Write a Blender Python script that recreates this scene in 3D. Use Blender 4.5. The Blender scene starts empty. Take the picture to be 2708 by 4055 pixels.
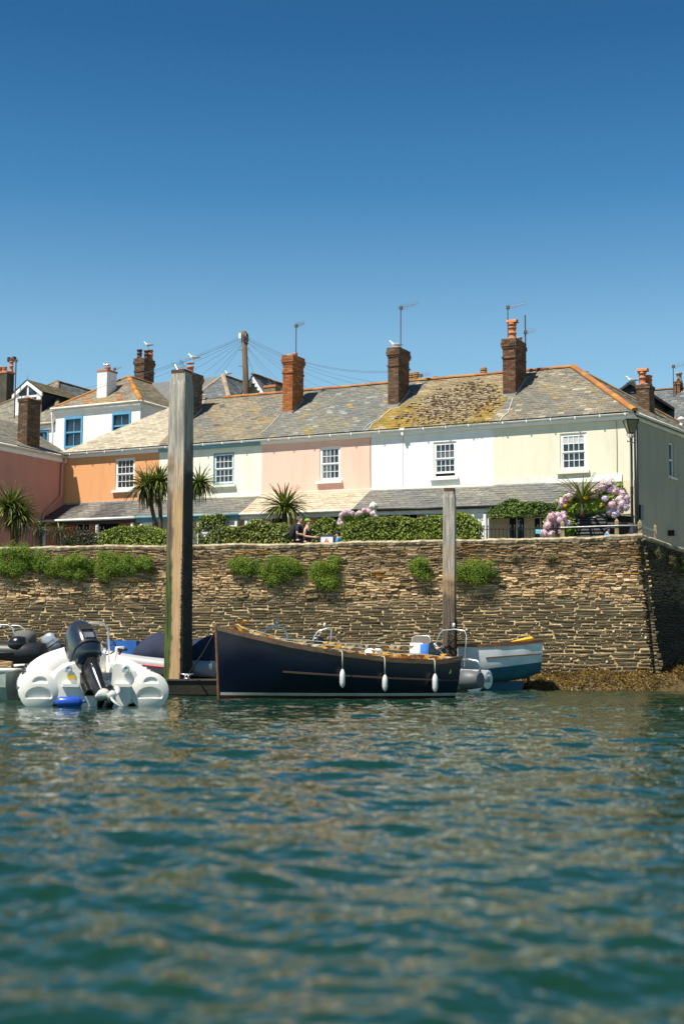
import bpy, math, random
import numpy as np
from mathutils import Vector, Matrix, Euler
random.seed(7); rng = np.random.default_rng(7)
sc = bpy.context.scene; COL = sc.collection
R = math.radians
U01 = random.uniform

# ---------------------------------------------------------------- camera
FPX, CXP, CYP, CAMH = 5632.0, 1354.0, 2027.5, 0.95      # 50 mm lens on a 24 x 36 mm upright frame
pitch, roll = math.atan((2600.0 - CYP) / FPX), 0.006
Wv = np.array([0, math.cos(pitch), math.sin(pitch)])
U0 = np.array([0, -math.sin(pitch), math.cos(pitch)])
Xv = np.array([1.0, 0, 0])
Rv = Xv * math.cos(roll) + U0 * math.sin(roll)
Uv = U0 * math.cos(roll) - Xv * math.sin(roll)
CAM = np.array([0, 0, CAMH])
cam = bpy.data.cameras.new('camera'); camo = bpy.data.objects.new('camera', cam); COL.objects.link(camo)
camo.matrix_world = Matrix(((Rv[0], Uv[0], -Wv[0], CAM[0]), (Rv[1], Uv[1], -Wv[1], CAM[1]), (Rv[2], Uv[2], -Wv[2], CAM[2]), (0, 0, 0, 1)))
cam.sensor_fit = 'VERTICAL'; cam.sensor_height = 36; cam.sensor_width = 24; cam.lens = 50
cam.clip_start = 0.1; cam.clip_end = 3000
cam.dof.use_dof = True; cam.dof.focus_distance = 46; cam.dof.aperture_fstop = 1.4
sc.camera = camo
# ---------------------------------------------------------------- sky and sun
SUN_AZ, SUN_EL = 48.8, 60.0            # degrees left of straight behind the camera, elevation
sun_vec = Vector((-math.sin(R(SUN_AZ)) * math.cos(R(SUN_EL)), -math.cos(R(SUN_AZ)) * math.cos(R(SUN_EL)), math.sin(R(SUN_EL))))
world = bpy.data.worlds.new('World'); sc.world = world; world.use_nodes = True
wn = world.node_tree.nodes; wl = world.node_tree.links
bg = wn['Background']
sky = wn.new('ShaderNodeTexSky'); sky.sky_type = 'NISHITA'; sky.sun_disc = False
sky.sun_elevation = R(SUN_EL); sky.sun_rotation = R(180 + SUN_AZ)
sky.altitude = 0; sky.air_density = 1.0; sky.dust_density = 0.0; sky.ozone_density = 4.0
tcw = wn.new('ShaderNodeTexCoord'); sxw = wn.new('ShaderNodeSeparateXYZ'); wl.new(tcw.outputs['Generated'], sxw.inputs[0])
crw = wn.new('ShaderNodeValToRGB'); wl.new(sxw.outputs['Z'], crw.inputs[0])          # tint over the sky: blue deepens with height, zenith darkened to deepen shadows
ew = crw.color_ramp.elements; ew[0].position = 0.0; ew[0].color = (1.15, 1.2, 1.02, 1); ew[1].position = 1.0; ew[1].color = (.09, .31, .46, 1)
for pos_, c_ in ((.2215, (.86, 1.06, .98)), (.317, (.35, .74, .84)), (.4115, (.19, .52, .67))): q_ = ew.new(pos_); q_.color = (*c_, 1)
mxw = wn.new('ShaderNodeMix'); mxw.data_type = 'RGBA'; mxw.blend_type = 'MULTIPLY'; mxw.inputs[0].default_value = 1
wl.new(sky.outputs[0], mxw.inputs[6]); wl.new(crw.outputs[0], mxw.inputs[7]); wl.new(mxw.outputs[2], bg.inputs[0])
bg.inputs[1].default_value = 0.089
sun = bpy.data.lights.new('sun', 'SUN'); sun.energy = 5.0; sun.angle = R(0.53); sun.color = (1, 0.935, 0.82)
suno = bpy.data.objects.new('sun', sun); COL.objects.link(suno)
suno.rotation_euler = sun_vec.to_track_quat('Z', 'Y').to_euler()
sc.view_settings.view_transform = 'Standard'; sc.view_settings.look = 'None'
sc.view_settings.exposure = 0.62; sc.view_settings.gamma = 1.0; sc.view_settings.use_curve_mapping = False
sc.cycles.use_denoising = True
sc.cycles.max_bounces = 6; sc.cycles.transparent_max_bounces = 12

# ---------------------------------------------------------------- survey helpers: sight lines of the photograph met with real planes
def ray(px, py): return Wv + Rv * (px - CXP) / FPX - Uv * (py - CYP) / FPX
def at(px, py, y):
    d = ray(px, py); return CAM + d * (y / d[1])
def water_y(px, py):
    d = ray(px, py); return -CAMH / d[2] * d[1]
class Frame:
    def __init__(s, o, deg):
        s.o = np.array(o, float); a = R(deg); s.rz = -a
        s.ex = np.array([math.cos(a), -math.sin(a), 0]); s.ey = np.array([math.sin(a), math.cos(a), 0])
    def px(s, px, py, y=0.0):
        d = ray(px, py); t = ((s.o - CAM) @ s.ey + y) / (d @ s.ey); P = CAM + t * d - s.o
        return float(P @ s.ex), float(P[2])
    def pxx(s, px, py, x=0.0):
        d = ray(px, py); t = ((s.o - CAM) @ s.ex + x) / (d @ s.ex); P = CAM + t * d - s.o
        return float(P @ s.ey), float(P[2])
    def w(s, x, y, z): return s.o + x * s.ex + y * s.ey + np.array([0, 0, z])

# ---------------------------------------------------------------- mesh builder
class MB:
    def __init__(s): s.v = []; s.f = []; s.c = []
    def add(s, vs, fs, col=None):
        b = len(s.v); s.v += [tuple(map(float, p)) for p in vs]; s.f += [tuple(i + b for i in f) for f in fs]
        if col is not None: s.c += [col] * len(vs)
        return s
    def hexa(s, p, col=None):
        return s.add(p, [(0, 3, 2, 1), (4, 5, 6, 7), (0, 1, 5, 4), (1, 2, 6, 5), (2, 3, 7, 6), (3, 0, 4, 7)], col)
    def box(s, x0, x1, y0, y1, z0, z1, col=None):
        return s.hexa([(x0, y0, z0), (x1, y0, z0), (x1, y1, z0), (x0, y1, z0), (x0, y0, z1), (x1, y0, z1), (x1, y1, z1), (x0, y1, z1)], col)
    def quad(s, a, b, c, d, col=None): return s.add([a, b, c, d], [(0, 1, 2, 3)], col)
    def poly(s, pts, col=None): return s.add(pts, [tuple(range(len(pts)))], col)
    def slab(s, pts, off, col=None):
        n = len(pts); q = [tuple(np.array(p) + np.array(off)) for p in pts]
        fs = [tuple(range(n)), tuple(range(2 * n - 1, n - 1, -1))] + [(i, i + n, (i + 1) % n + n, (i + 1) % n) for i in range(n)]
        return s.add(list(pts) + q, fs, col)
    def rings(s, rs, cap=True, closed=True, col=None):
        n = len(rs[0]); vs = [p for r in rs for p in r]; fs = []
        for i in range(len(rs) - 1):
            for j in range(n if closed else n - 1):
                k = (j + 1) % n; fs.append((i * n + j, i * n + k, (i + 1) * n + k, (i + 1) * n + j))
        if cap: fs += [tuple(range(n - 1, -1, -1)), tuple((len(rs) - 1) * n + j for j in range(n))]
        return s.add(vs, fs, col)
    def tube(s, pts, r, n=8, cap=True, flat=1.0, col=None):
        pts = [np.array(p, float) for p in pts]; m = len(pts)
        rr = r if hasattr(r, '__len__') else [r] * m
        rs = []; ref = None
        for i in range(m):
            d = pts[min(i + 1, m - 1)] - pts[max(i - 1, 0)]; d = d / (np.linalg.norm(d) + 1e-9)
            if ref is None:
                ref = np.array([0, 0, 1.0]) if abs(d[2]) < 0.9 else np.array([1.0, 0, 0])
            a = np.cross(d, ref); a /= np.linalg.norm(a) + 1e-9; b = np.cross(a, d); ref = b
            rs.append([pts[i] + rr[i] * (math.cos(t) * a + flat * math.sin(t) * b) for t in np.linspace(0, 2 * math.pi, n, False)])
        return s.rings(rs, cap, True, col)
    def lathe(s, prof, c=(0, 0, 0), n=12, axis='z', col=None):
        rs = []
        for r, h in prof:
            q = []
            for t in np.linspace(0, 2 * math.pi, n, False):
                a, b = r * math.cos(t), r * math.sin(t)
                q.append((c[0] + a, c[1] + b, c[2] + h) if axis == 'z' else ((c[0] + a, c[1] + h, c[2] + b) if axis == 'y' else (c[0] + h, c[1] + a, c[2] + b)))
            rs.append(q)
        return s.rings(rs, True, True, col)
    def ball(s, c, r, nu=10, nv=6, jit=0.0, col=None):
        r = r if hasattr(r, '__len__') else (r, r, r); rs = []
        for i in range(nv + 1):
            ph = -math.pi / 2 + math.pi * i / nv; q = []
            for j in range(nu):
                t = 2 * math.pi * j / nu; k = 1 + U01(-jit, jit); cr = max(math.cos(ph), 0.04)
                q.append((c[0] + r[0] * cr * math.cos(t) * k, c[1] + r[1] * cr * math.sin(t) * k, c[2] + r[2] * math.sin(ph) * k))
            rs.append(q)
        return s.rings(rs, True, True, col)
    def xf(s, Mx):
        A = np.array(Mx)[:3, :3]; t = np.array(Mx)[:3, 3]
        if s.v: s.v = [tuple(p) for p in (np.array(s.v) @ A.T + t)]
        return s
    def mesh(s, name, off=(0, 0, 0), smooth=False):
        me = bpy.data.meshes.new(name); o = np.array(off)
        me.from_pydata([tuple(p) for p in (np.array(s.v) - o)], [], s.f)
        if smooth: me.polygons.foreach_set('use_smooth', [True] * len(me.polygons))
        if s.c:
            at_ = me.attributes.new('col', 'FLOAT_COLOR', 'POINT')
            at_.data.foreach_set('color', np.array([(c[0], c[1], c[2], 1.0) for c in s.c], 'f').ravel())
        me.update(); return me
    def build(s, name, mat, parent=None, smooth=False, off=(0, 0, 0)):
        return put(name, s.mesh(name, off, smooth), mat, parent)
def put(name, me, mat=None, parent=None, loc=None, rot=None, scale=None, color=None):
    if mat is not None and not me.materials: me.materials.append(mat)
    o = bpy.data.objects.new(name, me); COL.objects.link(o)
    if parent is not None: o.parent = parent
    if loc is not None: o.location = loc
    if rot is not None: o.rotation_euler = rot
    if scale is not None: o.scale = scale
    if color is not None: o.color = (color[0], color[1], color[2], 1)
    return o
def tag(o, label=None, cat=None, group=None, kind=None):
    if label: o['label'] = label
    if cat: o['category'] = cat
    if group: o['group'] = group
    if kind: o['kind'] = kind
    return o
def empty(name, label, cat, loc, rz=0.0, group=None):
    o = bpy.data.objects.new(name, None); COL.objects.link(o); o.empty_display_size = 0.2
    o.location = tuple(map(float, loc)); o.rotation_euler = (0, 0, rz)
    return tag(o, label, cat, group)
class Thing:
    """an Empty at the base of a thing; parts are given in the coordinates of a frame"""
    def __init__(s, fr, name, label, cat, org, group=None):
        s.fr = fr; s.org = np.array(org, float); s.o = empty(name, label, cat, fr.w(*org), fr.rz, group)
    def part(s, name, mb, mat, parent=None, smooth=False, kind=None):
        o = mb.build(name, mat, parent or s.o, smooth, s.org)
        if kind: o['kind'] = kind
        return o
    def piece(s, name, me, mat, pos, rot=None, scale=None, parent=None, color=None):
        return put(name, me, mat, parent or s.o, tuple(np.array(pos) - s.org), rot, scale, color)
ID = Frame((0, 0, 0), 0)

# ---------------------------------------------------------------- materials
def M(name, col, col2=None, scale=4.0, rough=0.8, bump=0.0, bscale=40.0, metal=0.0, spec=0.4, mode=None, stretch=(1, 1, 1),
      lo=0.38, hi=0.62, island=0.0, trans=0.0, coat=0.0, world=False):
    m = bpy.data.materials.new(name); m.use_nodes = True; nt = m.node_tree; n = nt.nodes; l = nt.links
    b = n['Principled BSDF']; b.inputs['Roughness'].default_value = rough; b.inputs['Metallic'].default_value = metal
    b.inputs['Specular IOR Level'].default_value = spec; b.inputs['Coat Weight'].default_value = coat
    tc = n.new('ShaderNodeTexCoord'); mp = n.new('ShaderNodeMapping'); mp.inputs['Scale'].default_value = stretch
    src = tc.outputs['Object']
    if world: src = n.new('ShaderNodeNewGeometry').outputs['Position']
    l.new(src, mp.inputs[0])
    if mode == 'obj':
        oi = n.new('ShaderNodeObjectInfo'); base = oi.outputs['Color']
    elif mode == 'attr':
        an = n.new('ShaderNodeAttribute'); an.attribute_name = 'col'; base = an.outputs['Color']
    else:
        rg = n.new('ShaderNodeRGB'); rg.outputs[0].default_value = (*col, 1); base = rg.outputs[0]
    if col2 is not None:
        nz = n.new('ShaderNodeTexNoise'); nz.inputs['Scale'].default_value = scale; nz.inputs['Detail'].default_value = 6; nz.inputs['Roughness'].default_value = 0.65
        l.new(mp.outputs[0], nz.inputs['Vector'])
        mr = n.new('ShaderNodeMapRange'); mr.inputs[1].default_value = lo; mr.inputs[2].default_value = hi; l.new(nz.outputs['Fac'], mr.inputs[0])
        mx = n.new('ShaderNodeMix'); mx.data_type = 'RGBA'; mx.blend_type = 'MIX' if mode is None else 'MULTIPLY'
        l.new(mr.outputs[0], mx.inputs[0]); l.new(base, mx.inputs[6]); mx.inputs[7].default_value = (*col2, 1); base = mx.outputs[2]
    if island:
        ge = n.new('ShaderNodeNewGeometry'); mr = n.new('ShaderNodeMapRange'); mr.inputs[3].default_value = 1 - island; mr.inputs[4].default_value = 1 + island
        l.new(ge.outputs['Random Per Island'], mr.inputs[0])
        mx = n.new('ShaderNodeMix'); mx.data_type = 'RGBA'; mx.blend_type = 'MULTIPLY'; mx.inputs[0].default_value = 1
        l.new(base, mx.inputs[6]); l.new(mr.outputs[0], mx.inputs[7]); base = mx.outputs[2]
    l.new(base, b.inputs['Base Color'])
    if bump:
        nb = n.new('ShaderNodeTexNoise'); nb.inputs['Scale'].default_value = bscale; nb.inputs['Detail'].default_value = 5
        l.new(mp.outputs[0], nb.inputs['Vector'])
        bp = n.new('ShaderNodeBump'); bp.inputs['Strength'].default_value = min(1.0, bump); bp.inputs['Distance'].default_value = 0.02
        l.new(nb.outputs['Fac'], bp.inputs['Height']); l.new(bp.outputs[0], b.inputs['Normal'])
    if trans:
        tr = n.new('ShaderNodeBsdfTranslucent'); l.new(base, tr.inputs[0]); ms = n.new('ShaderNodeMixShader'); ms.inputs[0].default_value = trans
        l.new(b.outputs[0], ms.inputs[1]); l.new(tr.outputs[0], ms.inputs[2]); l.new(ms.outputs[0], n['Material Output'].inputs[0])
    return m
def render_wall(name, c, rough_bump=0.25):
    d = tuple(x * k for x, k in zip(c, (0.84, 0.82, 0.78)))
    return M(name, c, d, 1.1, 0.9, rough_bump, 26, lo=0.46, hi=0.78, stretch=(1.6, 1.6, 0.35))
m_white = M('white_paint', (.8, .8, .78), (.7, .69, .65), 3, .55, 0, lo=.45, hi=.8)
m_offwhite = M('off_white_paint', (.72, .7, .62), (.6, .57, .5), 3, .6)
m_blue = M('blue_paint', (.10, .34, .55), (.08, .28, .46), 5, .5)
m_tealblue = M('teal_blue_paint', (.16, .36, .44), (.13, .3, .37), 5, .5)
m_glass = M('window_glass', (.012, .018, .028), (.03, .04, .05), 1.2, .04, spec=.6)
m_glassc = M('window_glass_before_curtain', (.16, .18, .2), (.05, .06, .07), 6, .06, spec=.6, stretch=(6, 6, .4))
m_glassb = M('window_glass_before_blind', (.5, .51, .5), None, rough=.15, spec=.6)
m_dark = M('dark_interior', (.012, .011, .01), rough=.9)
m_slate_o = M('slate_piece', (1, 1, 1), (.62, .6, .55), 14, .62, .35, 60, mode='obj', spec=.35)
m_slate_a = M('slate_course', (1, 1, 1), (.62, .6, .55), 14, .62, .35, 60, mode='attr', spec=.35)
m_deck = M('roof_felt', (.05, .047, .042), rough=.9)
m_tile_o = M('terracotta_tile', (1, 1, 1), (.75, .6, .42), 6, .8, .3, 40, mode='obj')
m_tile_a = M('terracotta_hip', (1, 1, 1), (.75, .6, .42), 6, .8, .3, 40, mode='attr')
m_brick_o = M('brick_piece', (1, 1, 1), (.66, .6, .52), 18, .88, .4, 70, mode='obj')
m_brick_a = M('brick_course', (1, 1, 1), (.66, .6, .52), 18, .88, .4, 70, mode='attr')
m_mortar = M('mortar', (.34, .3, .24), (.2, .18, .15), 5, .95, .3, 40)
m_lead = M('lead_flashing', (.3, .31, .32), (.2, .21, .22), 6, .6)
m_stone_o = M('stone_piece', (1, 1, 1), (.5, .48, .44), 9, .85, .8, 24, mode='obj', lo=.35, hi=.7)
m_stone_a = M('stone_course', (1, 1, 1), (.5, .48, .44), 9, .85, .8, 24, mode='attr', lo=.35, hi=.7)
m_iron = M('black_iron', (.012, .012, .014), rough=.45)
m_steel = M('stainless_steel', (.72, .72, .7), rough=.28, metal=.55, spec=.6)
m_galv = M('galvanised_pipe', (.55, .56, .57), (.4, .4, .4), 8, .35, metal=.8)
m_rope = M('rope', (.35, .29, .2), (.22, .18, .12), 60, .9)
m_terra = M('terracotta_pot', (.5, .19, .08), (.36, .14, .07), 8, .8, .2)

# ================================================================= WATER
def smooth(a, b, x): t = np.clip((x - a) / (b - a), 0, 1); return t * t * (3 - 2 * t)
def make_water():
    NR, NC = 1050, 420
    ys = 1.1 * np.exp(np.linspace(0, math.log(62 / 1.1), NR))
    cu = np.linspace(-1, 1, NC); cu = np.concatenate([[-14, -6, -2.5, -1.4], cu, [1.4, 2.5, 6, 14]])
    half = 0.34 * ys + 1.2
    X = half[:, None] * cu[None, :]; Y = np.repeat(ys[:, None], X.shape[1], 1)
    dy = np.gradient(ys)[:, None]; dx = (half * 2 / NC)[:, None]
    Z = np.zeros_like(X); DX = np.zeros_like(X); DY = np.zeros_like(X)
    r = np.random.default_rng(3)
    env = 0.75 + 0.35 * np.sin(X * 0.33 + Y * 0.21 + 1) * np.sin(Y * 0.3 - X * 0.12)
    for i in range(110):
        lam = math.exp(r.uniform(math.log(0.09), math.log(1.7))); k = 2 * math.pi / lam
        th = math.radians(255) + r.normal(0, 0.85)
        kx, ky = k * math.cos(th), k * math.sin(th)
        a = 0.0175 * (1.1 if lam > .5 else 1.0) / k * r.uniform(0.5, 1.5)
        need = np.maximum(np.abs(ky) * dy, np.abs(kx) * dx) / (2 * math.pi)
        fade = 1 - smooth(0.22, 0.45, need)
        ph = kx * X + ky * Y + r.uniform(0, 6.28)
        Z += a * fade * env * np.sin(ph); DX += a * fade * np.cos(ph) * math.cos(th) * 0.8; DY += a * fade * np.cos(ph) * math.sin(th) * 0.8
    X = X + DX; Y = Y + DY
    nr, nc = X.shape
    v = np.stack([X, Y, Z], -1).reshape(-1, 3)
    idx = np.arange(nr * nc).reshape(nr, nc)
    f = np.stack([idx[:-1, :-1], idx[:-1, 1:], idx[1:, 1:], idx[1:, :-1]], -1).reshape(-1, 4)
    me = bpy.data.meshes.new('water'); me.vertices.add(len(v)); me.vertices.foreach_set('co', v.astype('f').ravel())
    me.loops.add(f.size); me.loops.foreach_set('vertex_index', f.astype('i').ravel())
    me.polygons.add(len(f)); me.polygons.foreach_set('loop_start', np.arange(0, f.size, 4, dtype='i'))
    me.polygons.foreach_set('use_smooth', np.ones(len(f), dtype=bool)); me.update(); me.validate()
    m = bpy.data.materials.new('harbour_water'); m.use_nodes = True; n = m.node_tree.nodes; l = m.node_tree.links
    b = n['Principled BSDF']; b.inputs['Base Color'].default_value = (.006, .031, .016, 1); b.inputs['Roughness'].default_value = .02
    b.inputs['IOR'].default_value = 1.33
    ge = n.new('ShaderNodeNewGeometry'); mp = n.new('ShaderNodeMapping'); mp.inputs['Scale'].default_value = (1.5, .75, 1); mp.inputs['Rotation'].default_value = (0, 0, .12)
    l.new(ge.outputs['Position'], mp.inputs[0])
    n1 = n.new('ShaderNodeTexNoise'); n1.inputs['Scale'].default_value = 2.6; n1.inputs['Detail'].default_value = 2.5; n1.inputs['Roughness'].default_value = .62; n1.inputs['Distortion'].default_value = .5
    l.new(mp.outputs[0], n1.inputs['Vector'])
    n2 = n.new('ShaderNodeTexNoise'); n2.inputs['Scale'].default_value = 11; n2.inputs['Detail'].default_value = 3; n2.inputs['Distortion'].default_value = .3; l.new(mp.outputs[0], n2.inputs['Vector'])
    ad = n.new('ShaderNodeMath'); ad.operation = 'MULTIPLY_ADD'; l.new(n2.outputs['Fac'], ad.inputs[0]); ad.inputs[1].default_value = .08; l.new(n1.outputs['Fac'], ad.inputs[2])
    bp = n.new('ShaderNodeBump'); bp.inputs['Strength'].default_value = .5; bp.inputs['Distance'].default_value = .07
    l.new(ad.outputs[0], bp.inputs['Height']); l.new(bp.outputs[0], b.inputs['Normal'])
    tag(put('water', me, m), 'rippled green harbour water filling the foreground', None, None, 'structure')
make_water()

# ================================================================= QUAY GROUND
S = Frame((0, 46, 0), 14)                        # sea wall: x along the wall, y inland
WALL_TOP_PX = [(-500, 2169), (0, 2166), (180, 2164), (330, 2161), (430, 2158), (640, 2158), (900, 2154), (1050, 2152), (1200, 2150), (1345, 2146), (1670, 2138), (1800, 2135), (2008, 2134), (2140, 2129), (2330, 2125), (2410, 2117), (2535, 2114)]
WT = [S.px(*p) for p in WALL_TOP_PX]
WTX = [p[0] for p in WT]; WTZ = [p[1] for p in WT]
def wall_top(x): return float(np.interp(x, WTX, WTZ)) + 0.018 * math.sin(x * 2.1) * math.sin(x * .77 + 1)
XC, ZC = WTX[-1], WTZ[-1]
S2 = Frame(S.w(XC, 0, 0), -57)                   # return face of the wall beside the slipway
side_far = S2.px(2708, 2174)
SLOPE2 = (side_far[1] - ZC) / side_far[0]
def side_top(x): return ZC + SLOPE2 * x - 0.01 * math.sin(x * 3)
BAT = 0.12
GZ = 3.86                                        # paved quay level
def ground():
    mb = MB(); c = [S.w(-40, .3, GZ), S.w(XC - .6, .3, GZ), S.w(XC + 1.5, 5, GZ - .1), S.w(XC + 3.0, 60, GZ), S.w(-40, 60, GZ)]
    mb.slab(c, (0, 0, -.3))
    tag(mb.build('quay_pavement', M('paving', (.28, .26, .23), (.2, .19, .17), 3, .9, .3)), 'paved quay behind the sea wall', kind='structure')
    mb = MB()
    a, b = S2.w(.6, .55, side_top(.6) - .5), S2.w(14, .55, side_top(14) - .3)
    a2, b2 = S2.w(.6, 5, GZ - .1), S2.w(14, 5, side_top(14) - .3)
    mb.slab([tuple(a), tuple(b), tuple(b2), tuple(a2)], (0, 0, -.3))
    tag(mb.build('slipway', M('slipway_concrete', (.25, .23, .2), (.17, .16, .13), 3, .9, .3)), 'ramp running down beside the corner house', kind='structure')
    mb = MB(); n = 40
    seabed = [(-90, -20), (90, -20), (90, 110), (-90, 110)]
    mb.slab([(x, y, -2.2) for x, y in seabed], (0, 0, -.5))
    tag(mb.build('sea_bed', M('mud', (.08, .07, .045), rough=.9)), 'muddy harbour bed under the water', kind='structure')
    mb = MB(); mb.slab([tuple(S.w(-60, 10, GZ - .05)), tuple(S.w(XC + 2, 10, GZ - .05)), tuple(S.w(80, 40, -.4)), tuple(S.w(80, 200, -.4)), tuple(S.w(-60, 200, GZ - .05))], (0, 0, -3.8))
    tag(mb.build('town_ground', M('town_earth', (.2, .18, .14), (.14, .13, .1), .5, .9)), 'ground the houses behind stand on', kind='structure')
ground()

# ================================================================= SEA WALL
def stone_unit(seed):
    r = random.Random(seed); mb = MB()
    o = [(-.5, -.5), (0, -.5), (.5, -.5), (.5, 0), (.5, .5), (0, .5), (-.5, .5), (-.5, 0)]
    o = [(x * (1 - r.uniform(0, .1)) + r.uniform(-.03, .03), z * (1 - r.uniform(0, .42)) + r.uniform(-.04, .04)) for x, z in o]
    ring0 = [(x, 0, z) for x, z in o]; ring1 = [(x, -.55 + r.uniform(-.15, .15), z) for x, z in o]
    ring2 = [(x * r.uniform(.86, .95), -1 + r.uniform(-.1, .28), z * r.uniform(.55, .85)) for x, z in o]
    mb.rings([ring0, ring1, ring2], False)
    b = len(mb.v); mb.v.append((r.uniform(-.2, .2), -1 + r.uniform(-.12, .1), r.uniform(-.15, .15)))
    mb.f += [(16 + j, 16 + (j + 1) % 8, b) for j in range(8)]
    return mb
STONES = [stone_unit(i) for i in range(14)]
STONE_ME = [s.mesh('stone') for s in STONES]
for me in STONE_ME: me.materials.append(m_stone_o)
STONE_NP = [np.array(s.v) for s in STONES]
def stone_color(z, r, x=0.0):
    lower = 1 - float(smooth(2.5, 3.0, z + .18 * math.sin(x * .9) + .12 * math.sin(x * 2.3)))
    a = np.array([.155, .11, .056]) * r.uniform(.5, 1.35); q = r.random()
    b = np.array([.50, .40, .27]) * r.uniform(.45, 1.2)
    if q < .22: b = np.array([.55, .47, .37]) * r.uniform(.75, 1.15)
    elif q < .36: b = np.array([.19, .155, .115]) * r.uniform(.6, 1.2)
    elif q < .44 and z > 3.4: b = np.array([.5, .29, .08]) * r.uniform(.6, 1)
    b = b * np.array([.98, .85, .66]) * (.95 + .3 * float(smooth(2.6, 2.9, z) - smooth(3.5, 3.9, z)) - .22 * float(smooth(3.5, 3.9, z)))
    return tuple(a * lower + b * (1 - lower))
def stone_face(th, parent, fr, x0f, x1f, topf, zlo, nsingle, seed, dim=1.0):
    r = random.Random(seed); joined = MB(); cand = []
    z = zlo
    while z < 5:
        low = z < 2.7
        h = r.uniform(.065, .13) if low else (r.uniform(.055, .1) if z < 3.6 else r.uniform(.045, .085))
        x = x0f(z) - r.uniform(0, .4)
        while x < x1f(z):
            L = r.uniform(.25, .8) if low else r.uniform(.12, .5)
            if r.random() < .12: L *= .5
            last = x + L > x1f(z) - .12
            if last: L = max(.12, x1f(z) - x + r.uniform(-.03, .07))
            xm = x + L / 2; zm = z + h / 2 + .03 * math.sin(xm * 1.3 + z * 2) + .02 * math.sin(xm * 3.1 - z)
            hh = h * (r.uniform(.74, 1.0) if low else r.uniform(.75, 1.45))
            if low and r.random() < .12: hh *= 1.5
            tp = topf(xm)
            if zm + hh / 2 < tp - .13 and x > x0f(z) - .5:
                dp = r.uniform(.008, .034) if low else r.uniform(.008, .055)
                if 2.8 < zm < 3.7 and r.random() < .25: dp += .045
                pos = (xm, -(tp - zm) * BAT + .035, zm)
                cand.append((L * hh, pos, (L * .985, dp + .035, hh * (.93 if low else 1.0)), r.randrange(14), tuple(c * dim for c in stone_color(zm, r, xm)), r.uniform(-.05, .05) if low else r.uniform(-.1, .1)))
            x += L
        z += h
    cand.sort(key=lambda c: -c[0])
    for i, (a, pos, scl, k, col, ry) in enumerate(cand):
        if i < nsingle: th.piece('stone', STONE_ME[k], None, pos, (0, ry, 0), scl, parent, col)
        else:
            A = STONE_NP[k] * np.array(scl); c_, s_ = math.cos(ry), math.sin(ry)
            B = np.stack([A[:, 0] * c_ + A[:, 2] * s_, A[:, 1], -A[:, 0] * s_ + A[:, 2] * c_], 1) + np.array(pos)
            joined.add(B, STONES[k].f, col)
    return joined
m_bed = bpy.data.materials.new('wall_mortar'); m_bed.use_nodes = True
def bed_material(m):
    n = m.node_tree.nodes; l = m.node_tree.links; b = n['Principled BSDF']; b.inputs['Roughness'].default_value = .95
    ge = n.new('ShaderNodeNewGeometry'); sx = n.new('ShaderNodeSeparateXYZ'); l.new(ge.outputs['Position'], sx.inputs[0])
    nz = n.new('ShaderNodeTexNoise'); nz.inputs['Scale'].default_value = .7; nz.inputs['Detail'].default_value = 4; l.new(ge.outputs['Position'], nz.inputs['Vector'])
    ad = n.new('ShaderNodeMath'); ad.operation = 'MULTIPLY_ADD'; l.new(nz.outputs['Fac'], ad.inputs[0]); ad.inputs[1].default_value = 1.6; l.new(sx.outputs['Z'], ad.inputs[2])
    cr = n.new('ShaderNodeValToRGB'); mr = n.new('ShaderNodeMapRange'); mr.inputs[1].default_value = 0; mr.inputs[2].default_value = 6; l.new(ad.outputs[0], mr.inputs[0]); l.new(mr.outputs[0], cr.inputs[0])
    e = cr.color_ramp.elements; e[0].position = .12; e[0].color = (.24, .175, .085, 1); e[1].position = .28; e[1].color = (.52, .38, .19, 1)
    q = cr.color_ramp.elements.new(.6); q.color = (.56, .42, .23, 1); q = cr.color_ramp.elements.new(.72); q.color = (.45, .35, .21, 1); q = cr.color_ramp.elements.new(.95); q.color = (.2, .155, .095, 1)
    n2 = n.new('ShaderNodeTexNoise'); n2.inputs['Scale'].default_value = 7; n2.inputs['Detail'].default_value = 5; l.new(ge.outputs['Position'], n2.inputs['Vector'])
    mr2 = n.new('ShaderNodeMapRange'); mr2.inputs[1].default_value = .35; mr2.inputs[2].default_value = .65; mr2.inputs[3].default_value = .6; mr2.inputs[4].default_value = 1.15; l.new(n2.outputs['Fac'], mr2.inputs[0])
    mx = n.new('ShaderNodeMix'); mx.data_type = 'RGBA'; mx.blend_type = 'MULTIPLY'; mx.inputs[0].default_value = 1; l.new(cr.outputs[0], mx.inputs[6]); l.new(mr2.outputs[0], mx.inputs[7])
    l.new(mx.outputs[2], b.inputs['Base Color'])
    bp = n.new('ShaderNodeBump'); bp.inputs['Strength'].default_value = .8; bp.inputs['Distance'].default_value = .04; l.new(n2.outputs['Fac'], bp.inputs['Height']); l.new(bp.outputs[0], b.inputs['Normal'])
bed_material(m_bed)
m_cope = M('coping_mortar', (.52, .42, .28), (.24, .185, .115), 4, .95, 1.0, 9)
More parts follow.
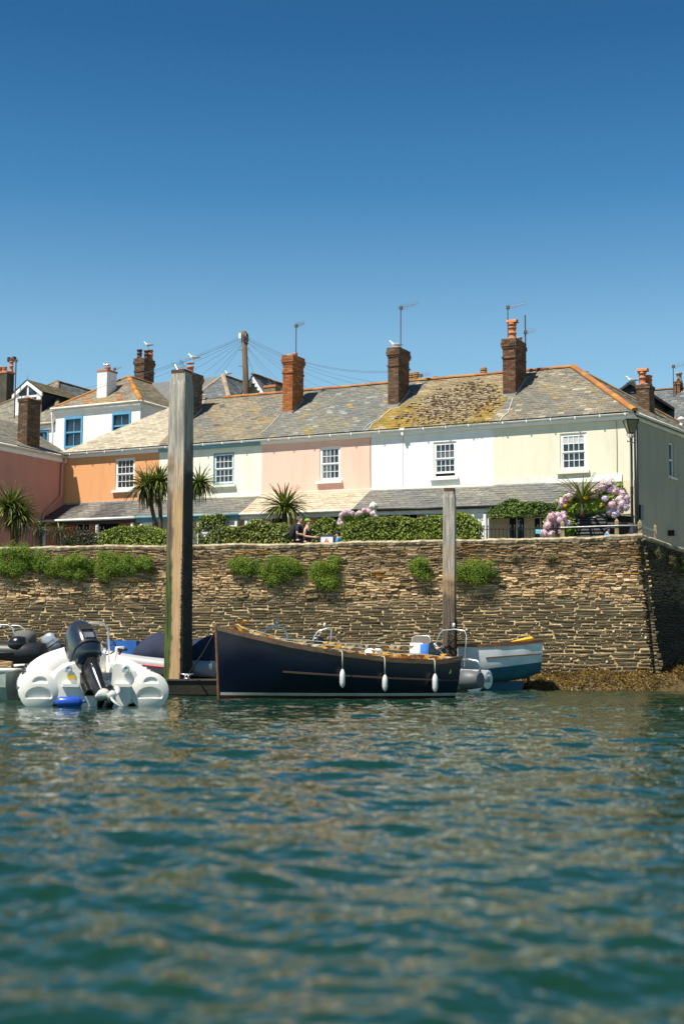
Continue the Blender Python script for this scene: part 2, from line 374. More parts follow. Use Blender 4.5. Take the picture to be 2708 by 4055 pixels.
def sea_wall():
    th = Thing(S, 'sea_wall', 'long rough stone sea wall below the pastel cottages', 'wall', (0, 0, -.4))
    mb = MB(); N = 90; xs = np.linspace(-17, XC, N)
    fr_, bk = [], []
    for x in xs:
        t = wall_top(x) - .08
        fr_.append([(x + (BAT * (t - z) if x == xs[-1] else 0), -(t - z) * BAT + dd, z) for z, dd in ((-.4, .004), (1.2, .004), (2.4, .006), (2.9, .008), (3.5, .012), (t, .018))] + [(x, .5, t), (x, .5, -.4)])
    mb.rings(fr_, True, True)
    core = th.part('mortar_core', mb, m_bed)
    j = stone_face(th, core, S, lambda z: -15.5, lambda z: XC + BAT * (ZC - z) + .02, wall_top, -.15, 300, 11)
    th.part('stones', j, m_stone_a, core, kind='stuff')
    mb = MB(); rs = []
    for i, x in enumerate(np.linspace(-17, XC + .06, 300)):
        t = wall_top(x); a = .006 * math.sin(x * 5.3) + .005 * math.sin(x * 11.7 + 2) + U01(-.009, .009); b = .009 * math.sin(x * 4.1 + 1) + .006 * math.sin(x * 9.3) + U01(-.012, .012)
        rs.append([(x, -.05 + b, t - .14 + .015 * math.sin(x * 3.3) + U01(-.02, .02)), (x, -.075 + b, t - .06 + a), (x, -.03 + b, t + a), (x, .2, t + .015 + a), (x, .47, t + a * .5 - .02), (x, .5, t - .2)])
    mb.rings(rs, True, True); th.part('coping', mb, m_cope)
    bn = MB(); r9 = random.Random(9)
    for _ in range(900):
        x = r9.uniform(-15, XC + .3); z = r9.uniform(.45, 2.0); s9 = r9.choice((.008, .01, .012, .02)) if r9.random() < .97 else .045
        bn.ball((x, -(wall_top(x) - z) * BAT - .035, z), (s9, .02, s9), 5, 3)
    th.part('barnacles', bn, M('barnacle', (.6, .52, .4), rough=.9), None, True, 'stuff')
    # return face along the slipway, its shade darkened into the stone and mortar colours
    th2 = Thing(S2, 'slipway_wall', 'shaded stone wall running down beside the slipway', 'wall', (0, 0, -.4))
    mb = MB(); rs = []
    for x in np.linspace(-.02, 13, 40):
        t = side_top(x) - .06; rs.append([(x, -(t - z) * BAT + .03, z) for z in (-.4, 1.2, 2.8, max(t, 2.9))] + [(x, .5, max(t, 2.9)), (x, .5, -.4)])
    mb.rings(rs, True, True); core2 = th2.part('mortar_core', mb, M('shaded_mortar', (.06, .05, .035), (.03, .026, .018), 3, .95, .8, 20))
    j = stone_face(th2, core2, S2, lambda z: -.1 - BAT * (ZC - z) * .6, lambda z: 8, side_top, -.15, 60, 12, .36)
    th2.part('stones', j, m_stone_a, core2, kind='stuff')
    mb = MB(); rs = []
    for x in np.linspace(-.05, 12, 60):
        t = side_top(x); a = U01(-.012, .012)
        rs.append([(x, -.05, t - .14), (x, -.06, t - .05 + a), (x, -.02, t + a), (x, .2, t + .01 + a), (x, .45, t - .02), (x, .48, t - .2)])
    mb.rings(rs, True, True); th2.part('coping', mb, m_cope, smooth=True)
sea_wall()

# ================================================================= LEAVES
def leaf_mesh(name, P, Nn, size, aspect=.5, fold=.25, rnd=None):
    """a mesh of small folded leaves at points P with outward directions Nn (numpy)"""
    r = rnd or rng; n = len(P); Nn = Nn / (np.linalg.norm(Nn, axis=1, keepdims=True) + 1e-9)
    d = r.normal(size=(n, 3)); d = d + Nn * .7; d -= Nn * ((d * Nn).sum(1, keepdims=True)) * .6; d /= np.linalg.norm(d, axis=1, keepdims=True) + 1e-9
    s_ = np.cross(d, Nn); s_ /= np.linalg.norm(s_, axis=1, keepdims=True) + 1e-9; up = np.cross(s_, d)
    L = size * r.uniform(.6, 1.3, (n, 1)); Wd = L * aspect
    v = np.stack([P - d * L * .5, P + s_ * Wd * .5 + up * L * fold * .3, P + d * L * .5, P - s_ * Wd * .5 + up * L * fold * .3], 1).reshape(-1, 3)
    i = np.arange(n)[:, None] * 4
    f = np.concatenate([i + [0, 1, 2], i + [0, 2, 3]], 1).reshape(-1, 3)
    me = bpy.data.meshes.new(name); me.from_pydata(v.tolist(), [], f.tolist()); me.update(); return me
def leaf_mat(name, c, c2, rough=.45, scale=1.5, isl=.4, trans=.25, spec=.4):
    return M(name, c, c2, scale, rough, island=isl, trans=trans, spec=spec)
m_bush = leaf_mat('wall_plant_leaf', (.22, .30, .022), (.10, .19, .015), .6, 2.5, .5, .35)
m_bushd = leaf_mat('wall_plant_dry', (.12, .13, .03), (.07, .07, .025), .7, 2.5)
m_twig = M('twig', (.09, .065, .04), rough=.9)
def wall_plant(px, py, w, h, label, n=None, dry=False, fr=S, topf=wall_top, deep=.6):
    x, z = fr.px(px, py); sc_ = 5632 / 46.0; rw, rh = w / 2 / sc_, h / 2 / sc_
    y0 = -(topf(x) - z) * BAT
    x, z = fr.px(px, py, y0)
    th = Thing(fr, 'wall_plant', label, 'plant', (x, y0, z - rh * .5), 'green plants growing out of the sea wall')
    n = n or int(5200 * rw * rh / .08 * .5 + 1500)
    k = max(4, int(rw / .07)); cl = []
    for i in range(k * 3):
        a = U01(-1, 1); b = U01(-1, 1)
        if a * a + b * b < 1: cl.append((x + a * rw * .82, z + b * rh * .7 + .12 * rh * (1 - a * a), U01(.2, .46) * min(rh, rw) + .03))
    cl = cl or [(x, z, rh)]; P = []; Nn = []
    per = max(20, n // len(cl))
    for cx_, cz_, cr_ in cl:
        q = rng.normal(size=(per, 3)); q /= np.linalg.norm(q, axis=1, keepdims=True)
        rad = cr_ * np.abs(rng.normal(.75, .33, (per, 1))); pp = q * rad * np.array([1.25, 1, .95]); pp[:, 1] = -np.abs(pp[:, 1]) * 1.1 + .02
        nn = q.copy(); nn[:, 1] = -np.abs(nn[:, 1]); nn[:, 2] += .7
        P.append(pp + np.array([cx_, y0 - deep * .35 * U01(.2, 1.3), cz_])); Nn.append(nn)
    P = np.concatenate(P); Nn = np.concatenate(Nn)
    me = leaf_mesh('foliage', P - th.org, Nn, .045, .45)
    put('foliage', me, m_bushd if dry else m_bush, th.o)
    mb = MB()
    for c in cl[:6]: mb.tube([(x, y0 + .05, z - rh * .1), ((x + c[0]) / 2, y0 - .06, (z + c[1]) / 2), (c[0], y0 - .12, c[1])], [.014, .01, .006], 5)
    th.part('stem', mb, m_twig)
WP = [(70, 2228, 330, 150, 'spreading green plant on the sea wall at the left picture edge'),
      (285, 2252, 260, 118, 'broad green plant on the wall, second clump from the left'),
      (455, 2246, 260, 128, 'broad green plant on the wall just left of the tall timber pile'),
      (575, 2238, 90, 75, 'small green tuft on the wall touching the broad plant by the pile'),
      (970, 2245, 140, 82, 'small scrappy green plant on the wall right of the tall pile'),
      (1112, 2262, 200, 135, 'wedge-shaped green plant hanging on the wall below the walking couple'),
      (1297, 2268, 130, 165, 'tall drooping green plant on the wall below the sailing boat sign'),
      (1667, 2258, 96, 105, 'round green plant on the wall just left of the thinner pile'),
      (1887, 2264, 175, 125, 'round green plant on the wall just right of the thinner pile')]
for a in WP: wall_plant(*a)
wall_plant(2042, 2216, 34, 40, 'tiny dry tuft on the wall below the iron railings', 250, True)
wall_plant(2188, 2217, 54, 58, 'small dry tuft on the wall below the pink hydrangea', 420, True)
xq, zq = S2.px(2690, 2240)
wall_plant(2692, 2236, 70, 66, 'bright green plant on the shaded slipway wall', 1100, False, S2, side_top)
wall_plant(2590, 2196, 50, 70, 'dry brown plant on the shaded slipway wall near the corner', 500, True, S2, side_top)
wall_plant(2640, 2225, 40, 50, 'dry brown plant halfway along the shaded slipway wall', 400, True, S2, side_top)

# ================================================================= SEAWEED BANK
def seaweed():
    m = M('seaweed', (.25, .15, .025), (.065, .043, .013), 2.5, .4, island=.7, trans=.1)
    P, Nn = [], []
    mb = MB(); rs = []
    def prof(x):
        hgt = .56 + .06 * math.sin(x * 1.7) + .06 * math.sin(x * 4.1)
        return hgt
    xs = np.linspace(-14, XC + .55, 120)
    for x in xs:
        h = prof(x); y0 = -(4.6) * BAT
        rs.append([S.w(x, y0 + .2, h + U01(-.03, .05)), S.w(x, y0 - .25, h * .8 + U01(-.05, .05)), S.w(x, y0 - .7, h * .45 + U01(-.05, .05)), S.w(x, y0 - 1.1 + U01(-.1, .1), .08 + U01(-.03, .03)), S.w(x, y0 - 1.5, -.3)])
    c = S.w(XC + .55, -4.6 * BAT, 0)
    for i in range(1, 70):
        t = i / 69 * 9; h = prof(XC + t * 1.4) + .25 * smooth(0, 2.5, t)
        q = c + S2.ex * t
        rs.append([q + S2.ey * .4 + np.array([0, 0, h + U01(-.03, .05)]), q - S2.ey * .2 + np.array([0, 0, h * .85]), q - S2.ey * .7 + np.array([0, 0, h * .5 + U01(-.05, .05)]), q - S2.ey * 1.2 + np.array([0, 0, .1]), q - S2.ey * 1.6 + np.array([0, 0, -.3])])
    mb.rings([[tuple(p) for p in r_] for r_ in rs], False, False)
    root = empty('seaweed', 'bank of brown bladder seaweed along the foot of the wall', 'seaweed', S.w(XC, -1, 0)); root['kind'] = 'stuff'
    off = np.array(root.location)
    mb.build('weed_bank', M('weed_bank', (.07, .05, .02), (.11, .075, .025), 6, .6, .6, 20), root, True, off)['kind'] = 'stuff'
    n = 26000
    A = np.array(rs, dtype=float)
    i = rng.integers(0, len(rs) - 1, n); vis = rng.random(n) < .8
    i = np.where(vis, rng.integers(85, len(rs) - 1, n), i)
    j = rng.integers(0, 4, n); u = rng.random((n, 1)); w = rng.random((n, 1))
    P = (A[i, j] * (1 - u) + A[i + 1, j] * u) * (1 - w) + (A[i, j + 1] * (1 - u) + A[i + 1, j + 1] * u) * w
    P[:, 2] += rng.uniform(-.01, .06, n)
    Nn = np.tile(np.array([0, -.7, .7]), (n, 1)) + rng.normal(0, .5, (n, 3))
    put('weed_fronds', leaf_mesh('weed_fronds', P - off, Nn, .1, .35, .6), m, root)['kind'] = 'stuff'
seaweed()

# ================================================================= BUILDING KIT
T = Frame((0, 54, 0), 26.8)                      # terrace: x along the facades, y into the houses
def jit(c, r, a, b):
    k = r.uniform(a, b); return tuple(v * k for v in c)
def clip(poly, clipper):
    out = list(poly)
    for i in range(len(clipper)):
        a, b = clipper[i], clipper[(i + 1) % len(clipper)]; inp, out = out, []
        if not inp: break
        def side(p): return (b[0] - a[0]) * (p[1] - a[1]) - (b[1] - a[1]) * (p[0] - a[0])
        for j in range(len(inp)):
            p, q = inp[j], inp[(j + 1) % len(inp)]; sp, sq = side(p), side(q)
            if sp >= 0: out.append(p)
            if (sp >= 0) != (sq >= 0):
                t = sp / (sp - sq); out.append((p[0] + t * (q[0] - p[0]), p[1] + t * (q[1] - p[1])))
    return out
def area(p): return abs(sum(p[i][0] * p[(i + 1) % len(p)][1] - p[(i + 1) % len(p)][0] * p[i][1] for i in range(len(p)))) / 2 if len(p) > 2 else 0
def slate_unit(seed):
    r = random.Random(seed); j = lambda a: r.uniform(-a, a)
    a = [(-.49 + j(.012), j(.03)), (.49 + j(.012), j(.03)), (.49, 1), (-.49, 1)]
    lo = [(x, y, 0) for x, y in a]; hi = [(a[0][0], a[0][1], 1.0 + j(.25)), (a[1][0], a[1][1], 1.0 + j(.25)), (a[2][0], 1, .35), (a[3][0], 1, .35)]
    return MB().hexa(lo + hi)
SL = [slate_unit(i) for i in range(6)]; SL_ME = [s.mesh('slate') for s in SL]
for me in SL_ME: me.materials.append(m_slate_o)
SL_NP = [np.array(s.v) for s in SL]
def vnoise(x, y, k=0): return .5 + .25 * (math.sin(x * 1.7 + y * 1.1 + k) + math.sin(x * .6 - y * 2.3 + k * 2.1) * .6 + math.sin(x * 3.7 + y * 2.9 + k * .7) * .4 + math.sin(x * 7.1 - y * 5.3 + k) * .3)
def slates(th, parent, pts, colfn, nsingle, w=.27, g=.17, thick=.016, seed=1, name='slate'):
    """lay slates on the plane polygon pts (frame coordinates, first edge = eave, counter-clockwise seen from outside)"""
    r = random.Random(seed); P = [np.array(p, float) for p in pts]
    es = P[1] - P[0]; es /= np.linalg.norm(es); nr = np.cross(es, P[-1] - P[0]); nr /= np.linalg.norm(nr)
    if nr[2] < 0: nr = -nr
    et = np.cross(nr, es); p2 = [(float((p - P[0]) @ es), float((p - P[0]) @ et)) for p in P]
    ar = sum(p2[i][0] * p2[(i + 1) % len(p2)][1] - p2[(i + 1) % len(p2)][0] * p2[i][1] for i in range(len(p2)))
    cp = p2 if ar > 0 else p2[::-1]
    smin, smax = min(p[0] for p in p2), max(p[0] for p in p2); tmax = max(p[1] for p in p2); tmin = min(p[1] for p in p2)
    rot = Matrix((es, et, nr)).transposed().to_euler()
    joined = MB(); row = 0; t = tmin; cand = []
    while t < tmax:
        s = smin - w + (w / 2 if row % 2 else 0) + r.uniform(-.02, .02)
        while s < smax + w:
            ww = w * r.uniform(.97, 1.0); rect = [(s - ww / 2, t), (s + ww / 2, t), (s + ww / 2, min(t + g * 1.25, tmax)), (s - ww / 2, min(t + g * 1.25, tmax))]
            q = clip(rect, cp); a = area(q); full = area(rect)
            if a > full * .06:
                col = colfn(s, t, r); k = r.randrange(6); th_ = thick * r.uniform(.75, 1.35)
                if a > full * .985 and t + g * 1.25 < tmax: cand.append((s, t, ww, k, col, th_))
                else:
                    lo = [P[0] + es * a_ + et * b_ + nr * .008 for a_, b_ in q]; hi = [p + nr * (th_ * (1 - .6 * (b_ - t) / (g * 1.25)) ) for p, (a_, b_) in zip(lo, q)]
                    n = len(q); joined.add(lo + hi, [tuple(range(n - 1, -1, -1)), tuple(range(n, 2 * n))] + [(i, (i + 1) % n, (i + 1) % n + n, i + n) for i in range(n)], col)
            s += w
        t += g; row += 1
    for i, (s, t, ww, k, col, th_) in enumerate(cand):
        pos = P[0] + es * s + et * t + nr * .008
        if i < nsingle: th.piece(name, SL_ME[k], None, pos, rot, (ww, g * 1.25, th_), parent, col)
        else:
            A = SL_NP[k] * np.array([ww, g * 1.25, th_]); joined.add(pos + A[:, :1] * es + A[:, 1:2] * et + A[:, 2:] * nr, SL[k].f, col)
    if joined.v: th.part(name + 's', joined, m_slate_a, parent, kind='stuff')
def half_tile():
    mb = MB(); rs = []
    for x in (-.49, .49):
        rs.append([(x, math.cos(a), math.sin(a) - .25) for a in np.linspace(-.15, math.pi + .15, 8)])
    mb.rings(rs, True, False); return mb
TILE_ME = half_tile().mesh('ridge_tile', smooth=False); TILE_ME.materials.append(m_tile_o)
def ridge(th, parent, a, b, cols, rad=.11, L=.42, name='ridge_tile', seed=3, lift=.03):
    r = random.Random(seed); a, b = np.array(a, float), np.array(b, float); d = b - a; n = max(1, round(np.linalg.norm(d) / L)); dn = d / np.linalg.norm(d)
    up = np.array([0, 0, 1.0]); side = np.cross(up, dn); side /= np.linalg.norm(side); up = np.cross(dn, side)
    rot = Matrix((dn, side, up)).transposed().to_euler()
    for i in range(n):
        p = a + d * (i + .5) / n + up * (lift + r.uniform(-.008, .008)); c = cols[r.randrange(len(cols))]; k = r.uniform(.8, 1.15)
        th.piece(name, TILE_ME, None, p, rot, (np.linalg.norm(d) / n * 1.03, rad, rad * .8), parent, tuple(x * k for x in c))
TERRA = [(.40, .155, .055), (.42, .19, .06), (.36, .16, .07), (.42, .22, .05), (.33, .17, .09)]
BRICK_ME = MB().box(-.5, .5, 0, 1, -.5, .5).mesh('brick'); BRICK_ME.materials.append(m_brick_o)
def brick_stack(th, x0, x1, y0, y1, z0, z1, cols, mort=None, name='chimney', bands=True, flat=None, seed=5, label=None, single=True):
    """a chimney: recessed mortar core, bricks laid on it, projecting bands near the top"""
    r = random.Random(seed); d = .012; core = MB(); core.box(x0 + d, x1 - d, y0 + d, y1 - d, z0 - .3, z1 - .02)
    ch = th.part(name, core, mort or m_mortar)
    if label: ch['label'] = label
    if flat is not None:
        th.part('render_coat', MB().box(x0, x1, y0, y1, z0, z1 - .1), flat, ch); th.part('cap_course', MB().box(x0 - .03, x1 + .03, y0 - .03, y1 + .03, z1 - .1, z1), m_terra, ch); return ch
    C = .076; nz = int((z1 - z0) / C); joined = MB()
    for k in range(nz):
        za = z1 - (k + 1) * C; o = 0
        if bands:
            o = .035 if k in (0, 1) else (.06 if k in (2, 3) else (.03 if k == 4 else (.035 if k == 9 else 0)))
        elif k < 2: o = .03
        X0, X1, Y0, Y1 = x0 - o, x1 + o, y0 - o, y1 + o; off = (k % 2) * .11
        def lay(face, L):
            s = -off
            while s < L - .001:
                e = min(s + .225, L); b = max(s, 0); wd = e - b
                if wd > .03:
                    c = cols[r.randrange(len(cols))]; kk = r.uniform(.72, 1.2); c = tuple(v * kk for v in c); h = C - .012; m = (b + e) / 2; pr = .014 + o + r.uniform(0, .004); w_ = wd - .012
                    if face == 'f': pos, rot, = (X0 + m, y0 + .012 - pr, za + C / 2), 0.0
                    elif face == 'r': pos, rot = (x1 - .012 + pr, Y0 + m, za + C / 2), math.pi / 2
                    elif face == 'l': pos, rot = (x0 + .012 - pr, Y0 + m, za + C / 2), -math.pi / 2
                    else: pos, rot = (X0 + m, y1 - .012 + pr, za + C / 2), math.pi
                    if single and face in 'fr': th.piece('brick', BRICK_ME, None, pos, (0, 0, rot), (w_, pr, h), ch, c)
                    else:
                        cs, sn = math.cos(rot), math.sin(rot); vs = []
                        for (vx, vy, vz) in [(-.5, 0, -.5), (.5, 0, -.5), (.5, 1, -.5), (-.5, 1, -.5), (-.5, 0, .5), (.5, 0, .5), (.5, 1, .5), (-.5, 1, .5)]:
                            a_, b_ = vx * w_, vy * pr; vs.append((pos[0] + a_ * cs - b_ * sn, pos[1] + a_ * sn + b_ * cs, pos[2] + vz * h))
                        joined.hexa(vs, c)
                s += .225
        lay('f', X1 - X0); lay('r', Y1 - Y0); lay('l', Y1 - Y0); lay('b', X1 - X0)
    if bands: th.part('band_core', MB().box(x0 - .03, x1 + .03, y0 - .03, y1 + .03, z1 - 5 * C, z1 - .015), mort or m_mortar, ch)
    if joined.v: th.part('bricks', joined, m_brick_a, ch, kind='stuff')
    th.part('flaunching', MB().hexa([(x0, y0, z1 - .02), (x1, y0, z1 - .02), (x1, y1, z1 - .02), (x0, y1, z1 - .02), (x0 + .1, y0 + .1, z1 + .05), (x1 - .1, y0 + .1, z1 + .05), (x1 - .1, y1 - .1, z1 + .05), (x0 + .1, y1 - .1, z1 + .05)]), m_mortar, ch)
    return ch
ORANGE_BR = [(.44, .14, .04), (.47, .17, .05), (.38, .115, .035), (.46, .2, .075)]
BROWN_BR = [(.15, .075, .04), (.19, .10, .055), (.11, .06, .04), (.2, .13, .085), (.12, .085, .06)]
def pot(th, ch, x, y, z, h=.45, r=.11, mat=None, rings=0, hood=False, name='chimney_pot'):
    mb = MB(); pr = [(r * 1.2, 0), (r * 1.2, .06), (r, .09)]
    for i in range(rings):
        zz = .12 + (h - .2) * (i + .5) / rings; pr += [(r, zz - .03), (r * 1.18, zz - .02), (r * 1.18, zz + .02), (r, zz + .03)]
    pr += [(r * .92, h - .09), (r * 1.2, h - .08), (r * 1.2, h), (r * .8, h), (r * .8, h - .15)]
    mb.lathe(pr, (x, y, z), 12); o = th.part(name, mb, mat or m_terra, ch, True)
    if hood:
        mb = MB(); mb.rings([[(x - .2 + i * .4, y + .15 * math.cos(a), z + h + .02 + .13 * math.sin(a)) for a in np.linspace(0, math.pi, 8)] for i in (0, 1)], True, True)
        th.part('pot_hood', mb, mat or m_terra, ch, False)
    return o
def wall_holes(x0, x1, z0, z1, holes, y=0.0, rev=.11, ztop=None):
    mb = MB(); xs = sorted({x0, x1, *[h[0] for h in holes], *[h[1] for h in holes]}); zs = sorted({z0, z1, *[h[2] for h in holes], *[h[3] for h in holes]})
    for i in range(len(xs) - 1):
        for j in range(len(zs) - 1):
            cx, cz = (xs[i] + xs[i + 1]) / 2, (zs[j] + zs[j + 1]) / 2
            if any(h[0] < cx < h[1] and h[2] < cz < h[3] for h in holes): continue
            mb.quad((xs[i], y, zs[j]), (xs[i + 1], y, zs[j]), (xs[i + 1], y, zs[j + 1]), (xs[i], y, zs[j + 1]))
    for a, b, c, d in holes:
        mb.quad((a, y, c), (a, y, d), (a, y + rev, d), (a, y + rev, c)); mb.quad((b, y, c), (b, y + rev, c), (b, y + rev, d), (b, y, d))
        mb.quad((a, y, d), (b, y, d), (b, y + rev, d), (a, y + rev, d)); mb.quad((a, y, c), (a, y + rev, c), (b, y + rev, c), (b, y, c))
    return mb
PANE = MB().quad((-.5, 0, -.5), (.5, 0, -.5), (.5, 0, .5), (-.5, 0, .5))
PANES = {}
def pane_mesh(m):
    if m.name not in PANES: me = PANE.mesh('pane'); me.materials.append(m); PANES[m.name] = me
    return PANES[m.name]
def sash_window(th, x0, x1, z0, z1, nx=4, ny=4, mat=None, msash=None, y=.07, sill=None, opened=0.0, special=None, fw=.065, sillmat=None, bw=.022, name='window'):
    """box frame, two sashes with glazing bars, single panes and a projecting sill"""
    mat = mat or m_white; msash = msash or m_white; f = MB()
    f.box(x0, x0 + fw, y - .035, y + .06, z0, z1); f.box(x1 - fw, x1, y - .035, y + .06, z0, z1); f.box(x0 + fw, x1 - fw, y - .036, y + .06, z1 - fw, z1); f.box(x0 + fw, x1 - fw, y - .05, y + .06, z0, z0 + fw * .8)
    w = th.part(name, f, mat); a, b, c, d = x0 + fw, x1 - fw, z0 + fw * .8, z1 - fw
    c0 = c; c += opened; mid = (c0 + d) / 2 + opened * .35; bar = MB(); hb = bw / 2; st = .045
    for (p, q, yy) in ((mid, d, y - .012), (c, mid, y + .012)):
        bar.box(a, a + st, yy - .018, yy + .018, p, q); bar.box(b - st, b, yy - .018, yy + .018, p, q); bar.box(a + st, b - st, yy - .019, yy + .018, p, p + st * (1 if p == mid else 1.6)); bar.box(a + st, b - st, yy - .019, yy + .018, q - st, q)
        rows = ny // 2; pl, ph = p + st * (1 if p == mid else 1.6), q - st; xa, xb = a + st, b - st
        for i in range(1, nx): bar.box(xa + (xb - xa) * i / nx - hb, xa + (xb - xa) * i / nx + hb, yy - .014, yy + .012, pl, ph)
        for j in range(1, rows): bar.box(xa, xb, yy - .0145, yy + .012, pl + (ph - pl) * j / rows - hb, pl + (ph - pl) * j / rows + hb)
        for i in range(nx):
            for j in range(rows):
                key = ('u' if p == mid else 'l', i, j); m = (special or {}).get(key, m_glass)
                th.piece('pane', pane_mesh(m), None, (xa + (xb - xa) * (i + .5) / nx, yy + .004, pl + (ph - pl) * (j + .5) / rows), (U01(-.012, .012), 0, U01(-.02, .02)), ((xb - xa) / nx, 1, (ph - pl) / rows), w)
    th.part('sash_bars', bar, msash, w)
    th.part('room_dark', MB().box(a, b, y + .055, y + .5, c0, d), m_dark, w)
    if sill is not None:
        e = sill; s = MB(); s.hexa([(x0 - e, -.13, z0 - .1), (x1 + e, -.13, z0 - .1), (x1 + e, .1, z0 - .1), (x0 - e, .1, z0 - .1), (x0 - e, -.13, z0 - .015), (x1 + e, -.13, z0 - .015), (x1 + e, .1, z0 + .002), (x0 - e, .1, z0 + .002)])
        th.part('sill', s, sillmat or mat, w)
    return w
def gutter(th, x0, x1, z, y=-.2, mat=None, step=.9, name='gutter'):
    mb = MB(); n = 9
    pr = [(y - .055 * math.cos(t), z - .058 * math.sin(t)) for t in np.linspace(0, math.pi, n)]
    pr = [(y - .062, z + .012)] + pr + [(y + .06, z + .01), (y + .045, z), ] + [(y - .045 * math.cos(t), z - .045 * math.sin(t)) for t in np.linspace(math.pi, 0, n)]
    mb.rings([[(x, a, b) for a, b in pr] for x in (x0, x1)], True, True)
    g = th.part(name, mb, mat or m_white, smooth=False)
    x = x0 + step / 2
    while x < x1:
        th.part('bracket', MB().box(x - .02, x + .02, y - .068, y + .1, z - .075, z + .014), mat or m_white, g); x += step
    return g

# ================================================================= THE TERRACE
XS = [-13.2, -8.38, -3.55, 1.23, 6.15, 11.32]
ZE, ZR, YR, YE = 9.47, 12.0, 3.5, -.2
TANP = (ZR - ZE) / (YR - YE)
def roof_z(y): return ZE + (y - YE) * TANP
def roof_hit(px, py):
    lo, hi = -1.0, 5.0
    for _ in range(50):
        m = (lo + hi) / 2
        if T.px(px, py, m)[1] > roof_z(m): lo = m
        else: hi = m
    return T.px(px, py, lo)[0], lo
w_orange = render_wall('orange_render', (.72, .35, .155)); w_cream = render_wall('cream_render', (.82, .80, .66)); w_pink = render_wall('pink_render', (.86, .53, .425))
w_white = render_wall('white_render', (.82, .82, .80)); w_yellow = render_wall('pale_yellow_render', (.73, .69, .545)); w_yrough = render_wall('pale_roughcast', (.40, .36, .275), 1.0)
def mixc(a, b, t): return tuple(x * (1 - t) + y * t for x, y in zip(a, b))
def lerp3(a, b, n): return mixc(a, b, max(0.0, min(1.0, n)))
def c_orange(s, t, r): return jit(mixc((.60, .525, .395), (.44, .39, .3), r.random() ** 1.6), r, .78, 1.08)
def c_cream(s, t, r):
    n = vnoise(s, t, 1) + r.uniform(-.22, .22); c = lerp3((.17, .172, .16), (.30, .25, .165), n + .12)
    if vnoise(s * 1.7, t * 1.9, 5) > .86: c = lerp3(c, (.33, .23, .08), .7)
    if r.random() < .04: c = (.12, .125, .135)
    return jit(c, r, .82, 1.15)
def c_pink(s, t, r):
    n = vnoise(s * .8, t, 4) + r.uniform(-.2, .2) - .1; c = lerp3((.165, .18, .178), (.26, .235, .165), n)
    if vnoise(s * 2.1, t * 1.6, 6) > .84 and t < 2.6: c = lerp3(c, (.36, .25, .06), .75)
    if r.random() < .05: c = (.3, .31, .3)
    return jit(c, r, .84, 1.14)
def c_white(s, t, r):
    d = vnoise(s, t, 2) + r.uniform(-.25, .25); edge = min(1, max(0, (s - 1.1) / 1.0)) * min(1, max(0, (4.6 - s) / .6))
    y = (.31, .205, .03) if t < 2.0 else (.28, .225, .1)
    c = lerp3(y, (.3, .235, .15), d * edge + (t / 4.5) * .35)
    if s < .9 and t > 2.6: c = (.19, .205, .195)
    if r.random() < .1: c = (.38, .31, .2)
    return jit(c, r, .8, 1.16)
def c_yellow(s, t, r):
    n = vnoise(s, t * 1.4, 7) + r.uniform(-.3, .3); c = lerp3((.15, .155, .148), (.30, .255, .175), n)
    if r.random() < .1 and n > .3: c = (.42, .38, .29)
    if vnoise(s * 2.3, t * 2.1, 9) > .9: c = lerp3(c, (.32, .21, .06), .6)
    return jit(c, r, .8, 1.16)
g_dark = lambda s, t, r: jit(lerp3((.085, .085, .088), (.25, .235, .21), (vnoise(s * 1.5, t * .4, 3) - .42) * 2.2 + r.uniform(-.15, .15)), r, .8, 1.15)
g_grey = lambda s, t, r: jit(lerp3((.15, .155, .155), (.26, .24, .19), vnoise(s, t * 2, 5) - .2 + r.uniform(-.2, .2)), r, .82, 1.15)
g_tan = lambda s, t, r: jit(mixc((.62, .535, .40), (.5, .43, .32), r.random()), r, .84, 1.08)
HOUSE = [('orange', w_orange, c_orange, g_dark, 'orange rendered cottage with a white sash window at the terrace end'),
         ('cream', w_cream, c_cream, g_grey, 'cream rendered cottage with a blue framed sash window'),
         ('pink', w_pink, c_pink, g_tan, 'light pink rendered cottage with a bright orange brick chimney'),
         ('white', w_white, c_white, g_grey, 'white rendered cottage with a mossy ochre slate roof'),
         ('yellow', w_yellow, c_yellow, g_grey, 'pale yellow corner cottage with a hipped slate roof')]
WIN = [((459, 1816), (533, 1938), {}, None, 0), ((846, 1795), (926, 1917), {}, 'b', 0), ((1266, 1771), (1347, 1902), {('u', 0, 0): m_glassc, ('u', 0, 1): m_glassc, ('l', 0, 0): m_glassc, ('l', 0, 1): m_glassc, ('u', 1, 0): m_glassc, ('l', 1, 1): m_glassc, ('l', 1, 0): m_glassc, ('u', 1, 1): m_glassc}, None, 0),
       ((1715, 1752), (1806, 1888), {('u', i, 0): m_glassc for i in range(4)}, None, .11), ((2216, 1718), (2322, 1862), {('u', i, 1): m_glassb for i in range(4)}, None, .02)]
PZT = [7.27, 7.27, 7.26, 7.22, 7.17]; PZE = [6.46, 6.43, 6.37, 6.32, 6.24]; PY = -1.6
TH = []
L_SL = math.hypot(YR - YE, ZR - ZE)
gf_mats = [render_wall('orange_ground_floor', (.6, .27, .09)), w_cream, render_wall('peach_ground_floor', (.75, .5, .33)), render_wall('cream_ground_floor', (.78, .72, .55)), render_wall('buff_ground_floor', (.7, .62, .42))]
m_ppost = M('porch_paint', (.75, .76, .74), rough=.6)
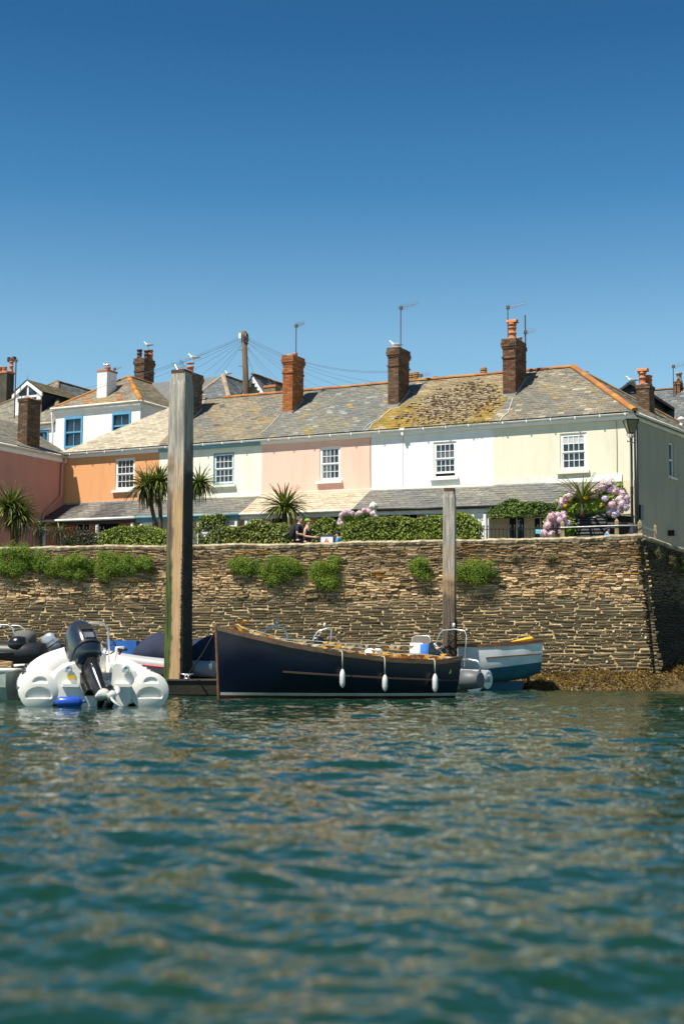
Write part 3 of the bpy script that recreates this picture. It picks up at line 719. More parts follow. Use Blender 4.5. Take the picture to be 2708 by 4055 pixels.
def ground_window(th, px0, py0, px1, py1, mat, nx=2, y=0.0):
    x0, z1 = T.px(px0, py0, y); x1, z0 = T.px(px1, py1, y); f = MB(); fw = .06
    f.box(x0, x0 + fw, y - .03, y + .03, z0, z1); f.box(x1 - fw, x1, y - .03, y + .03, z0, z1); f.box(x0 + fw, x1 - fw, y - .031, y + .03, z1 - fw, z1); f.box(x0 + fw, x1 - fw, y - .031, y + .03, z0, z0 + fw)
    for i in range(1, nx): xx = x0 + (x1 - x0) * i / nx; f.box(xx - .025, xx + .025, y - .029, y + .03, z0 + fw, z1 - fw)
    w = th.part('window', f, mat)
    for i in range(nx): th.piece('pane', pane_mesh(m_glass), None, (x0 + (x1 - x0) * (i + .5) / nx, y - .012, (z0 + z1) / 2), None, ((x1 - x0) / nx - .01, 1, z1 - z0 - .02), w)
for i, (nm, wm, cf, pf, lab) in enumerate(HOUSE):
    a, b = XS[i], XS[i + 1]
    th = Thing(T, nm + '_cottage', lab, 'house', ((a + b) / 2, 0, GZ), 'terrace of pastel cottages'); TH.append(th)
    (p0, p1, sp, fr_, op) = WIN[i]
    wx0, wz1 = T.px(*p0); wx1, wz0 = T.px(*p1)
    th.part('wall', wall_holes(a, b, GZ, 9.37, [(wx0, wx1, wz0, wz1)]), wm)
    sash_window(th, wx0, wx1, wz0, wz1, 4, 4, m_tealblue if fr_ else m_white, m_white, .07, .11, op, sp, sillmat=(wm if i in (1, 4) else m_white))
    # roof
    e0 = (a - (.12 if i == 0 else 0), YE, ZE); e1 = (b + (.1 if i == 4 else 0), YE, ZE); r0 = (a + (3.7 if i == 0 else 0), YR, ZR); r1 = (8.06 if i == 4 else b, YR, ZR)
    dk = MB(); dk.poly([e0, e1, r1, r0]); yb, zb = 7.3, ZE
    dk.poly([r0, r1, (b + (.85 if i == 4 else 0), yb, zb), (a, yb, zb)])
    if i == 0: dk.poly([(a - .12, yb, zb), e0, r0])
    rf = th.part('roof', dk, m_deck)
    slates(th, rf, [e0, e1, r1, r0], cf, 210, seed=20 + i)
    back = MB(); back.quad((a, 7.2, GZ), (a, 7.2, 9.4), (b, 7.2, 9.4), (b, 7.2, GZ))
    if i == 0: back.quad((a, .01, GZ), (a, .01, 9.4), (a, 7.2, 9.4), (a, 7.2, GZ))
    th.part('back_wall', back, wm)
    if i > 0: ridge(th, rf, (r0[0] if i != 1 else r0[0] + .9, YR, ZR), r1, TERRA, seed=i)
    else: ridge(th, rf, r0, r1, [(.2, .19, .17)], seed=i)
    fm = m_tealblue if i == 1 else m_white
    th.part('fascia', MB().box(a + .003, b - .003, -.115, -.003, 9.235, 9.375), fm)
    th.part('soffit', MB().box(a + .003, b - .003, YE - .01, -.003, 9.378, 9.42), m_white)
    gutter(th, a, b, 9.425, -.205)
    # porch
    zt, ze = PZT[i], PZE[i]; bx = b if i < 4 else 10.55
    ze2 = PZE[i + 1] if i < 4 else 6.2
    zt2 = zt + (ze2 - ze)                       # keep each lean-to roof a true plane
    q = [(a, PY, ze), (bx, PY, ze2), (bx, -.004, zt2), (a, -.004, zt)]
    dk = MB(); dk.slab(q, (0, 0, -.05)); pr = th.part('porch_roof', dk, m_deck)
    slates(th, pr, q, pf, 90, .3, .2, .018, 40 + i)
    th.part('flashing', MB().hexa([(a, -.06, zt - .01), (bx, -.06, zt2 - .01), (bx, -.002, zt2 - .01), (a, -.002, zt - .01), (a, -.06, zt + .05), (bx, -.06, zt2 + .05), (bx, -.002, zt2 + .07), (a, -.002, zt + .07)]), [m_lead, wm, wm, w_cream, m_offwhite][i])
    gm_ = m_white if i < 1 else (m_tealblue if i == 1 else (m_offwhite if i == 2 else m_iron))
    th.part('porch_gutter', MB().tube([(a, PY - .06, ze - .03), (bx, PY - .06, ze2 - .03)], .05, 8), gm_, None, True)
    th.part('porch_beam', MB().hexa([(a, PY + .02, ze - .22), (bx, PY + .02, ze2 - .22), (bx, PY + .12, ze2 - .22), (a, PY + .12, ze - .22), (a, PY + .02, ze - .052), (bx, PY + .02, ze2 - .052), (bx, PY + .12, ze2 - .052), (a, PY + .12, ze - .052)]), [m_deck, m_tealblue, m_offwhite, m_offwhite, m_offwhite][i])
    for xx in (a + .25, (a + bx) / 2 + .5, bx - .2):
        th.part('porch_post', MB().box(xx - .05, xx + .05, PY + .02, PY + .12, GZ, ze2 - .22), m_ppost)
    th.part('ground_floor_wall', MB().box(a + .01, b - .01, -.02, -.004, GZ, min(zt, zt2) - .02), gf_mats[i])
# ground floor windows and doors under the porches
ground_window(TH[0], 308, 2070, 360, 2104, m_offwhite, 2, -.03); ground_window(TH[0], 380, 2070, 470, 2140, m_deck, 2, -.03)
ground_window(TH[1], 700, 2050, 760, 2130, m_offwhite, 2, -.03)
ground_window(TH[2], 1257, 2031, 1352, 2075, m_offwhite, 3, -.03); ground_window(TH[2], 1075, 2040, 1130, 2150, m_ppost, 1, -.03)
ground_window(TH[3], 1524, 2030, 1584, 2080, m_offwhite, 2, -.03); ground_window(TH[3], 1586, 2020, 1656, 2120, m_white, 2, -.03); ground_window(TH[3], 1724, 2028, 1790, 2090, m_offwhite, 2, -.03)
ground_window(TH[4], 2010, 2046, 2082, 2140, m_offwhite, 2, -.03); ground_window(TH[4], 2110, 2046, 2170, 2140, m_offwhite, 2, -.03)
def boarded(th, px0, px1, py0, y, mat, zb=GZ):
    x0, z1 = T.px(px0, py0, y); x1, _ = T.px(px1, py0, y); n = max(2, round((x1 - x0) / .16))
    for k in range(n):
        w = (x1 - x0) / n; th.part('weatherboard', MB().box(x0 + k * w + .004, x0 + (k + 1) * w - .004, y, y + .03, zb, z1), mat)
boarded(TH[3], 1808, 1934, 2006, PY + .1, m_white)
boarded(TH[1], 880, 940, 2038, PY + .1, m_white); boarded(TH[2], 968, 1014, 2034, PY + .1, m_white)
boarded(TH[0], 562, 604, 2052, PY + .1, m_white)
# moss on the white cottage roof
def moss():
    th = TH[3]; mb = MB(); nrm = np.array([0, -TANP, 1]); nrm /= np.linalg.norm(nrm); et = np.array([0, YR - YE, ZR - ZE]) / L_SL
    r = random.Random(4); k = 0
    while k < 1150:
        s = r.uniform(.2, 4.9); t = r.uniform(.05, 4.1)
        c = 1.0 - ((s - 2.9) / 2.1) ** 2 - ((t - 1.7) / 2.3) ** 2 + vnoise(s * 2, t * 2, 8) * .5 - .25
        if s < 1.4 and t < 1.1: c += .35
        if r.random() > c: continue
        p = np.array([XS[3] + s, YE, ZE]) + et * (round(t / .17) * .17 + r.uniform(-.03, .05)) + nrm * .015
        sz = r.uniform(.03, .075); q = r.random(); col = (.075, .042, .025) if q < .45 else ((.17, .115, .065) if q < .72 else (.42, .35, .26)); kk = r.uniform(.7, 1.2)
        mb.ball(p, (sz * 1.2, sz, sz * .55), 6, 4, .25, tuple(v * kk for v in col)); k += 1
    th.part('moss', mb, M('moss', (1, 1, 1), (.6, .6, .6), 30, .95, .6, 50, mode='attr'), None, True, 'stuff')
    # weeds rooted in the gutter
    P = []
    for _ in range(420):
        x = r.gauss(0, 1) * .38 + r.choice((4.2, 4.7, 5.05, 5.6)) * 1.0; P.append((T.px(1785 + (x - 4.2) * 95, 1690, -.2)[0], -.2 + r.uniform(-.07, .05), 9.43 + abs(r.gauss(0, .055))))
    P = np.array(P); Nn = np.tile([0, -.5, .8], (len(P), 1)) + rng.normal(0, .4, (len(P), 3))
    wd = put('gutter_weeds', leaf_mesh('gutter_weeds', P - th.org, Nn, .075, .5), leaf_mat('gutter_weed', (.14, .17, .02), (.2, .17, .05)), th.o); wd['kind'] = 'stuff'
moss()
# side of the corner cottage
T2 = Frame(T.w(XS[5], 0, 0), -57)
th = TH[4]
def toT(p): q = T2.w(*p) - T.o; return (float(q @ T.ex), float(q @ T.ey), float(q[2]))
def corner_side():
    wx0, wz1 = T2.px(2646, 1750); wx1, wz0 = T2.px(2668, 1893)
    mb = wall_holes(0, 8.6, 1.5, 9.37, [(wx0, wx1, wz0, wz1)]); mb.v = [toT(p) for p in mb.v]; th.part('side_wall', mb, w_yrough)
    f = MB(); fw = .06
    f.box(wx0, wx0 + fw, .05, .12, wz0, wz1); f.box(wx1 - fw, wx1, .05, .12, wz0, wz1); f.box(wx0 + fw, wx1 - fw, .051, .12, wz1 - fw, wz1); f.box(wx0 + fw, wx1 - fw, .051, .12, wz0, wz0 + fw); f.box(wx0 + fw, wx1 - fw, .045, .12, (wz0 + wz1) / 2 - .03, (wz0 + wz1) / 2 + .03)
    f.v = [toT(p) for p in f.v]; w = th.part('window', f, m_white)
    for a_, b_ in ((wz0, (wz0 + wz1) / 2), ((wz0 + wz1) / 2, wz1)):
        p = MB().quad((wx0 + fw, .09, a_), (wx1 - fw, .09, a_), (wx1 - fw, .09, b_), (wx0 + fw, .09, b_)); p.v = [toT(q) for q in p.v]; th.part('pane', p, m_glass, w)
    s_ = MB().box(wx0 - .08, wx1 + .08, -.1, .05, wz0 - .09, wz0 - .01); s_.v = [toT(p) for p in s_.v]; th.part('sill', s_, m_offwhite, w)
    A = np.array([XS[5] + .1, YE, ZE]); P = np.array([8.06, YR, ZR]); dirn = np.array([.108, .994, 0]); B = A + dirn * 8.9
    dk = MB().poly([A, B, P]); rf = th.part('side_roof', dk, m_deck); slates(th, rf, [A, B, P], c_yellow, 40, seed=33)
    ridge(th, rf, P, A, TERRA, .13, .36, 'hip_tile', 8, .05)
    ridge(th, rf, P, B, [(.3, .25, .15), (.36, .17, .07)], .1, .4, 'hip_tile', 9)
    g = MB(); g.tube([toT((-.1, -.17, 9.4)), toT((8.6, -.17, 9.4))], .06, 8); th.part('side_gutter', g, m_offwhite, None, True)
    fb = MB().box(.01, 8.6, -.06, -.003, 9.22, 9.372); fb.v = [toT(p) for p in fb.v]; th.part('side_fascia', fb, m_offwhite)
    pb = MB().tube([toT((.08, -.07, 9.35)), toT((.08, -.07, 3.3))], .05, 8); th.part('downpipe', pb, m_iron, None, True)
    pb = MB().tube([(XS[5] - .1, -.06, 9.3), (XS[5] - .1, -.06, GZ)], .035, 8); th.part('downpipe', pb, M('grey_pipe', (.3, .29, .27), rough=.6), None, True)
    bx_ = MB().box(.17, .42, -.16, -.003, 5.75, 6.25); bx_.v = [toT(p) for p in bx_.v]; th.part('meter_box', bx_, m_iron)
    th.part('skirt_render', MB().hexa([(6.2, -.05, 7.1), (10.9, -.12, 7.06), (10.9, -.005, 7.06), (6.2, -.005, 7.1), (6.2, -.03, 7.38), (10.9, -.03, 7.34), (10.9, -.005, 7.34), (6.2, -.005, 7.38)]), m_offwhite)
    # boarded side outlet lamp
    lp = MB().box(3.2, 3.45, -.25, -.003, 5.4, 5.6); lp.v = [toT(p) for p in lp.v]; th.part('wall_light', lp, m_iron)
corner_side()
# terrace chimneys
def terrace_chimney(th, pxl, pxe, pxr, pyt, pyb, cols, seed, label, **k):
    x0, yf = roof_hit(pxl, pyb); x1 = T.px(pxe, pyb, yf)[0]; zt = T.px(pxl, pyt, yf)[1]; z0 = T.px(pxl, pyb, yf)[1]
    yb = T.pxx(pxr, pyt, x1)[0]
    yb = yf + min(max(yb - yf, .6), 1.25)
    ch = brick_stack(th, x0, x1, yf, yb, z0, zt, cols, seed=seed, label=label, **k)
    th.part('lead_apron', MB().box(x0 - .03, x1 + .03, yf - .03, yf - .004, z0 - .12, z0 + .1), m_lead, ch)
    th.part('lead_side', MB().hexa([(x1 + .004, yf - .03, z0 - .12), (x1 + .03, yf - .03, z0 - .12), (x1 + .03, yb, roof_z(yb) - .05), (x1 + .004, yb, roof_z(yb) - .05), (x1 + .004, yf - .03, z0 + .1), (x1 + .03, yf - .03, z0 + .1), (x1 + .03, yb, roof_z(yb) + .16), (x1 + .004, yb, roof_z(yb) + .16)]), m_lead, ch)
    return ch, (x0, x1, yf, yb, zt)
chA, bA = terrace_chimney(TH[1], 718, 757, 803, 1478, 1672, [(.13, .10, .085), (.17, .12, .1), (.1, .085, .08), (.2, .17, .15)], 51, 'weathered grey-brown brick chimney')
pot(TH[1], chA, bA[0] + .22, bA[2] + .3, bA[4], .32, .13); TH[1].part('pot_cap', MB().lathe([(.02, .0), (.17, .02), (.17, .04), (.02, .06)], (bA[0] + .22, bA[2] + .3, bA[4] + .42), 12), m_terra, chA)
chB, bB = terrace_chimney(TH[2], 1118, 1157, 1203, 1407, 1643, ORANGE_BR, 52, 'bright orange brick chimney')
pot(TH[2], chB, bB[1] - .12, bB[2] + .45, bB[4], .16, .07)
chC, bC = terrace_chimney(TH[3], 1535, 1577, 1620, 1377, 1614, BROWN_BR, 53, 'dark brown brick chimney')
chD, bD = terrace_chimney(TH[4], 1990, 2040, 2078, 1342, 1572, [(.15, .06, .032), (.19, .085, .045), (.11, .055, .035), (.2, .13, .08)], 54, 'red-brown brick chimney with an orange hooded pot')
pot(TH[4], chD, (bD[0] + bD[1]) / 2 + .05, bD[2] + .25, bD[4], .62, .14, None, 2, True); pot(TH[4], chD, bD[1] - .1, bD[2] + .8, bD[4], .2, .08, m_mortar)
# chimney on the side roof of the corner cottage
def side_chimney():
    y = 3.55; x0 = T.px(2519, 1640, y)[0]; x1 = T.px(2570, 1640, y)[0]; zt = T.px(2519, 1524, y)[1]
    ch = brick_stack(th, x0, x1, y, y + .75, 9.75, zt, BROWN_BR, seed=55, bands=False, label='short brown brick chimney with two orange pots')
    for xx, yy, hh in ((x0 + .2, y + .18, .5), (x1 - .14, y + .5, .42)): pot(th, ch, xx, yy, zt, hh, .12, None, 1, xx < x0 + .25)
    th.part('lead_apron', MB().box(x0 - .05, x1 + .03, y - .04, y - .003, 9.4, 10.0), m_lead, ch)
side_chimney()

# cables pinned to roofs and fronts
m_cable = M('pale_cable', (.6, .56, .48), rough=.7)
def roof_cable(th, pts, r_=.014):
    q = []
    for px, py in pts: x, y = roof_hit(px, py); q.append((x, y, roof_z(y) + .05))
    th.part('cable', MB().tube(q, r_, 5), m_cable, None, True)
roof_cable(TH[2], [(1548, 1622), (1520, 1648), (1490, 1668), (1455, 1688), (1440, 1706)]); roof_cable(TH[3], [(1555, 1622), (1528, 1640), (1500, 1668), (1472, 1685), (1462, 1704)])
roof_cable(TH[2], [(1110, 1645), (1085, 1672), (1060, 1700), (1030, 1722)]); roof_cable(TH[4], [(2030, 1582), (2010, 1640), (1990, 1655), (1978, 1672)], .018)
TH[3].part('wall_joint', MB().box(T.px(1596, 1800)[0] - .006, T.px(1596, 1800)[0] + .006, -.008, .002, 7.3, 9.22), m_lead)
TH[4].part('wall_cable', MB().tube([(10.72, -.02, 9.2), (10.73, -.02, 8.4), (10.72, -.02, 7.4)], .012, 5), M('brown_cable', (.3, .24, .15), rough=.8))
TH[2].part('wall_cable', MB().tube([(1.2, -.02, 9.3), (1.19, -.025, 8.4), (1.21, -.02, 7.3)], .01, 5), bpy.data.materials['brown_cable'])
hx_ = T.px(1594, 1705, -.2)[0]; TH[3].part('rain_hopper', MB().box(hx_ - .1, hx_ + .1, -.3, -.14, 9.38, 9.46).box(hx_ - .04, hx_ + .04, -.26, -.16, 9.2, 9.38), m_white)

# ================================================================= HOUSES BEHIND
def hip_house(name, label, Yf, eL, eR, apex, run, wallmat, colf, back, zg=GZ, nsing=120, hipcol=None, seed=60, sidecol=None, rightcol=None, ridgecol=None):
    """house whose hipped end faces the harbour: eave pixel points on plane y = Yf, apex pixel on plane y = Yf + run"""
    xl, zl = T.px(*eL, Yf); xr, zr = T.px(*eR, Yf); z = (zl + zr) / 2; xa, za = T.px(*apex, Yf + run)
    th = Thing(T, name, label, 'house', ((xl + xr) / 2, Yf, zg), 'houses behind the terrace')
    A, B, P = np.array([xl, Yf - .15, z]), np.array([xr + .12, Yf - .15, z]), np.array([xa, Yf + run, za]); bk = np.array([0, back, 0])
    dk = MB(); dk.poly([A, B, P]); dk.poly([B, B + bk, P + bk * (1 if back > run else .6), P]); dk.poly([A, P, P + bk, A + bk])
    rf = th.part('roof', dk, m_deck)
    slates(th, rf, [A, B, P], colf, nsing, .3, .19, seed=seed)
    slates(th, rf, [B, B + bk, P + bk, P], sidecol or colf, 60, .3, .19, seed=seed + 1)
    hc = hipcol or [(.42, .2, .045)]
    ridge(th, rf, A, P, hc, .1, .4, 'hip_tile', seed); ridge(th, rf, B, P, hc, .13, .4, 'hip_tile', seed + 2); ridge(th, rf, P, P + bk, ridgecol or hc, .1, .4, seed=seed + 3)
    return th, xl, xr, z, P
# white house with blue windows
YW = 9.0
def c_ochre(s, t, r):
    n = vnoise(s, t, 9) + r.uniform(-.3, .3); c = mixc((.22, .23, .215), (.34, .24, .09), max(0, min(1, n - .1)))
    if r.random() < .14: c = (.36, .13, .04)
    return jit(c, r, .75, 1.2)
def c_tan(s, t, r): return jit(mixc((.27, .21, .11), (.2, .19, .16), r.random()), r, .7, 1.2)
def c_blue(s, t, r): return jit((.13, .145, .155) if r.random() < .85 else (.2, .21, .2), r, .75, 1.2)
def c_wing(s, t, r): return jit(mixc((.21, .215, .2), (.29, .25, .17), r.random()), r, .75, 1.2)
thw, xl, xr, zw, Pw = hip_house('white_house', 'white rendered house with bright blue window frames behind the orange cottage', YW, (214, 1621), (558, 1588), (511, 1493), 2.7, w_white, c_ochre, 9, nsing=150, hipcol=[(.42, .2, .03), (.45, .24, .05), (.38, .17, .05)], sidecol=c_tan)
w_rough = render_wall('white_roughcast', (.8, .79, .76), .8)
def white_house():
    th = thw; w1 = (T.px(259, 1652, YW)[0], T.px(330, 1652, YW)[0], T.px(290, 1773, YW)[1], T.px(290, 1650, YW)[1]); w2 = (T.px(447, 1632, YW)[0], T.px(520, 1632, YW)[0], T.px(480, 1740, YW)[1], T.px(480, 1632, YW)[1])
    th.part('wall', wall_holes(xl + .15, xr, GZ, zw + .02, [w1, w2], YW, .12), w_rough)
    th.part('side_wall', MB().quad((xr, YW, GZ), (xr, YW + 9, GZ), (xr, YW + 9, zw), (xr, YW, zw)), w_rough)
    for w in (w1, w2):
        f = MB(); fw = .09; y = YW + .05; x0, x1, z0, z1 = w
        f.box(x0, x0 + fw, y - .1, y + .06, z0, z1); f.box(x1 - fw, x1, y - .1, y + .06, z0, z1); f.box(x0 + fw, x1 - fw, y - .101, y + .06, z1 - .13, z1); f.box(x0 + fw, x1 - fw, y - .12, y + .06, z0, z0 + .1)
        m = (z0 + z1) / 2; f.box(x0 + fw, x1 - fw, y - .06, y + .05, m - .04, m + .04); f.box((x0 + x1) / 2 - .02, (x0 + x1) / 2 + .02, y - .03, y + .03, z0 + .1, z1 - .13)
        p = th.part('window', f, m_blue)
        for i in range(2):
            for j in range(2):
                th.piece('pane', pane_mesh(m_glass), None, (x0 + fw + (x1 - x0 - 2 * fw) * (i + .5) / 2, y + (.005 if j else .02), z0 + .1 + (z1 - z0 - .23) * (j + .5) / 2), (U01(-.01, .01), 0, U01(-.02, .02)), ((x1 - x0 - 2 * fw) / 2, 1, (z1 - z0 - .23) / 2), p)
    th.part('fascia', MB().box(xl + .05, xr + .05, YW - .08, YW - .003, zw - .28, zw - .02), m_white)
    th.part('gutter', MB().tube([(xl - .05, YW - .2, zw - .02), (xr + .15, YW - .2, zw - .02), (xr + .15, YW + 8, zw - .02)], .06, 8), m_offwhite, None, True)
    th.part('downpipe', MB().tube([(xl + .02, YW - .15, zw - .1), (xl - .02, YW - .1, zw - .35), (xl + .02, YW - .06, zw - 1.0), (xl + .02, YW - .06, 6)], .045, 8), m_white, None, True)
    # white chimney
    yc = YW + .55; x0 = T.px(384, 1592, yc)[0]; x1 = T.px(422, 1592, yc)[0]; z0 = T.px(400, 1595, yc)[1]; zt = T.px(400, 1464, yc)[1]
    ch = brick_stack(th, x0, x1, yc, yc + .85, z0 - .2, zt, BROWN_BR, flat=m_white, label='white rendered chimney with a metal cowl')
    pot(th, ch, (x0 + x1) / 2 + .08, yc + .35, zt, .18, .13); th.part('cowl', MB().lathe([(.05, .0), (.17, .02), (.17, .05), (.1, .1), (.02, .12)], ((x0 + x1) / 2 + .08, yc + .35, zt + .24), 12), m_steel, ch, True)
white_house()
# brick chimney standing behind the white house
def free_stack(name, label, Y, pxl, pxe, pxr, pyt, pyb, cols, pots, flat=None, seed=70, bands=False, zg=GZ):
    x0 = T.px(pxl, pyb, Y)[0]; x1 = T.px(pxe, pyb, Y)[0]; z0 = T.px(pxl, pyb, Y)[1]; zt = T.px(pxl, pyt, Y)[1]; yb = Y + min(1.6, max(.5, T.pxx(pxr, pyt, x1)[0] - Y))
    th = Thing(T, name, label, 'chimney', ((x0 + x1) / 2, Y, zg), 'chimneys of houses behind')
    ch = brick_stack(th, x0, x1, Y, yb, z0, zt, cols, flat=flat, seed=seed, bands=bands, name='stack')
    th.part('stack_base', MB().box(x0 + .02, x1 - .02, Y + .02, yb - .02, zg, z0), m_mortar)
    for fx, fy, h, r_, m in pots: pot(th, ch, x0 + (x1 - x0) * fx, Y + (yb - Y) * fy, zt, h, r_, m, 1)
    return th, (x0, x1, Y, yb, zt)
m_soot = M('sooty_pot', (.1, .05, .035), (.05, .03, .025), 5, .8)
fs1, fb1 = free_stack('brick_chimney', 'dark brick chimney with three pots rising behind the white house', 15, 532, 570, 612, 1420, 1512, BROWN_BR, [(.35, .15, .5, .13, m_soot), (.7, .5, .5, .12, m_soot), (.75, .85, .58, .13, None)], bands=True)
m_greyr = M('old_grey_render', (.09, .08, .06), (.05, .045, .03), 2, .95, .5, 12)
fs2, fb2 = free_stack('rendered_chimney', 'grey rendered chimney with terracotta pots at the left picture edge', 12, -60, 25, 58, 1478, 1610, BROWN_BR, [(.55, .3, .3, .13, None), (.75, .4, .3, .12, None), (.95, .75, .62, .1, None)], flat=m_greyr, seed=71)
mbx = MB(); c_ = (fb2[0] + (fb2[1] - fb2[0]) * .95, fb2[2] + (fb2[3] - fb2[2]) * .75, fb2[4] + .66)
mbx.box(c_[0] - .2, c_[0] + .2, c_[1] - .08, c_[1] + .08, c_[2], c_[2] + .14); mbx.box(c_[0] - .24, c_[0] - .12, c_[1] - .1, c_[1] + .1, c_[2] - .06, c_[2] + .2); mbx.box(c_[0] + .12, c_[0] + .24, c_[1] - .1, c_[1] + .1, c_[2] - .06, c_[2] + .2); fs2.part('pot_hood', mbx, m_soot)
# dormer house at the left
def dormer_house():
    Y = YW + .4
    th, a, b, z, P = hip_house('dormer_house', 'white house with a gabled dormer behind the left pink house', Y, (-260, 1705), (226, 1685), (228, 1512), 4.6, w_rough, c_wing, 8, nsing=200, hipcol=[(.2, .17, .12), (.26, .22, .15)], seed=75, sidecol=c_blue)
    w = (T.px(156, 1704, Y)[0], T.px(195, 1704, Y)[0], T.px(170, 1790, Y)[1], T.px(170, 1704, Y)[1])
    th.part('wall', wall_holes(a, b, GZ, z, [w], Y, .1), w_rough)
    th.part('side_wall', MB().quad((b, Y, GZ), (b, Y + 8, GZ), (b, Y + 8, z), (b, Y, z)), w_rough)
    th.part('gutter', MB().tube([(a, Y - .2, z - .02), (b, Y - .2, z - .02)], .05, 8), m_offwhite, None, True)
    f = MB(); x0, x1, z0, z1 = w; y = Y + .04; f.box(x0, x0 + .08, y - .08, y + .05, z0, z1); f.box(x1 - .08, x1, y - .08, y + .05, z0, z1); f.box(x0 + .08, x1 - .08, y - .081, y + .05, z1 - .1, z1); f.box(x0 + .08, x1 - .08, y - .05, y + .05, (z0 + z1) / 2 - .03, (z0 + z1) / 2 + .03); f.box((x0 + x1) / 2 - .02, (x0 + x1) / 2 + .02, y - .02, y + .05, z0, z1 - .1)
    p = th.part('window', f, m_blue)
    for j in range(2):
        for i in range(2): th.piece('pane', pane_mesh(m_glass), None, (x0 + (x1 - x0) * (.28 + .44 * i), y + .01, z0 + (z1 - z0) * (.25 + .5 * j)), None, ((x1 - x0) * .45, 1, (z1 - z0) * .5), p)
    # dormer
    yd = Y + 1.0
    gx0, gz0 = T.px(59, 1652, yd); gx1, _ = T.px(163, 1640, yd); _, ge = T.px(60, 1556, yd); gxm, gp = T.px(108, 1508, yd); gxm = (gx0 + gx1) / 2
    d = th.part('dormer', MB().box(gx0, gx1, yd + .05, yd + 3.2, gz0, ge), m_dark)
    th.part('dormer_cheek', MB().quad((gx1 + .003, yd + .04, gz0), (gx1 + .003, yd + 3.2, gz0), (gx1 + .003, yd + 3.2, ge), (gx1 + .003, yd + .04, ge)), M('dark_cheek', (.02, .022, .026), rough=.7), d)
    g = MB(); t = .2
    g.box(gx0, gx0 + t, yd - .05, yd + .04, gz0, ge); g.box(gx1 - t, gx1, yd - .05, yd + .04, gz0, ge)
    for s0, s1 in (((gx0 - .12, ge - .12), (gxm, gp)), ((gxm, gp), (gx1 + .12, ge - .12))):
        g.slab([(s0[0], yd - .12, s0[1]), (s1[0], yd - .12, s1[1]), (s1[0], yd - .12, s1[1] - .22), (s0[0], yd - .12, s0[1] - .22)], (0, .1, 0))
    th.part('bargeboard', g, m_white, d)
    th.part('gable_panel', MB().poly([(gx0 + .1, yd + .02, ge - .3), (gx1 - .1, yd + .02, ge - .3), (gxm, yd + .02, gp - .12)]), m_glassc, d)
    wb = MB(); wb.box(gx0 + t, gx1 - t, yd - .04, yd + .03, ge - .33, ge - .22); wb.box(gxm - .05, gxm + .05, yd - .04, yd + .03, gz0, gp - .2); wb.box(gx0 + t, gx0 + t + .08, yd - .04, yd + .03, gz0, ge); wb.box(gx1 - t - .08, gx1 - t, yd - .04, yd + .03, gz0, ge)
    th.part('dormer_frame', wb, m_white, d)
    th.part('pane', MB().quad((gx0 + t, yd, gz0), (gx1 - t, yd, gz0), (gx1 - t, yd, ge), (gx0 + t, yd, ge)), m_glass, d)
    e = .16; yb = yd + 3.4
    for sgn, xe in ((-1, gx0 - e), (1, gx1 + e)):
        q = [(xe, yd - .15, ge - .1), (xe, yb, ge - .1), (gxm, yb, gp + .02), (gxm, yd - .15, gp + .02)]
        if sgn < 0: q = [q[1], q[0], q[3], q[2]]
        th.part('dormer_roof', MB().poly(q), m_deck, d)
        r_ = random.Random(5); P0 = np.array(q[0]); es = np.array(q[1]) - P0; Ls = np.linalg.norm(es); es /= Ls; et = np.array(q[3]) - P0; Lt = np.linalg.norm(et); et /= Lt; nr = np.cross(es, et); nr *= np.sign(nr[2]); mb = MB(); k = 0
        for tt in np.arange(0, Lt, .19):
            for ss in np.arange(-.15 * (k % 2), Ls, .3):
                p = P0 + es * max(ss, 0) + et * tt + nr * .01; w_ = min(ss + .29, Ls) - max(ss, 0); h_ = min(.2, Lt - tt)
                mb.hexa([p, p + es * w_, p + es * w_ + et * h_, p + et * h_, p + nr * .02, p + es * w_ + nr * .02, p + es * w_ + et * h_ + nr * .008, p + et * h_ + nr * .008], jit((.17, .14, .08), r_, .7, 1.2))
            k += 1
        th.part('dormer_slates', mb, m_slate_a, d, kind='stuff')
    th.part('finial', MB().tube([(gxm, yd - .1, gp), (gxm, yd - .1, gp + .3)], [.03, .008], 6), m_lead, d)
dormer_house()
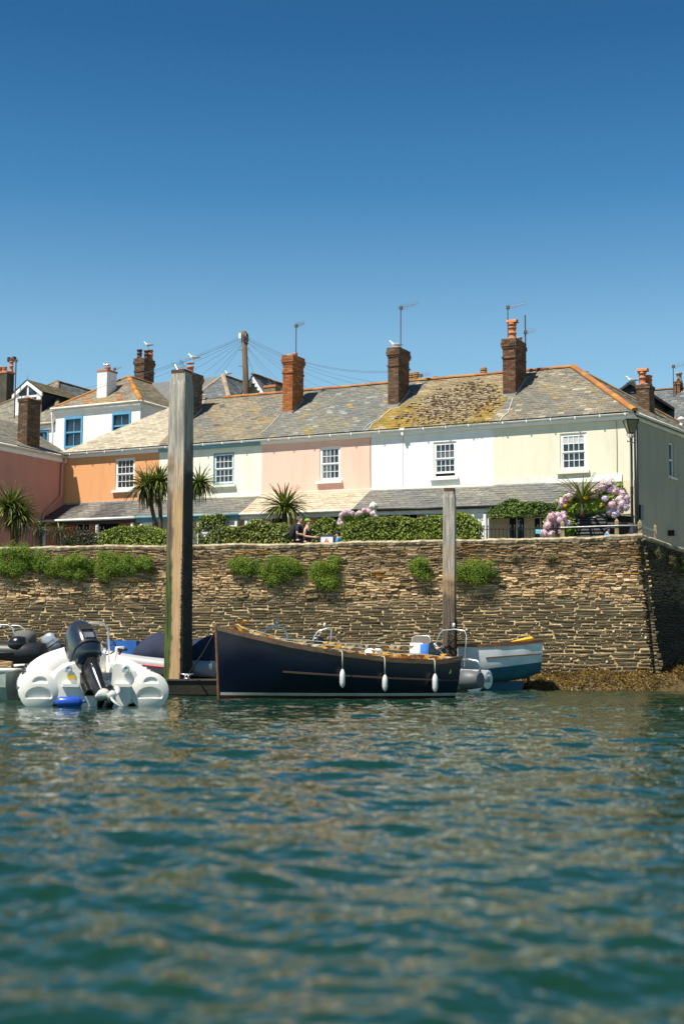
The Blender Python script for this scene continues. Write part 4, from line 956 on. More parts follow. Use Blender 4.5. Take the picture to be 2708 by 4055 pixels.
# pink house at the left picture edge, its long wall at right angles to the terrace
def pink_house():
    th = Thing(T, 'pink_house', 'shaded salmon pink house wall at the left picture edge', 'house', (XS[0] - 3, -4, GZ), 'houses beside the terrace')
    x = XS[0] + .02; wm = render_wall('salmon_render', (.56, .265, .20))
    y0 = -11.0; zc = T.px(248, 1805, 0)[1]; z0 = 9.3
    th.part('wall', MB().slab([(x, -.01, GZ), (x, y0, GZ), (x, y0, z0 - .05), (x, -.01, z0 - .05)], (-.3, 0, 0)), wm)
    th.part('end_wall', MB().quad((x - 8, y0, GZ), (x, y0, GZ), (x, y0, z0 - .05), (x - 8, y0, z0 - .05)), wm)
    A, B = (x + .18, -.02, z0 + .05), (x + .18, y0 - .2, z0 + .05); run = 3.9; up = 1.9
    C, D = (x + .18 - run, y0 + run, z0 + up), (x + .18 - run, 1.5, z0 + up)
    dk = MB(); dk.poly([B, A, D, C]); dk.poly([(x - 8, y0, z0), B, C, (x - 8 + 3, y0 + run, z0 + up)]); rf = th.part('roof', dk, m_deck)
    slates(th, rf, [B, A, D, C], c_wing, 120, .3, .19, seed=81)
    ridge(th, rf, A, D, [(.14, .12, .09)], .06, .4, 'hip_tile', 82)
    th.part('fascia', MB().box(x + .003, x + .1, y0, -.01, z0 - .25, z0 - .06), m_white)
    th.part('gutter', MB().tube([(x + .2, y0, z0 - .03), (x + .2, -.1, z0 - .03)], .055, 8), m_offwhite, None, True)
    # downpipe: down the corner, then slanting across the wall
    ya, za = T.pxx(237, 1975, x); yb, zb = T.pxx(170, 2035, x)
    th.part('downpipe', MB().tube([(x + .2, -.25, z0 - .05), (x + .07, -.28, z0 - .4), (x + .07, ya, za + .15), (x + .07, ya - .1, za), (x + .07, yb, zb), (x + .07, yb - .05, zb - .2), (x + .07, yb - .05, GZ)], .05, 8), wm, None, True)
    # old brick chimney on its roof slope
    best = None
    for yy in np.linspace(-11, 0, 400):
        xx, zz = T.px(90, 1757, yy)
        rz = z0 + .05 + (x + .18 - xx) * up / run
        if best is None or abs(zz - rz) < best[0]: best = (abs(zz - rz), xx, yy, zz)
    _, xm, yf, zb = best; a = T.px(70, 1757, yf)[0]; b = T.px(107, 1757, yf)[0]; zt = T.px(80, 1578, yf)[1]
    ybk = yf + min(1.3, max(.6, T.pxx(163, 1600, b)[0] - yf))
    ch = brick_stack(th, a, b, yf, ybk, zb - .3, zt, [(.16, .085, .045), (.12, .075, .05), (.2, .12, .06), (.09, .07, .05)], seed=83, bands=False, label='leaning old brick chimney with broken clay capping')
    for k in range(3): pot(th, ch, (a + b) / 2 + U01(-.1, .1), yf + .25 + .35 * k, zt, .1, .1)
    return x
pink_house()
# hipped slate house and the little gable behind the terrace
thh, hl, hr, hz, hP = hip_house('slate_house', 'grey hipped slate roof behind the tall timber pole', 12, (760, 1588), (905, 1575), (884, 1487), 1.7, w_cream, c_blue, 2.2, hipcol=[(.33, .29, .22)], seed=90, nsing=60, sidecol=c_blue, ridgecol=[(.36, .22, .11)])
thh.part('wall', MB().box(hl, hr, 12, 14, GZ, hz - .02), w_cream)
thh.part('rear_roof', MB().poly([(hl - 6, 13.7, hP[2] - .03), (hP[0], 13.7, hP[2] - .03), (hP[0], 12, hz - .6), (hl - 6, 12, hz - .6)]), M('rear_slate', (.09, .095, .1), (.13, .13, .125), 6, .6), None)
def gable_house():
    Y = 10.5; xa, za = T.px(1012, 1494, Y); xl_, zl_ = T.px(974, 1556, Y); xr_, zr_ = T.px(1052, 1556, Y)
    th = Thing(T, 'gable_house', 'small green gable with a scalloped white bargeboard behind the terrace ridge', 'house', (xa, Y, GZ), 'houses behind the terrace')
    th.part('wall', MB().slab([(xl_, Y, GZ), (xr_, Y, GZ), (xr_, Y, zr_), (xa, Y, za), (xl_, Y, zl_)], (0, 3, 0)), render_wall('sage_render', (.3, .36, .3)))
    b = MB()
    for p, q in (((xl_ - .2, zl_ - .25), (xa, za + .05)), ((xa, za + .05), (xr_ + .2, zr_ - .25))):
        b.slab([(p[0], Y - .25, p[1]), (q[0], Y - .25, q[1]), (q[0], Y - .25, q[1] - .2), (p[0], Y - .25, p[1] - .2)], (0, .06, 0))
        for k in range(6):
            t = (k + .5) / 6; b.lathe([(.09, 0), (.09, .05)], (p[0] + (q[0] - p[0]) * t, Y - .24, p[1] + (q[1] - p[1]) * t - .22), 10, 'y')
    th.part('bargeboard', b, m_white)
    th.part('roof', MB().poly([(xl_ - .3, Y - .3, zl_ - .35), (xa, Y - .3, za + .08), (xa, Y + 3, za + .08), (xl_ - .3, Y + 3, zl_ - .35)]).poly([(xa, Y - .3, za + .08), (xr_ + .3, Y - .3, zr_ - .35), (xr_ + .3, Y + 3, zr_ - .35), (xa, Y + 3, za + .08)]), M('gable_slate', (.1, .105, .11), (.15, .15, .14), 8, .6))
    ridge(th, th.o, (xa, Y - .3, za + .1), (xa, Y + 3, za + .1), TERRA, .09, .4, seed=4)
gable_house()
free_stack('low_chimney', 'broad low buff chimney block just behind the terrace ridge', 8, 1046, 1090, 1108, 1527, 1560, BROWN_BR, [], flat=M('buff_render', (.24, .18, .1), (.16, .13, .08), 3, .9), seed=91)
def rear_pot(px, pyt, pyb, Y, label, h, m=None, r_=.13):
    x, z = T.px(px, pyb + 20, Y); zt = T.px(px, pyt, Y)[1]; th = Thing(T, 'chimney_pot', label, 'chimney pot', (x, Y, z - .8), 'pots showing over the ridge')
    th.part('stack', MB().box(x - .25, x + .25, Y - .25, Y + .25, z - 3.0, z), m_mortar); mb = MB(); H = zt - z; pr = [(r_, 0)]
    for k in range(4): zz = H * (.3 + .17 * k); pr += [(r_, zz - .03), (r_ * 1.2, zz - .02), (r_ * 1.2, zz + .03), (r_, zz + .04)]
    pr += [(r_ * 1.15, H - .05), (r_ * 1.1, H), (r_ * .7, H)]; mb.lathe(pr, (x, Y, z), 12); th.part('banded_pot', mb, m or M('buff_clay', (.4, .24, .1), (.28, .15, .06), 5, .8), None, True)
rear_pot(1626, 1479, 1505, 8.5, 'plain buff pot peeping over the ridge beside the dark brown chimney', .5)
rear_pot(1646, 1474, 1505, 8.5, 'banded buff pot over the ridge right of the dark brown chimney', .5)
rear_pot(1722, 1490, 1500, 8.5, 'tiny pot top over the mossy roof ridge', .3, None, .08)
rear_pot(1914, 1456, 1490, 8.5, 'banded clay pot over the ridge left of the red-brown chimney', .5)
# right-hand background
def dark_gable():
    Y = 9.0; xa, za = T.px(2497, 1524, Y); x0, z0 = T.px(2436, 1566, Y); x1, _ = T.px(2562, 1560, Y)
    th = Thing(T, 'black_gable_house', 'black weatherboarded gable behind the corner cottage', 'house', (xa, Y, 2), 'houses behind the terrace')
    mb_w = MB().slab([(x0, Y, 2), (x1, Y, 2), (x1, Y, z0), (xa, Y, za - .1), (x0, Y, z0)], (0, 4, 0)); th.part('wall', mb_w, M('black_boards', (.018, .02, .022), rough=.6))
    n = 9
    for k in range(n):
        zb = z0 - 1.4 + k * .24; w = 1.0 if zb < z0 else max(0, 1 - (zb - z0) / (za - z0))
        if w > .1: th.part('cladding_board', MB().hexa([(xa + (x0 - xa) * w, Y - .05, zb), (xa + (x1 - xa) * w, Y - .05, zb), (xa + (x1 - xa) * w, Y - .004, zb), (xa + (x0 - xa) * w, Y - .004, zb), (xa + (x0 - xa) * w, Y - .02, zb + .23), (xa + (x1 - xa) * w, Y - .02, zb + .23), (xa + (x1 - xa) * w, Y - .004, zb + .23), (xa + (x0 - xa) * w, Y - .004, zb + .23)]), M('cladding', (.03, .033, .036), rough=.55) if k == 0 else bpy.data.materials['cladding'])
    rm = MB()
    for s0, s1 in (((x0 - .3, z0 - .22), (xa, za)), ((xa, za), (x1 + .3, z0 - .22))): rm.slab([(s0[0], Y - .2, s0[1]), (s1[0], Y - .2, s1[1]), (s1[0], Y + 4, s1[1]), (s0[0], Y + 4, s0[1])], (0, 0, .12))
    th.part('roof', rm, M('black_roof', (.03, .032, .036), rough=.6))
    wx0, wz1 = T.px(2487, 1583, Y); wx1, wz0 = T.px(2518, 1612, Y)
    w = th.part('window', MB().box(wx0, wx1, Y - .07, Y - .055, wz0, wz1), m_white); th.part('pane', MB().quad((wx0 + .06, Y - .074, wz0), (wx1 - .06, Y - .074, wz0), (wx1 - .06, Y - .074, wz1 - .06), (wx0 + .06, Y - .074, wz1 - .06)), m_glassc, w)
dark_gable()
def far_right():
    Y = 11.0; xa, za = T.px(2590, 1547, Y + 2.5); xb, zb = T.px(2900, 1520, Y + 2.5); x0, z0 = T.px(2570, 1720, Y); x1 = T.px(2950, 1700, Y)[0]
    th = Thing(T, 'slate_roof_house', 'dark slate roofed house at the right picture edge', 'house', ((x0 + x1) / 2, Y, 2), 'houses behind the terrace')
    A, B, C, D = (xa - .2, Y, z0), (x1, Y, z0), (x1, Y + 2.5, za), (xa - .2, Y + 2.5, za)
    rf = th.part('roof', MB().poly([A, B, C, D]).poly([D, C, (x1, Y + 5, z0), (xa - .2, Y + 5, z0)]), m_deck); slates(th, rf, [A, B, C, D], c_blue, 120, .28, .18, seed=95)
    ridge(th, rf, D, C, [(.2, .15, .11)], .09, .4, seed=5)
    th.part('wall', MB().box(xa, x1 - .2, Y + .1, Y + 4.8, 2, z0), w_white); th.part('gable', MB().poly([(xa, Y + .1, z0), (xa, Y + 4.9, z0), (xa, Y + 2.5, za - .05)]), w_white)
    cx0, cz = T.px(2666, 1555, Y + 2.2); cx1 = T.px(2690, 1555, Y + 2.2)[0]; ct = T.px(2670, 1510, Y + 2.2)[1]
    ch = brick_stack(th, cx0, cx1, Y + 2.2, Y + 2.7, cz - .2, ct, [(.3, .13, .06), (.25, .14, .08)], bands=False, seed=96, label='small brick chimney'); pot(th, ch, (cx0 + cx1) / 2 + .05, Y + 2.45, ct, .42, .12, m_mortar)
    th2 = Thing(T, 'flue_pipe', 'white metal flue pipe at the right picture edge', 'flue', (*[T.px(2696, 1695, 6.5)[0], 6.5], 8), None)
    fx, fz = T.px(2696, 1698, 6.5); ft = T.px(2696, 1655, 6.5)[1]
    th2.part('pipe', MB().lathe([(.07, 0), (.07, ft - fz - .1)], (fx, 6.5, fz), 12), m_white, None, True); th2.part('rain_cap', MB().lathe([(.07, -.1), (.14, -.08), (.14, -.02), (.03, .05)], (fx, 6.5, ft), 12), m_white, None, True); th2.part('riser', MB().lathe([(.07, 7.9 - fz), (.07, 0)], (fx, 6.5, fz), 10), m_mortar, None, True)
far_right()

# ================================================================= POLE, WIRES, AERIALS
m_pole = M('pole_timber', (.16, .11, .065), (.08, .055, .035), 3, .9, .5, 8, stretch=(6, 6, .5))
YP = 10.0
def utility_pole():
    xb, zb = T.px(976, 1565, YP); xt, zt = T.px(966, 1313, YP); th = Thing(T, 'utility_pole', 'timber telephone pole with wires fanning from its top', 'pole', (xb, YP, GZ))
    th.part('post', MB().tube([(xb, YP, GZ), (xb, YP, zb), (xt, YP, zt)], [.17, .15, .125], 12), m_pole, None, True)
    zc = T.px(966, 1345, YP)[1]
    b = MB(); b.ball((xt + .16, YP - .05, zc), (.14, .14, .32), 8, 6, .12); th.part('cable_bundle', b, m_iron, None, True)
    th.part('junction_box', MB().box(xt - .16, xt - .02, YP - .22, YP - .1, zc + .02, zc + .3), m_offwhite)
    for k in range(7):
        z = zc - .5 - k * .4
        if z < zb: break
        for s in (-1, 1):
            if (k + s) % 2: th.part('step_peg', MB().tube([(xt, YP, z), (xt + s * .28, YP, z + .02)], .015, 5), m_iron)
    return np.array([xt, YP, zc])
PTOP = utility_pole()
m_wire = M('black_wire', (.09, .1, .12), rough=.6)
def wire(px, py, Y, z0, sag, to, r_=.0065):
    ex, ez = T.px(px, py, Y); A = PTOP + np.array([0, 0, z0]); B = np.array([ex, Y, ez]); pts = []
    for t in np.linspace(0, 1, 13): p = A + (B - A) * t; p[2] -= sag * 4 * t * (1 - t) * np.linalg.norm(B - A) * .05; pts.append([float(v) for v in T.w(*p)])
    o = MB().tube([np.array(q) - np.array(pts[0]) for q in pts], r_, 5).build('overhead_wire', m_wire); o.location = pts[0]
    tag(o, 'thin telephone wire ' + to, 'wire', 'telephone wires')
for w in [(300, 1545, 9.4, .2, .55, 'from the pole, running left to far behind the white chimney'), (380, 1540, 9.6, .15, .55, 'from the pole to the foot of the white chimney'), (440, 1512, 9.6, .1, .5, 'from the pole past the small aerial by the white chimney'),
          (600, 1500, 9, .05, .4, 'from the pole to below the three-pot brick chimney'), (700, 1500, 8, .0, .3, 'from the pole to behind the top of the tall pile'), (805, 1480, 13, .0, .2, 'from the pole down to the left end of the grey hipped ridge'),
          (850, 1482, 13, -.1, .1, 'from the pole down to the middle of the grey hipped ridge'), (880, 1476, 13.5, -.1, .1, 'dropping steeply left to the grey hip peak')]: wire(*w)
for w in [(1536, 1470, 1.9, .25, .7, 'highest of those running right to the dark brown chimney'), (1540, 1476, 1.9, .2, .7, 'second highest of those running right to the dark brown chimney'), (1500, 1516, 3.6, .1, .5, 'ending at the ridge just left of the dark brown chimney'),
          (1410, 1520, 3.6, .1, .4, 'ending at the ridge midway between orange and brown chimneys'), (1350, 1531, 3.6, 0, .3, 'ending at the ridge a third of the way past the orange chimney'), (1270, 1535, 3.6, 0, .2, 'ending at the ridge just past the orange chimney'),
          (1230, 1545, 3.6, .0, .15, 'passing closest behind the orange chimney'), (1110, 1515, 3.0, -.1, .15, 'ending at the left edge of the orange chimney'), (1095, 1525, 8, -.1, .1, 'from the pole down to the right end of the low buff block'),
          (1080, 1528, 8, -.2, .05, 'from the pole down to the middle of the low buff block'), (1010, 1492, 10.5, -.3, .0, 'dropping steeply right to the small green gable')]: wire(*w)
m_alu = M('dull_aluminium', (.3, .3, .31), rough=.5, metal=.6); m_mast = M('rusty_mast', (.1, .07, .075), rough=.6)
def aerial(label, x, y, z0, h, boom, ang, rods=10, r_=.02, boom_at=None, z_extra=0):
    th = Thing(T, 'television_aerial', label, 'aerial', (x, y, z0), 'television aerials on the roofs')
    th.part('mast', MB().tube([(x, y, z0 - .3), (x, y, z0 + h + z_extra)], r_, 6), m_mast)
    d = np.array([math.cos(R(ang)), math.sin(R(ang)), 0]); s = np.array([-d[1], d[0], 0]); zb = z0 + (boom_at or h) - .05
    b = MB().tube([np.array([x, y, zb]) - d * .15, np.array([x, y, zb]) + d * boom + np.array([0, 0, boom * .06])], .014, 6); th.part('boom', b, m_alu)
    for k in range(rods):
        t = boom * k / (rods - 1); p = np.array([x, y, zb]) + d * t + np.array([0, 0, t * .06]); v = np.array([0, 0, .14 - .05 * t / boom]) if True else s * .15
        th.part('rod', MB().tube([p - v, p + v], .006, 4), m_alu)
    q = MB().box(x - .05, x + .07, y - .05, y + .05, zb - .06, zb + .06); th.part('clamp', q, m_mast)
x, z = T.px(1172, 1400, bB[2] + .4); aerial('television aerial on the bright orange chimney', x, bB[2] + .4, bB[4], T.px(1172, 1285, bB[2] + .4)[1] - bB[4], .5, -20)
x, z = T.px(1586, 1375, bC[2] + .5); aerial('tall television aerial on the dark brown chimney', x, bC[2] + .5, bC[4], T.px(1586, 1214, bC[2] + .5)[1] - bC[4], .85, -15, 12)
x = T.px(2010, 1340, bD[2] + .6)[0]; aerial('television aerial beside the hooded pot on the red-brown chimney', x, bD[2] + .6, bD[4], T.px(2010, 1212, bD[2] + .6)[1] - bD[4], .75, -10, 9)
x = T.px(2078, 1500, bD[3] + .05)[0]; zz = T.px(2080, 1510, bD[3] + .05)[1]; aerial('tall dark mast strapped to the side of the red-brown chimney', x + .03, bD[3] + .02, zz, T.px(2078, 1247, bD[3])[1] - zz, .42, -10, 7, .028, T.px(2078, 1310, bD[3])[1] - zz)
x, zz = T.px(60, 1600, 10); aerial('long aerial mast beside the old brick chimney at the left edge', x, 10, T.px(52, 1720, 10)[1], T.px(64, 1425, 10)[1] - T.px(52, 1720, 10)[1], .25, -20, 4, .035)
x, zz = T.px(454, 1510, YW + 2); aerial('small aerial beside the white chimney', x, YW + 2, zz, T.px(454, 1458, YW + 2)[1] - zz, .5, -10, 6)
x, zz = T.px(2530, 1520, 7); aerial('small aerial behind the black gable', x, 7, zz, T.px(2530, 1468, 7)[1] - zz, .4, -5, 6)
x, zz = T.px(2665, 1540, 13); aerial('aerial at the right picture edge', x, 13, zz, T.px(2664, 1447, 13)[1] - zz, .7, -15, 8)
x, zz = T.px(1666, 1508, 9); aerial('tiny aerial over the mossy roof ridge', x, 9, zz - .2, T.px(1666, 1482, 9)[1] - zz + .2, .45, -10, 5)

# ================================================================= GULLS
m_gullw = M('gull_white', (.8, .8, .78), rough=.8); m_gullg = M('gull_grey', (.3, .32, .34), rough=.8); m_beak = M('gull_beak', (.6, .35, .05), rough=.5); m_gullb = M('gull_black', (.03, .03, .03), rough=.7)
def gull(label, pos, yaw, s=1.0, sitting=False):
    o = empty('gull', label, 'gull', pos, yaw, 'gulls on the roofs'); b = MB(); h = .0 if sitting else .12
    st = [(-.2, .16, .01, .012), (-.13, .155, .045, .04), (-.03, .14, .075, .075), (.07, .15, .078, .085), (.14, .2, .055, .06), (.17, .26, .04, .042), (.2, .3, .043, .042), (.235, .305, .03, .03), (.255, .3, .008, .008)]
    b.rings([[(x, ry * math.cos(t), z - .06 + h + rz * math.sin(t)) for t in np.linspace(0, 2 * math.pi, 10, False)] for x, z, ry, rz in st])
    b.xf(Matrix.Scale(s, 4)); b.build('body', m_gullw, o, True)
    for sg in (-1, 1):
        w = MB(); w.rings([[(x, sg * (y + ry * math.cos(t)), z - .06 + h + rz * math.sin(t)) for t in np.linspace(0, 2 * math.pi, 8, False)] for x, y, z, ry, rz in [(.1, .06, .17, .01, .03), (.03, .07, .17, .018, .055), (-.1, .055, .165, .016, .05), (-.22, .02, .15, .008, .02)]]); w.xf(Matrix.Scale(s, 4)); w.build('wing', m_gullg, o, True)
        t_ = MB(); t_.tube([(-.19, sg * .015, .1 + h), (-.32, sg * .006, .075 + h)], [.015, .006], 6).xf(Matrix.Scale(s, 4)).build('wing_tip', m_gullb, o, True)
        if not sitting: MB().tube([(.0, sg * .03, .04 + h), (.01, sg * .03, 0), (.05, sg * .03, 0)], .006, 5).xf(Matrix.Scale(s, 4)).build('leg', m_beak, o)
    MB().tube([(.245, 0, .24 + h), (.29, 0, .235 + h), (.305, 0, .225 + h)], [.013, .01, .003], 6).xf(Matrix.Scale(s, 4)).build('beak', m_beak, o, True)
LFT = math.pi - .25
def gpos(px, py, Y): x, z = T.px(px, py, Y); return T.w(x, Y, z)
gull('gull standing on the capped pot behind the tall pile', gpos(768, 1436, bA[2] + .3), LFT, 1.0)
gull('gull standing on the pots of the brick chimney behind the white house', gpos(588, 1382, 15.6), LFT, 1.05)
gull('gull resting flat on top of the dark brown chimney', gpos(1566, 1375, bC[2] + .3), LFT, 1.0, True)
gull('gull standing on the black gable peak', gpos(2501, 1526, 9.0), LFT, 1.0)
gull('gull sitting below the top of the orange hip tiles', gpos(2306, 1480, 4.3), LFT, .8, True)
gull('gull sitting on the grey hipped roof ridge', gpos(905, 1484, 13.6), LFT, .8, True)
gull('gull sitting on the cowl of the white chimney', gpos(421, 1452, YW + .9), LFT, .7, True)

# ================================================================= QUAY GREENERY
m_hedge = leaf_mat('hedge_leaf', (.21, .27, .02), (.10, .15, .015), .5, 1.2, .5, .25, .5)
m_ivy = leaf_mat('ivy_leaf', (.22, .25, .035), (.09, .125, .015), .5, 1.4, .55, .2, .5)
m_core = M('hedge_inside', (.035, .05, .012), (.02, .03, .008), 9, .95)
def hedge(name, label, px0, px1, py, Y, dep, n, mat, leaf=.1, slope=0.0, fr=S, zlow=None, lumps=.06, group='hedges behind the sea wall'):
    x0, z1 = fr.px(px0, py, Y); x1, _ = fr.px(px1, py, Y); z0 = zlow if zlow is not None else GZ
    th = Thing(fr, name, label, 'hedge', ((x0 + x1) / 2, Y + dep / 2, z0), group)
    def top(x): return z1 + slope * (x - x0) + lumps * (math.sin(x * 2.7 + z1) + .6 * math.sin(x * 6.1)) - .35 * max(0, 1 - (x - x0) / .35) ** 2 - .35 * max(0, 1 - (x1 - x) / .35) ** 2
    xs = np.linspace(x0 + .1, x1 - .1, 14)
    th.part('branches', MB().rings([[(x, Y + .12, z0), (x, Y + dep - .1, z0), (x, Y + dep - .12, top(x) - .15), (x, Y + .15, top(x) - .15)] for x in xs]), m_core)
    P, Nn = [], []
    for _ in range(n):
        x = U01(x0, x1); t = top(x); q = random.random()
        if q < .55: p = (x, Y + abs(random.gauss(0, .05)) + .08 * math.sin(x * 5) * math.sin(_ * .1), U01(z0, t)); nn = (0, -1, .45)
        elif q < .92: p = (x, U01(Y, Y + dep), t - abs(random.gauss(0, .06))); nn = (0, -.25, 1)
        else: p = (random.choice((x0, x1)) + random.gauss(0, .05), U01(Y, Y + dep), U01(z0, t - .1)); nn = (1 if p[0] > (x0 + x1) / 2 else -1, -.4, .4)
        P.append(p); Nn.append(nn)
    Nn = np.array(Nn, float) + rng.normal(0, .45, (n, 3))
    put('foliage', leaf_mesh('foliage', np.array(P) - th.org, Nn, leaf, .62), mat, th.o)
hedge('hedge', 'clipped leafy hedge left of the tall timber pile', 385, 668, 2088, 3.0, 1.0, 7000, m_hedge, .085, .0)
hedge('ivy_hedge', 'loose ivy covered hedge right of the tall timber pile', 835, 1165, 2084, 3.0, .9, 7000, m_ivy, .1, .04, lumps=.1)
hedge('hedge', 'long clipped sunlit hedge behind the thinner pile', 1352, 1888, 2058, 3.0, 1.1, 14000, m_hedge, .085, .03, lumps=.05)
hedge('bush', 'yellow-green bush behind the walking couple', 1180, 1370, 2062, 4.6, .9, 4200, m_hedge, .09, -.05, lumps=.12)
hedge('bush', 'dim olive bush behind the left railings', 225, 400, 2112, 4.0, .9, 2200, leaf_mat('olive_leaf', (.07, .075, .025), (.035, .04, .015)), .08, lumps=.08)
hedge('climber', 'green climbing plant under the cream cottage porch', 770, 880, 2042, -2.2, .5, 1600, m_hedge, .1, lumps=.15, fr=T)
hedge('vine', 'green vine trailing below the porch of the pale yellow cottage', 1935, 2235, 1996, -1.9, .4, 3600, leaf_mat('vine_leaf', (.14, .21, .03), (.06, .1, .018)), .09, .02, zlow=T.px(2080, 2046, -1.9)[1], lumps=.09, fr=T)

# --- cordylines
def blade(seed, L=1.0, droop=.35, w=.085):
    r = random.Random(seed); mb = MB(); n = 6; L_, R_ = [], []; tw = r.uniform(-.3, .3)
    for i in range(n):
        t = i / (n - 1); ww = w * (.55 + .9 * t if t < .35 else 1.0 * (1 - (t - .35) / .65) ** .8) * .5 + .002
        x = L * (t - droop * .25 * t * t); z = -L * droop * t * t
        L_.append((x, -ww, z + ww * .5)); R_.append((x, ww, z + ww * .5))
    mid = [((a[0] + b[0]) / 2, 0, (a[2] + b[2]) / 2 - w * .2) for a, b in zip(L_, R_)]
    mb.rings([[a, m_, b] for a, m_, b in zip(L_, mid, R_)], False, False); return mb
m_cord = M('cordyline_leaf', (1, 1, 1), (.7, .75, .6), 3, .4, mode='obj', trans=.2, spec=.45)
BL = [blade(i, 1, [.1, .3, .5, .75, 1.0][i]) for i in range(5)]; BL_ME = [b.mesh('leaf') for b in BL]
for me in BL_ME: me.materials.append(m_cord)
m_ctrunk = M('cordyline_trunk', (.11, .085, .06), (.06, .045, .03), 8, .9, .7, 12)
def cordyline(label, px, py_base, heads, Y, nleaf=64, fr=S, cat='palm', base_z=GZ, up=0.0, length=.8, name='cordyline'):
    x0, _ = fr.px(px, py_base, Y); th = Thing(fr, name, label, cat, (x0, Y, base_z), 'cordylines on the quay')
    for (hx, hy, rpx) in heads:
        x, z = fr.px(hx, hy, Y); rr = rpx / (FPX / (46 + Y)); mb = MB()
        if z - base_z > .15: mb.tube([(x0, Y, base_z), ((x0 * .6 + x * .4), Y + .05, base_z + (z - base_z) * .55), (x, Y, z)], [.1, .085, .07], 8); tr = th.part('trunk', mb, m_ctrunk, None, True)
        else: tr = th.o
        crown = th.part('crown', MB().ball((x, Y, z), (.09, .09, .12), 8, 5), m_ctrunk, None, True)
        for k in range(nleaf):
            t = k / nleaf; el = math.asin(max(-.75, min(1, 1 - (1.75 - up) * t + U01(-.08, .08)))); az = k * 2.39996 + U01(-.3, .3)
            L = rr * U01(.8, 1.12) * (1 if el > -.2 else .85); j = 0 if el > .9 else (1 if el > .35 else (2 if el > -.2 else 3))
            if random.random() < .3: j = min(4, j + 1)
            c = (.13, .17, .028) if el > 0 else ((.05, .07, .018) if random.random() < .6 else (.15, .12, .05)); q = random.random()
            if q < .2: c = (.27, .28, .06)
            if q > .9: c = (.06, .085, .03)
            kk = U01(.7, 1.25)
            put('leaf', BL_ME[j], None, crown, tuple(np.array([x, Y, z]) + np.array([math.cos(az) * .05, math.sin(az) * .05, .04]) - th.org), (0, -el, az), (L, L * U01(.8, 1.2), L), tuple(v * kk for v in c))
cordyline('big dark green cordyline at the left picture edge', 55, 2140, [(45, 2010, 110), (80, 2050, 95)], 4.2, 220)
cordyline('branching cordyline half hidden by the tall timber pile', 640, 2090, [(585, 1930, 100), (632, 1915, 95), (790, 1920, 85)], 4.8, 210)
cordyline('spiky cordyline in front of the pink cottage', 1128, 2110, [(1128, 2015, 104)], 5.0, 190, up=.42)
cordyline('small spiky plant behind the left railings', 160, 2140, [(160, 2100, 70)], 4.4, 40, cat='plant', name='spiky_plant')
cordyline('small pale spiky plant by the olive bush', 235, 2140, [(235, 2105, 65)], 4.6, 40, cat='plant', name='spiky_plant')

# --- black planter with hydrangeas
m_black = M('black_stained_wood', (.02, .02, .022), (.035, .033, .032), 3, .55, .4, 20, stretch=(1, 8, 8))
def planter():
    Y = 2.4; x0, zt = S.px(2258, 2036, Y); x1, _ = S.px(2396, 2036, Y)
    th = Thing(S, 'planter', 'large black slatted timber planter by the quay corner', 'planter', ((x0 + x1) / 2, Y, GZ - .3))
    th.part('liner', MB().box(x0 + .06, x1 - .06, Y + .05, Y + 1.0, GZ - .3, zt - .12), m_dark)
    z = zt; n = 0
    while z > GZ - .2:
        # battered courses: each board a little wider than the one above
        e = .12 - .1 * (zt - z) / (zt - GZ) if zt - z < .38 else -.12 * min(1, (zt - z - .38) * 6)
        th.part('slat', MB().hexa([(x0 - (0 if zt - z < .45 else .0) + e, Y - .02, z - .1), (x1, Y - .02, z - .1), (x1, Y + .03, z - .1), (x0 + e, Y + .03, z - .1), (x0 + e, Y + .015, z - .012), (x1, Y + .015, z - .012), (x1, Y + .03, z - .012), (x0 + e, Y + .03, z - .012)]), m_black)
        th.part('slat', MB().box(x1 - .03, x1, Y + .04, Y + 1.0, z - .1, z - .012), m_black); z -= .112
    return x0, x1, Y, zt
PLX0, PLX1, PLY, PLZ = planter()
petal = MB()
for k in range(85):
    a = math.acos(1 - 2 * (k + .5) / 85); b = k * 2.39996; d = np.array([math.sin(a) * math.cos(b), math.sin(a) * math.sin(b), math.cos(a)]) * (1 + U01(-.12, .1))
    s_ = np.cross(d, [.3, .2, .9]); s_ /= np.linalg.norm(s_); u = np.cross(d, s_); w = .24; q = d + np.array([U01(-.05, .05) for _ in range(3)]); tl = d * U01(-.1, .12)
    petal.add([q - s_ * w, q - u * w + tl, q + s_ * w, q + u * w - tl], [(0, 1, 2, 3)])
petal.ball((0, 0, 0), .88, 8, 6)
FLOWER = petal.mesh('flower_head'); FLOWER.materials.append(M('hydrangea_petal', (1, 1, 1), (.8, .75, .85), 12, .7, mode='obj', island=.25, trans=.15))
m_hyd = leaf_mat('hydrangea_leaf', (.26, .34, .03), (.11, .2, .02), .4, 2, .5, .25)
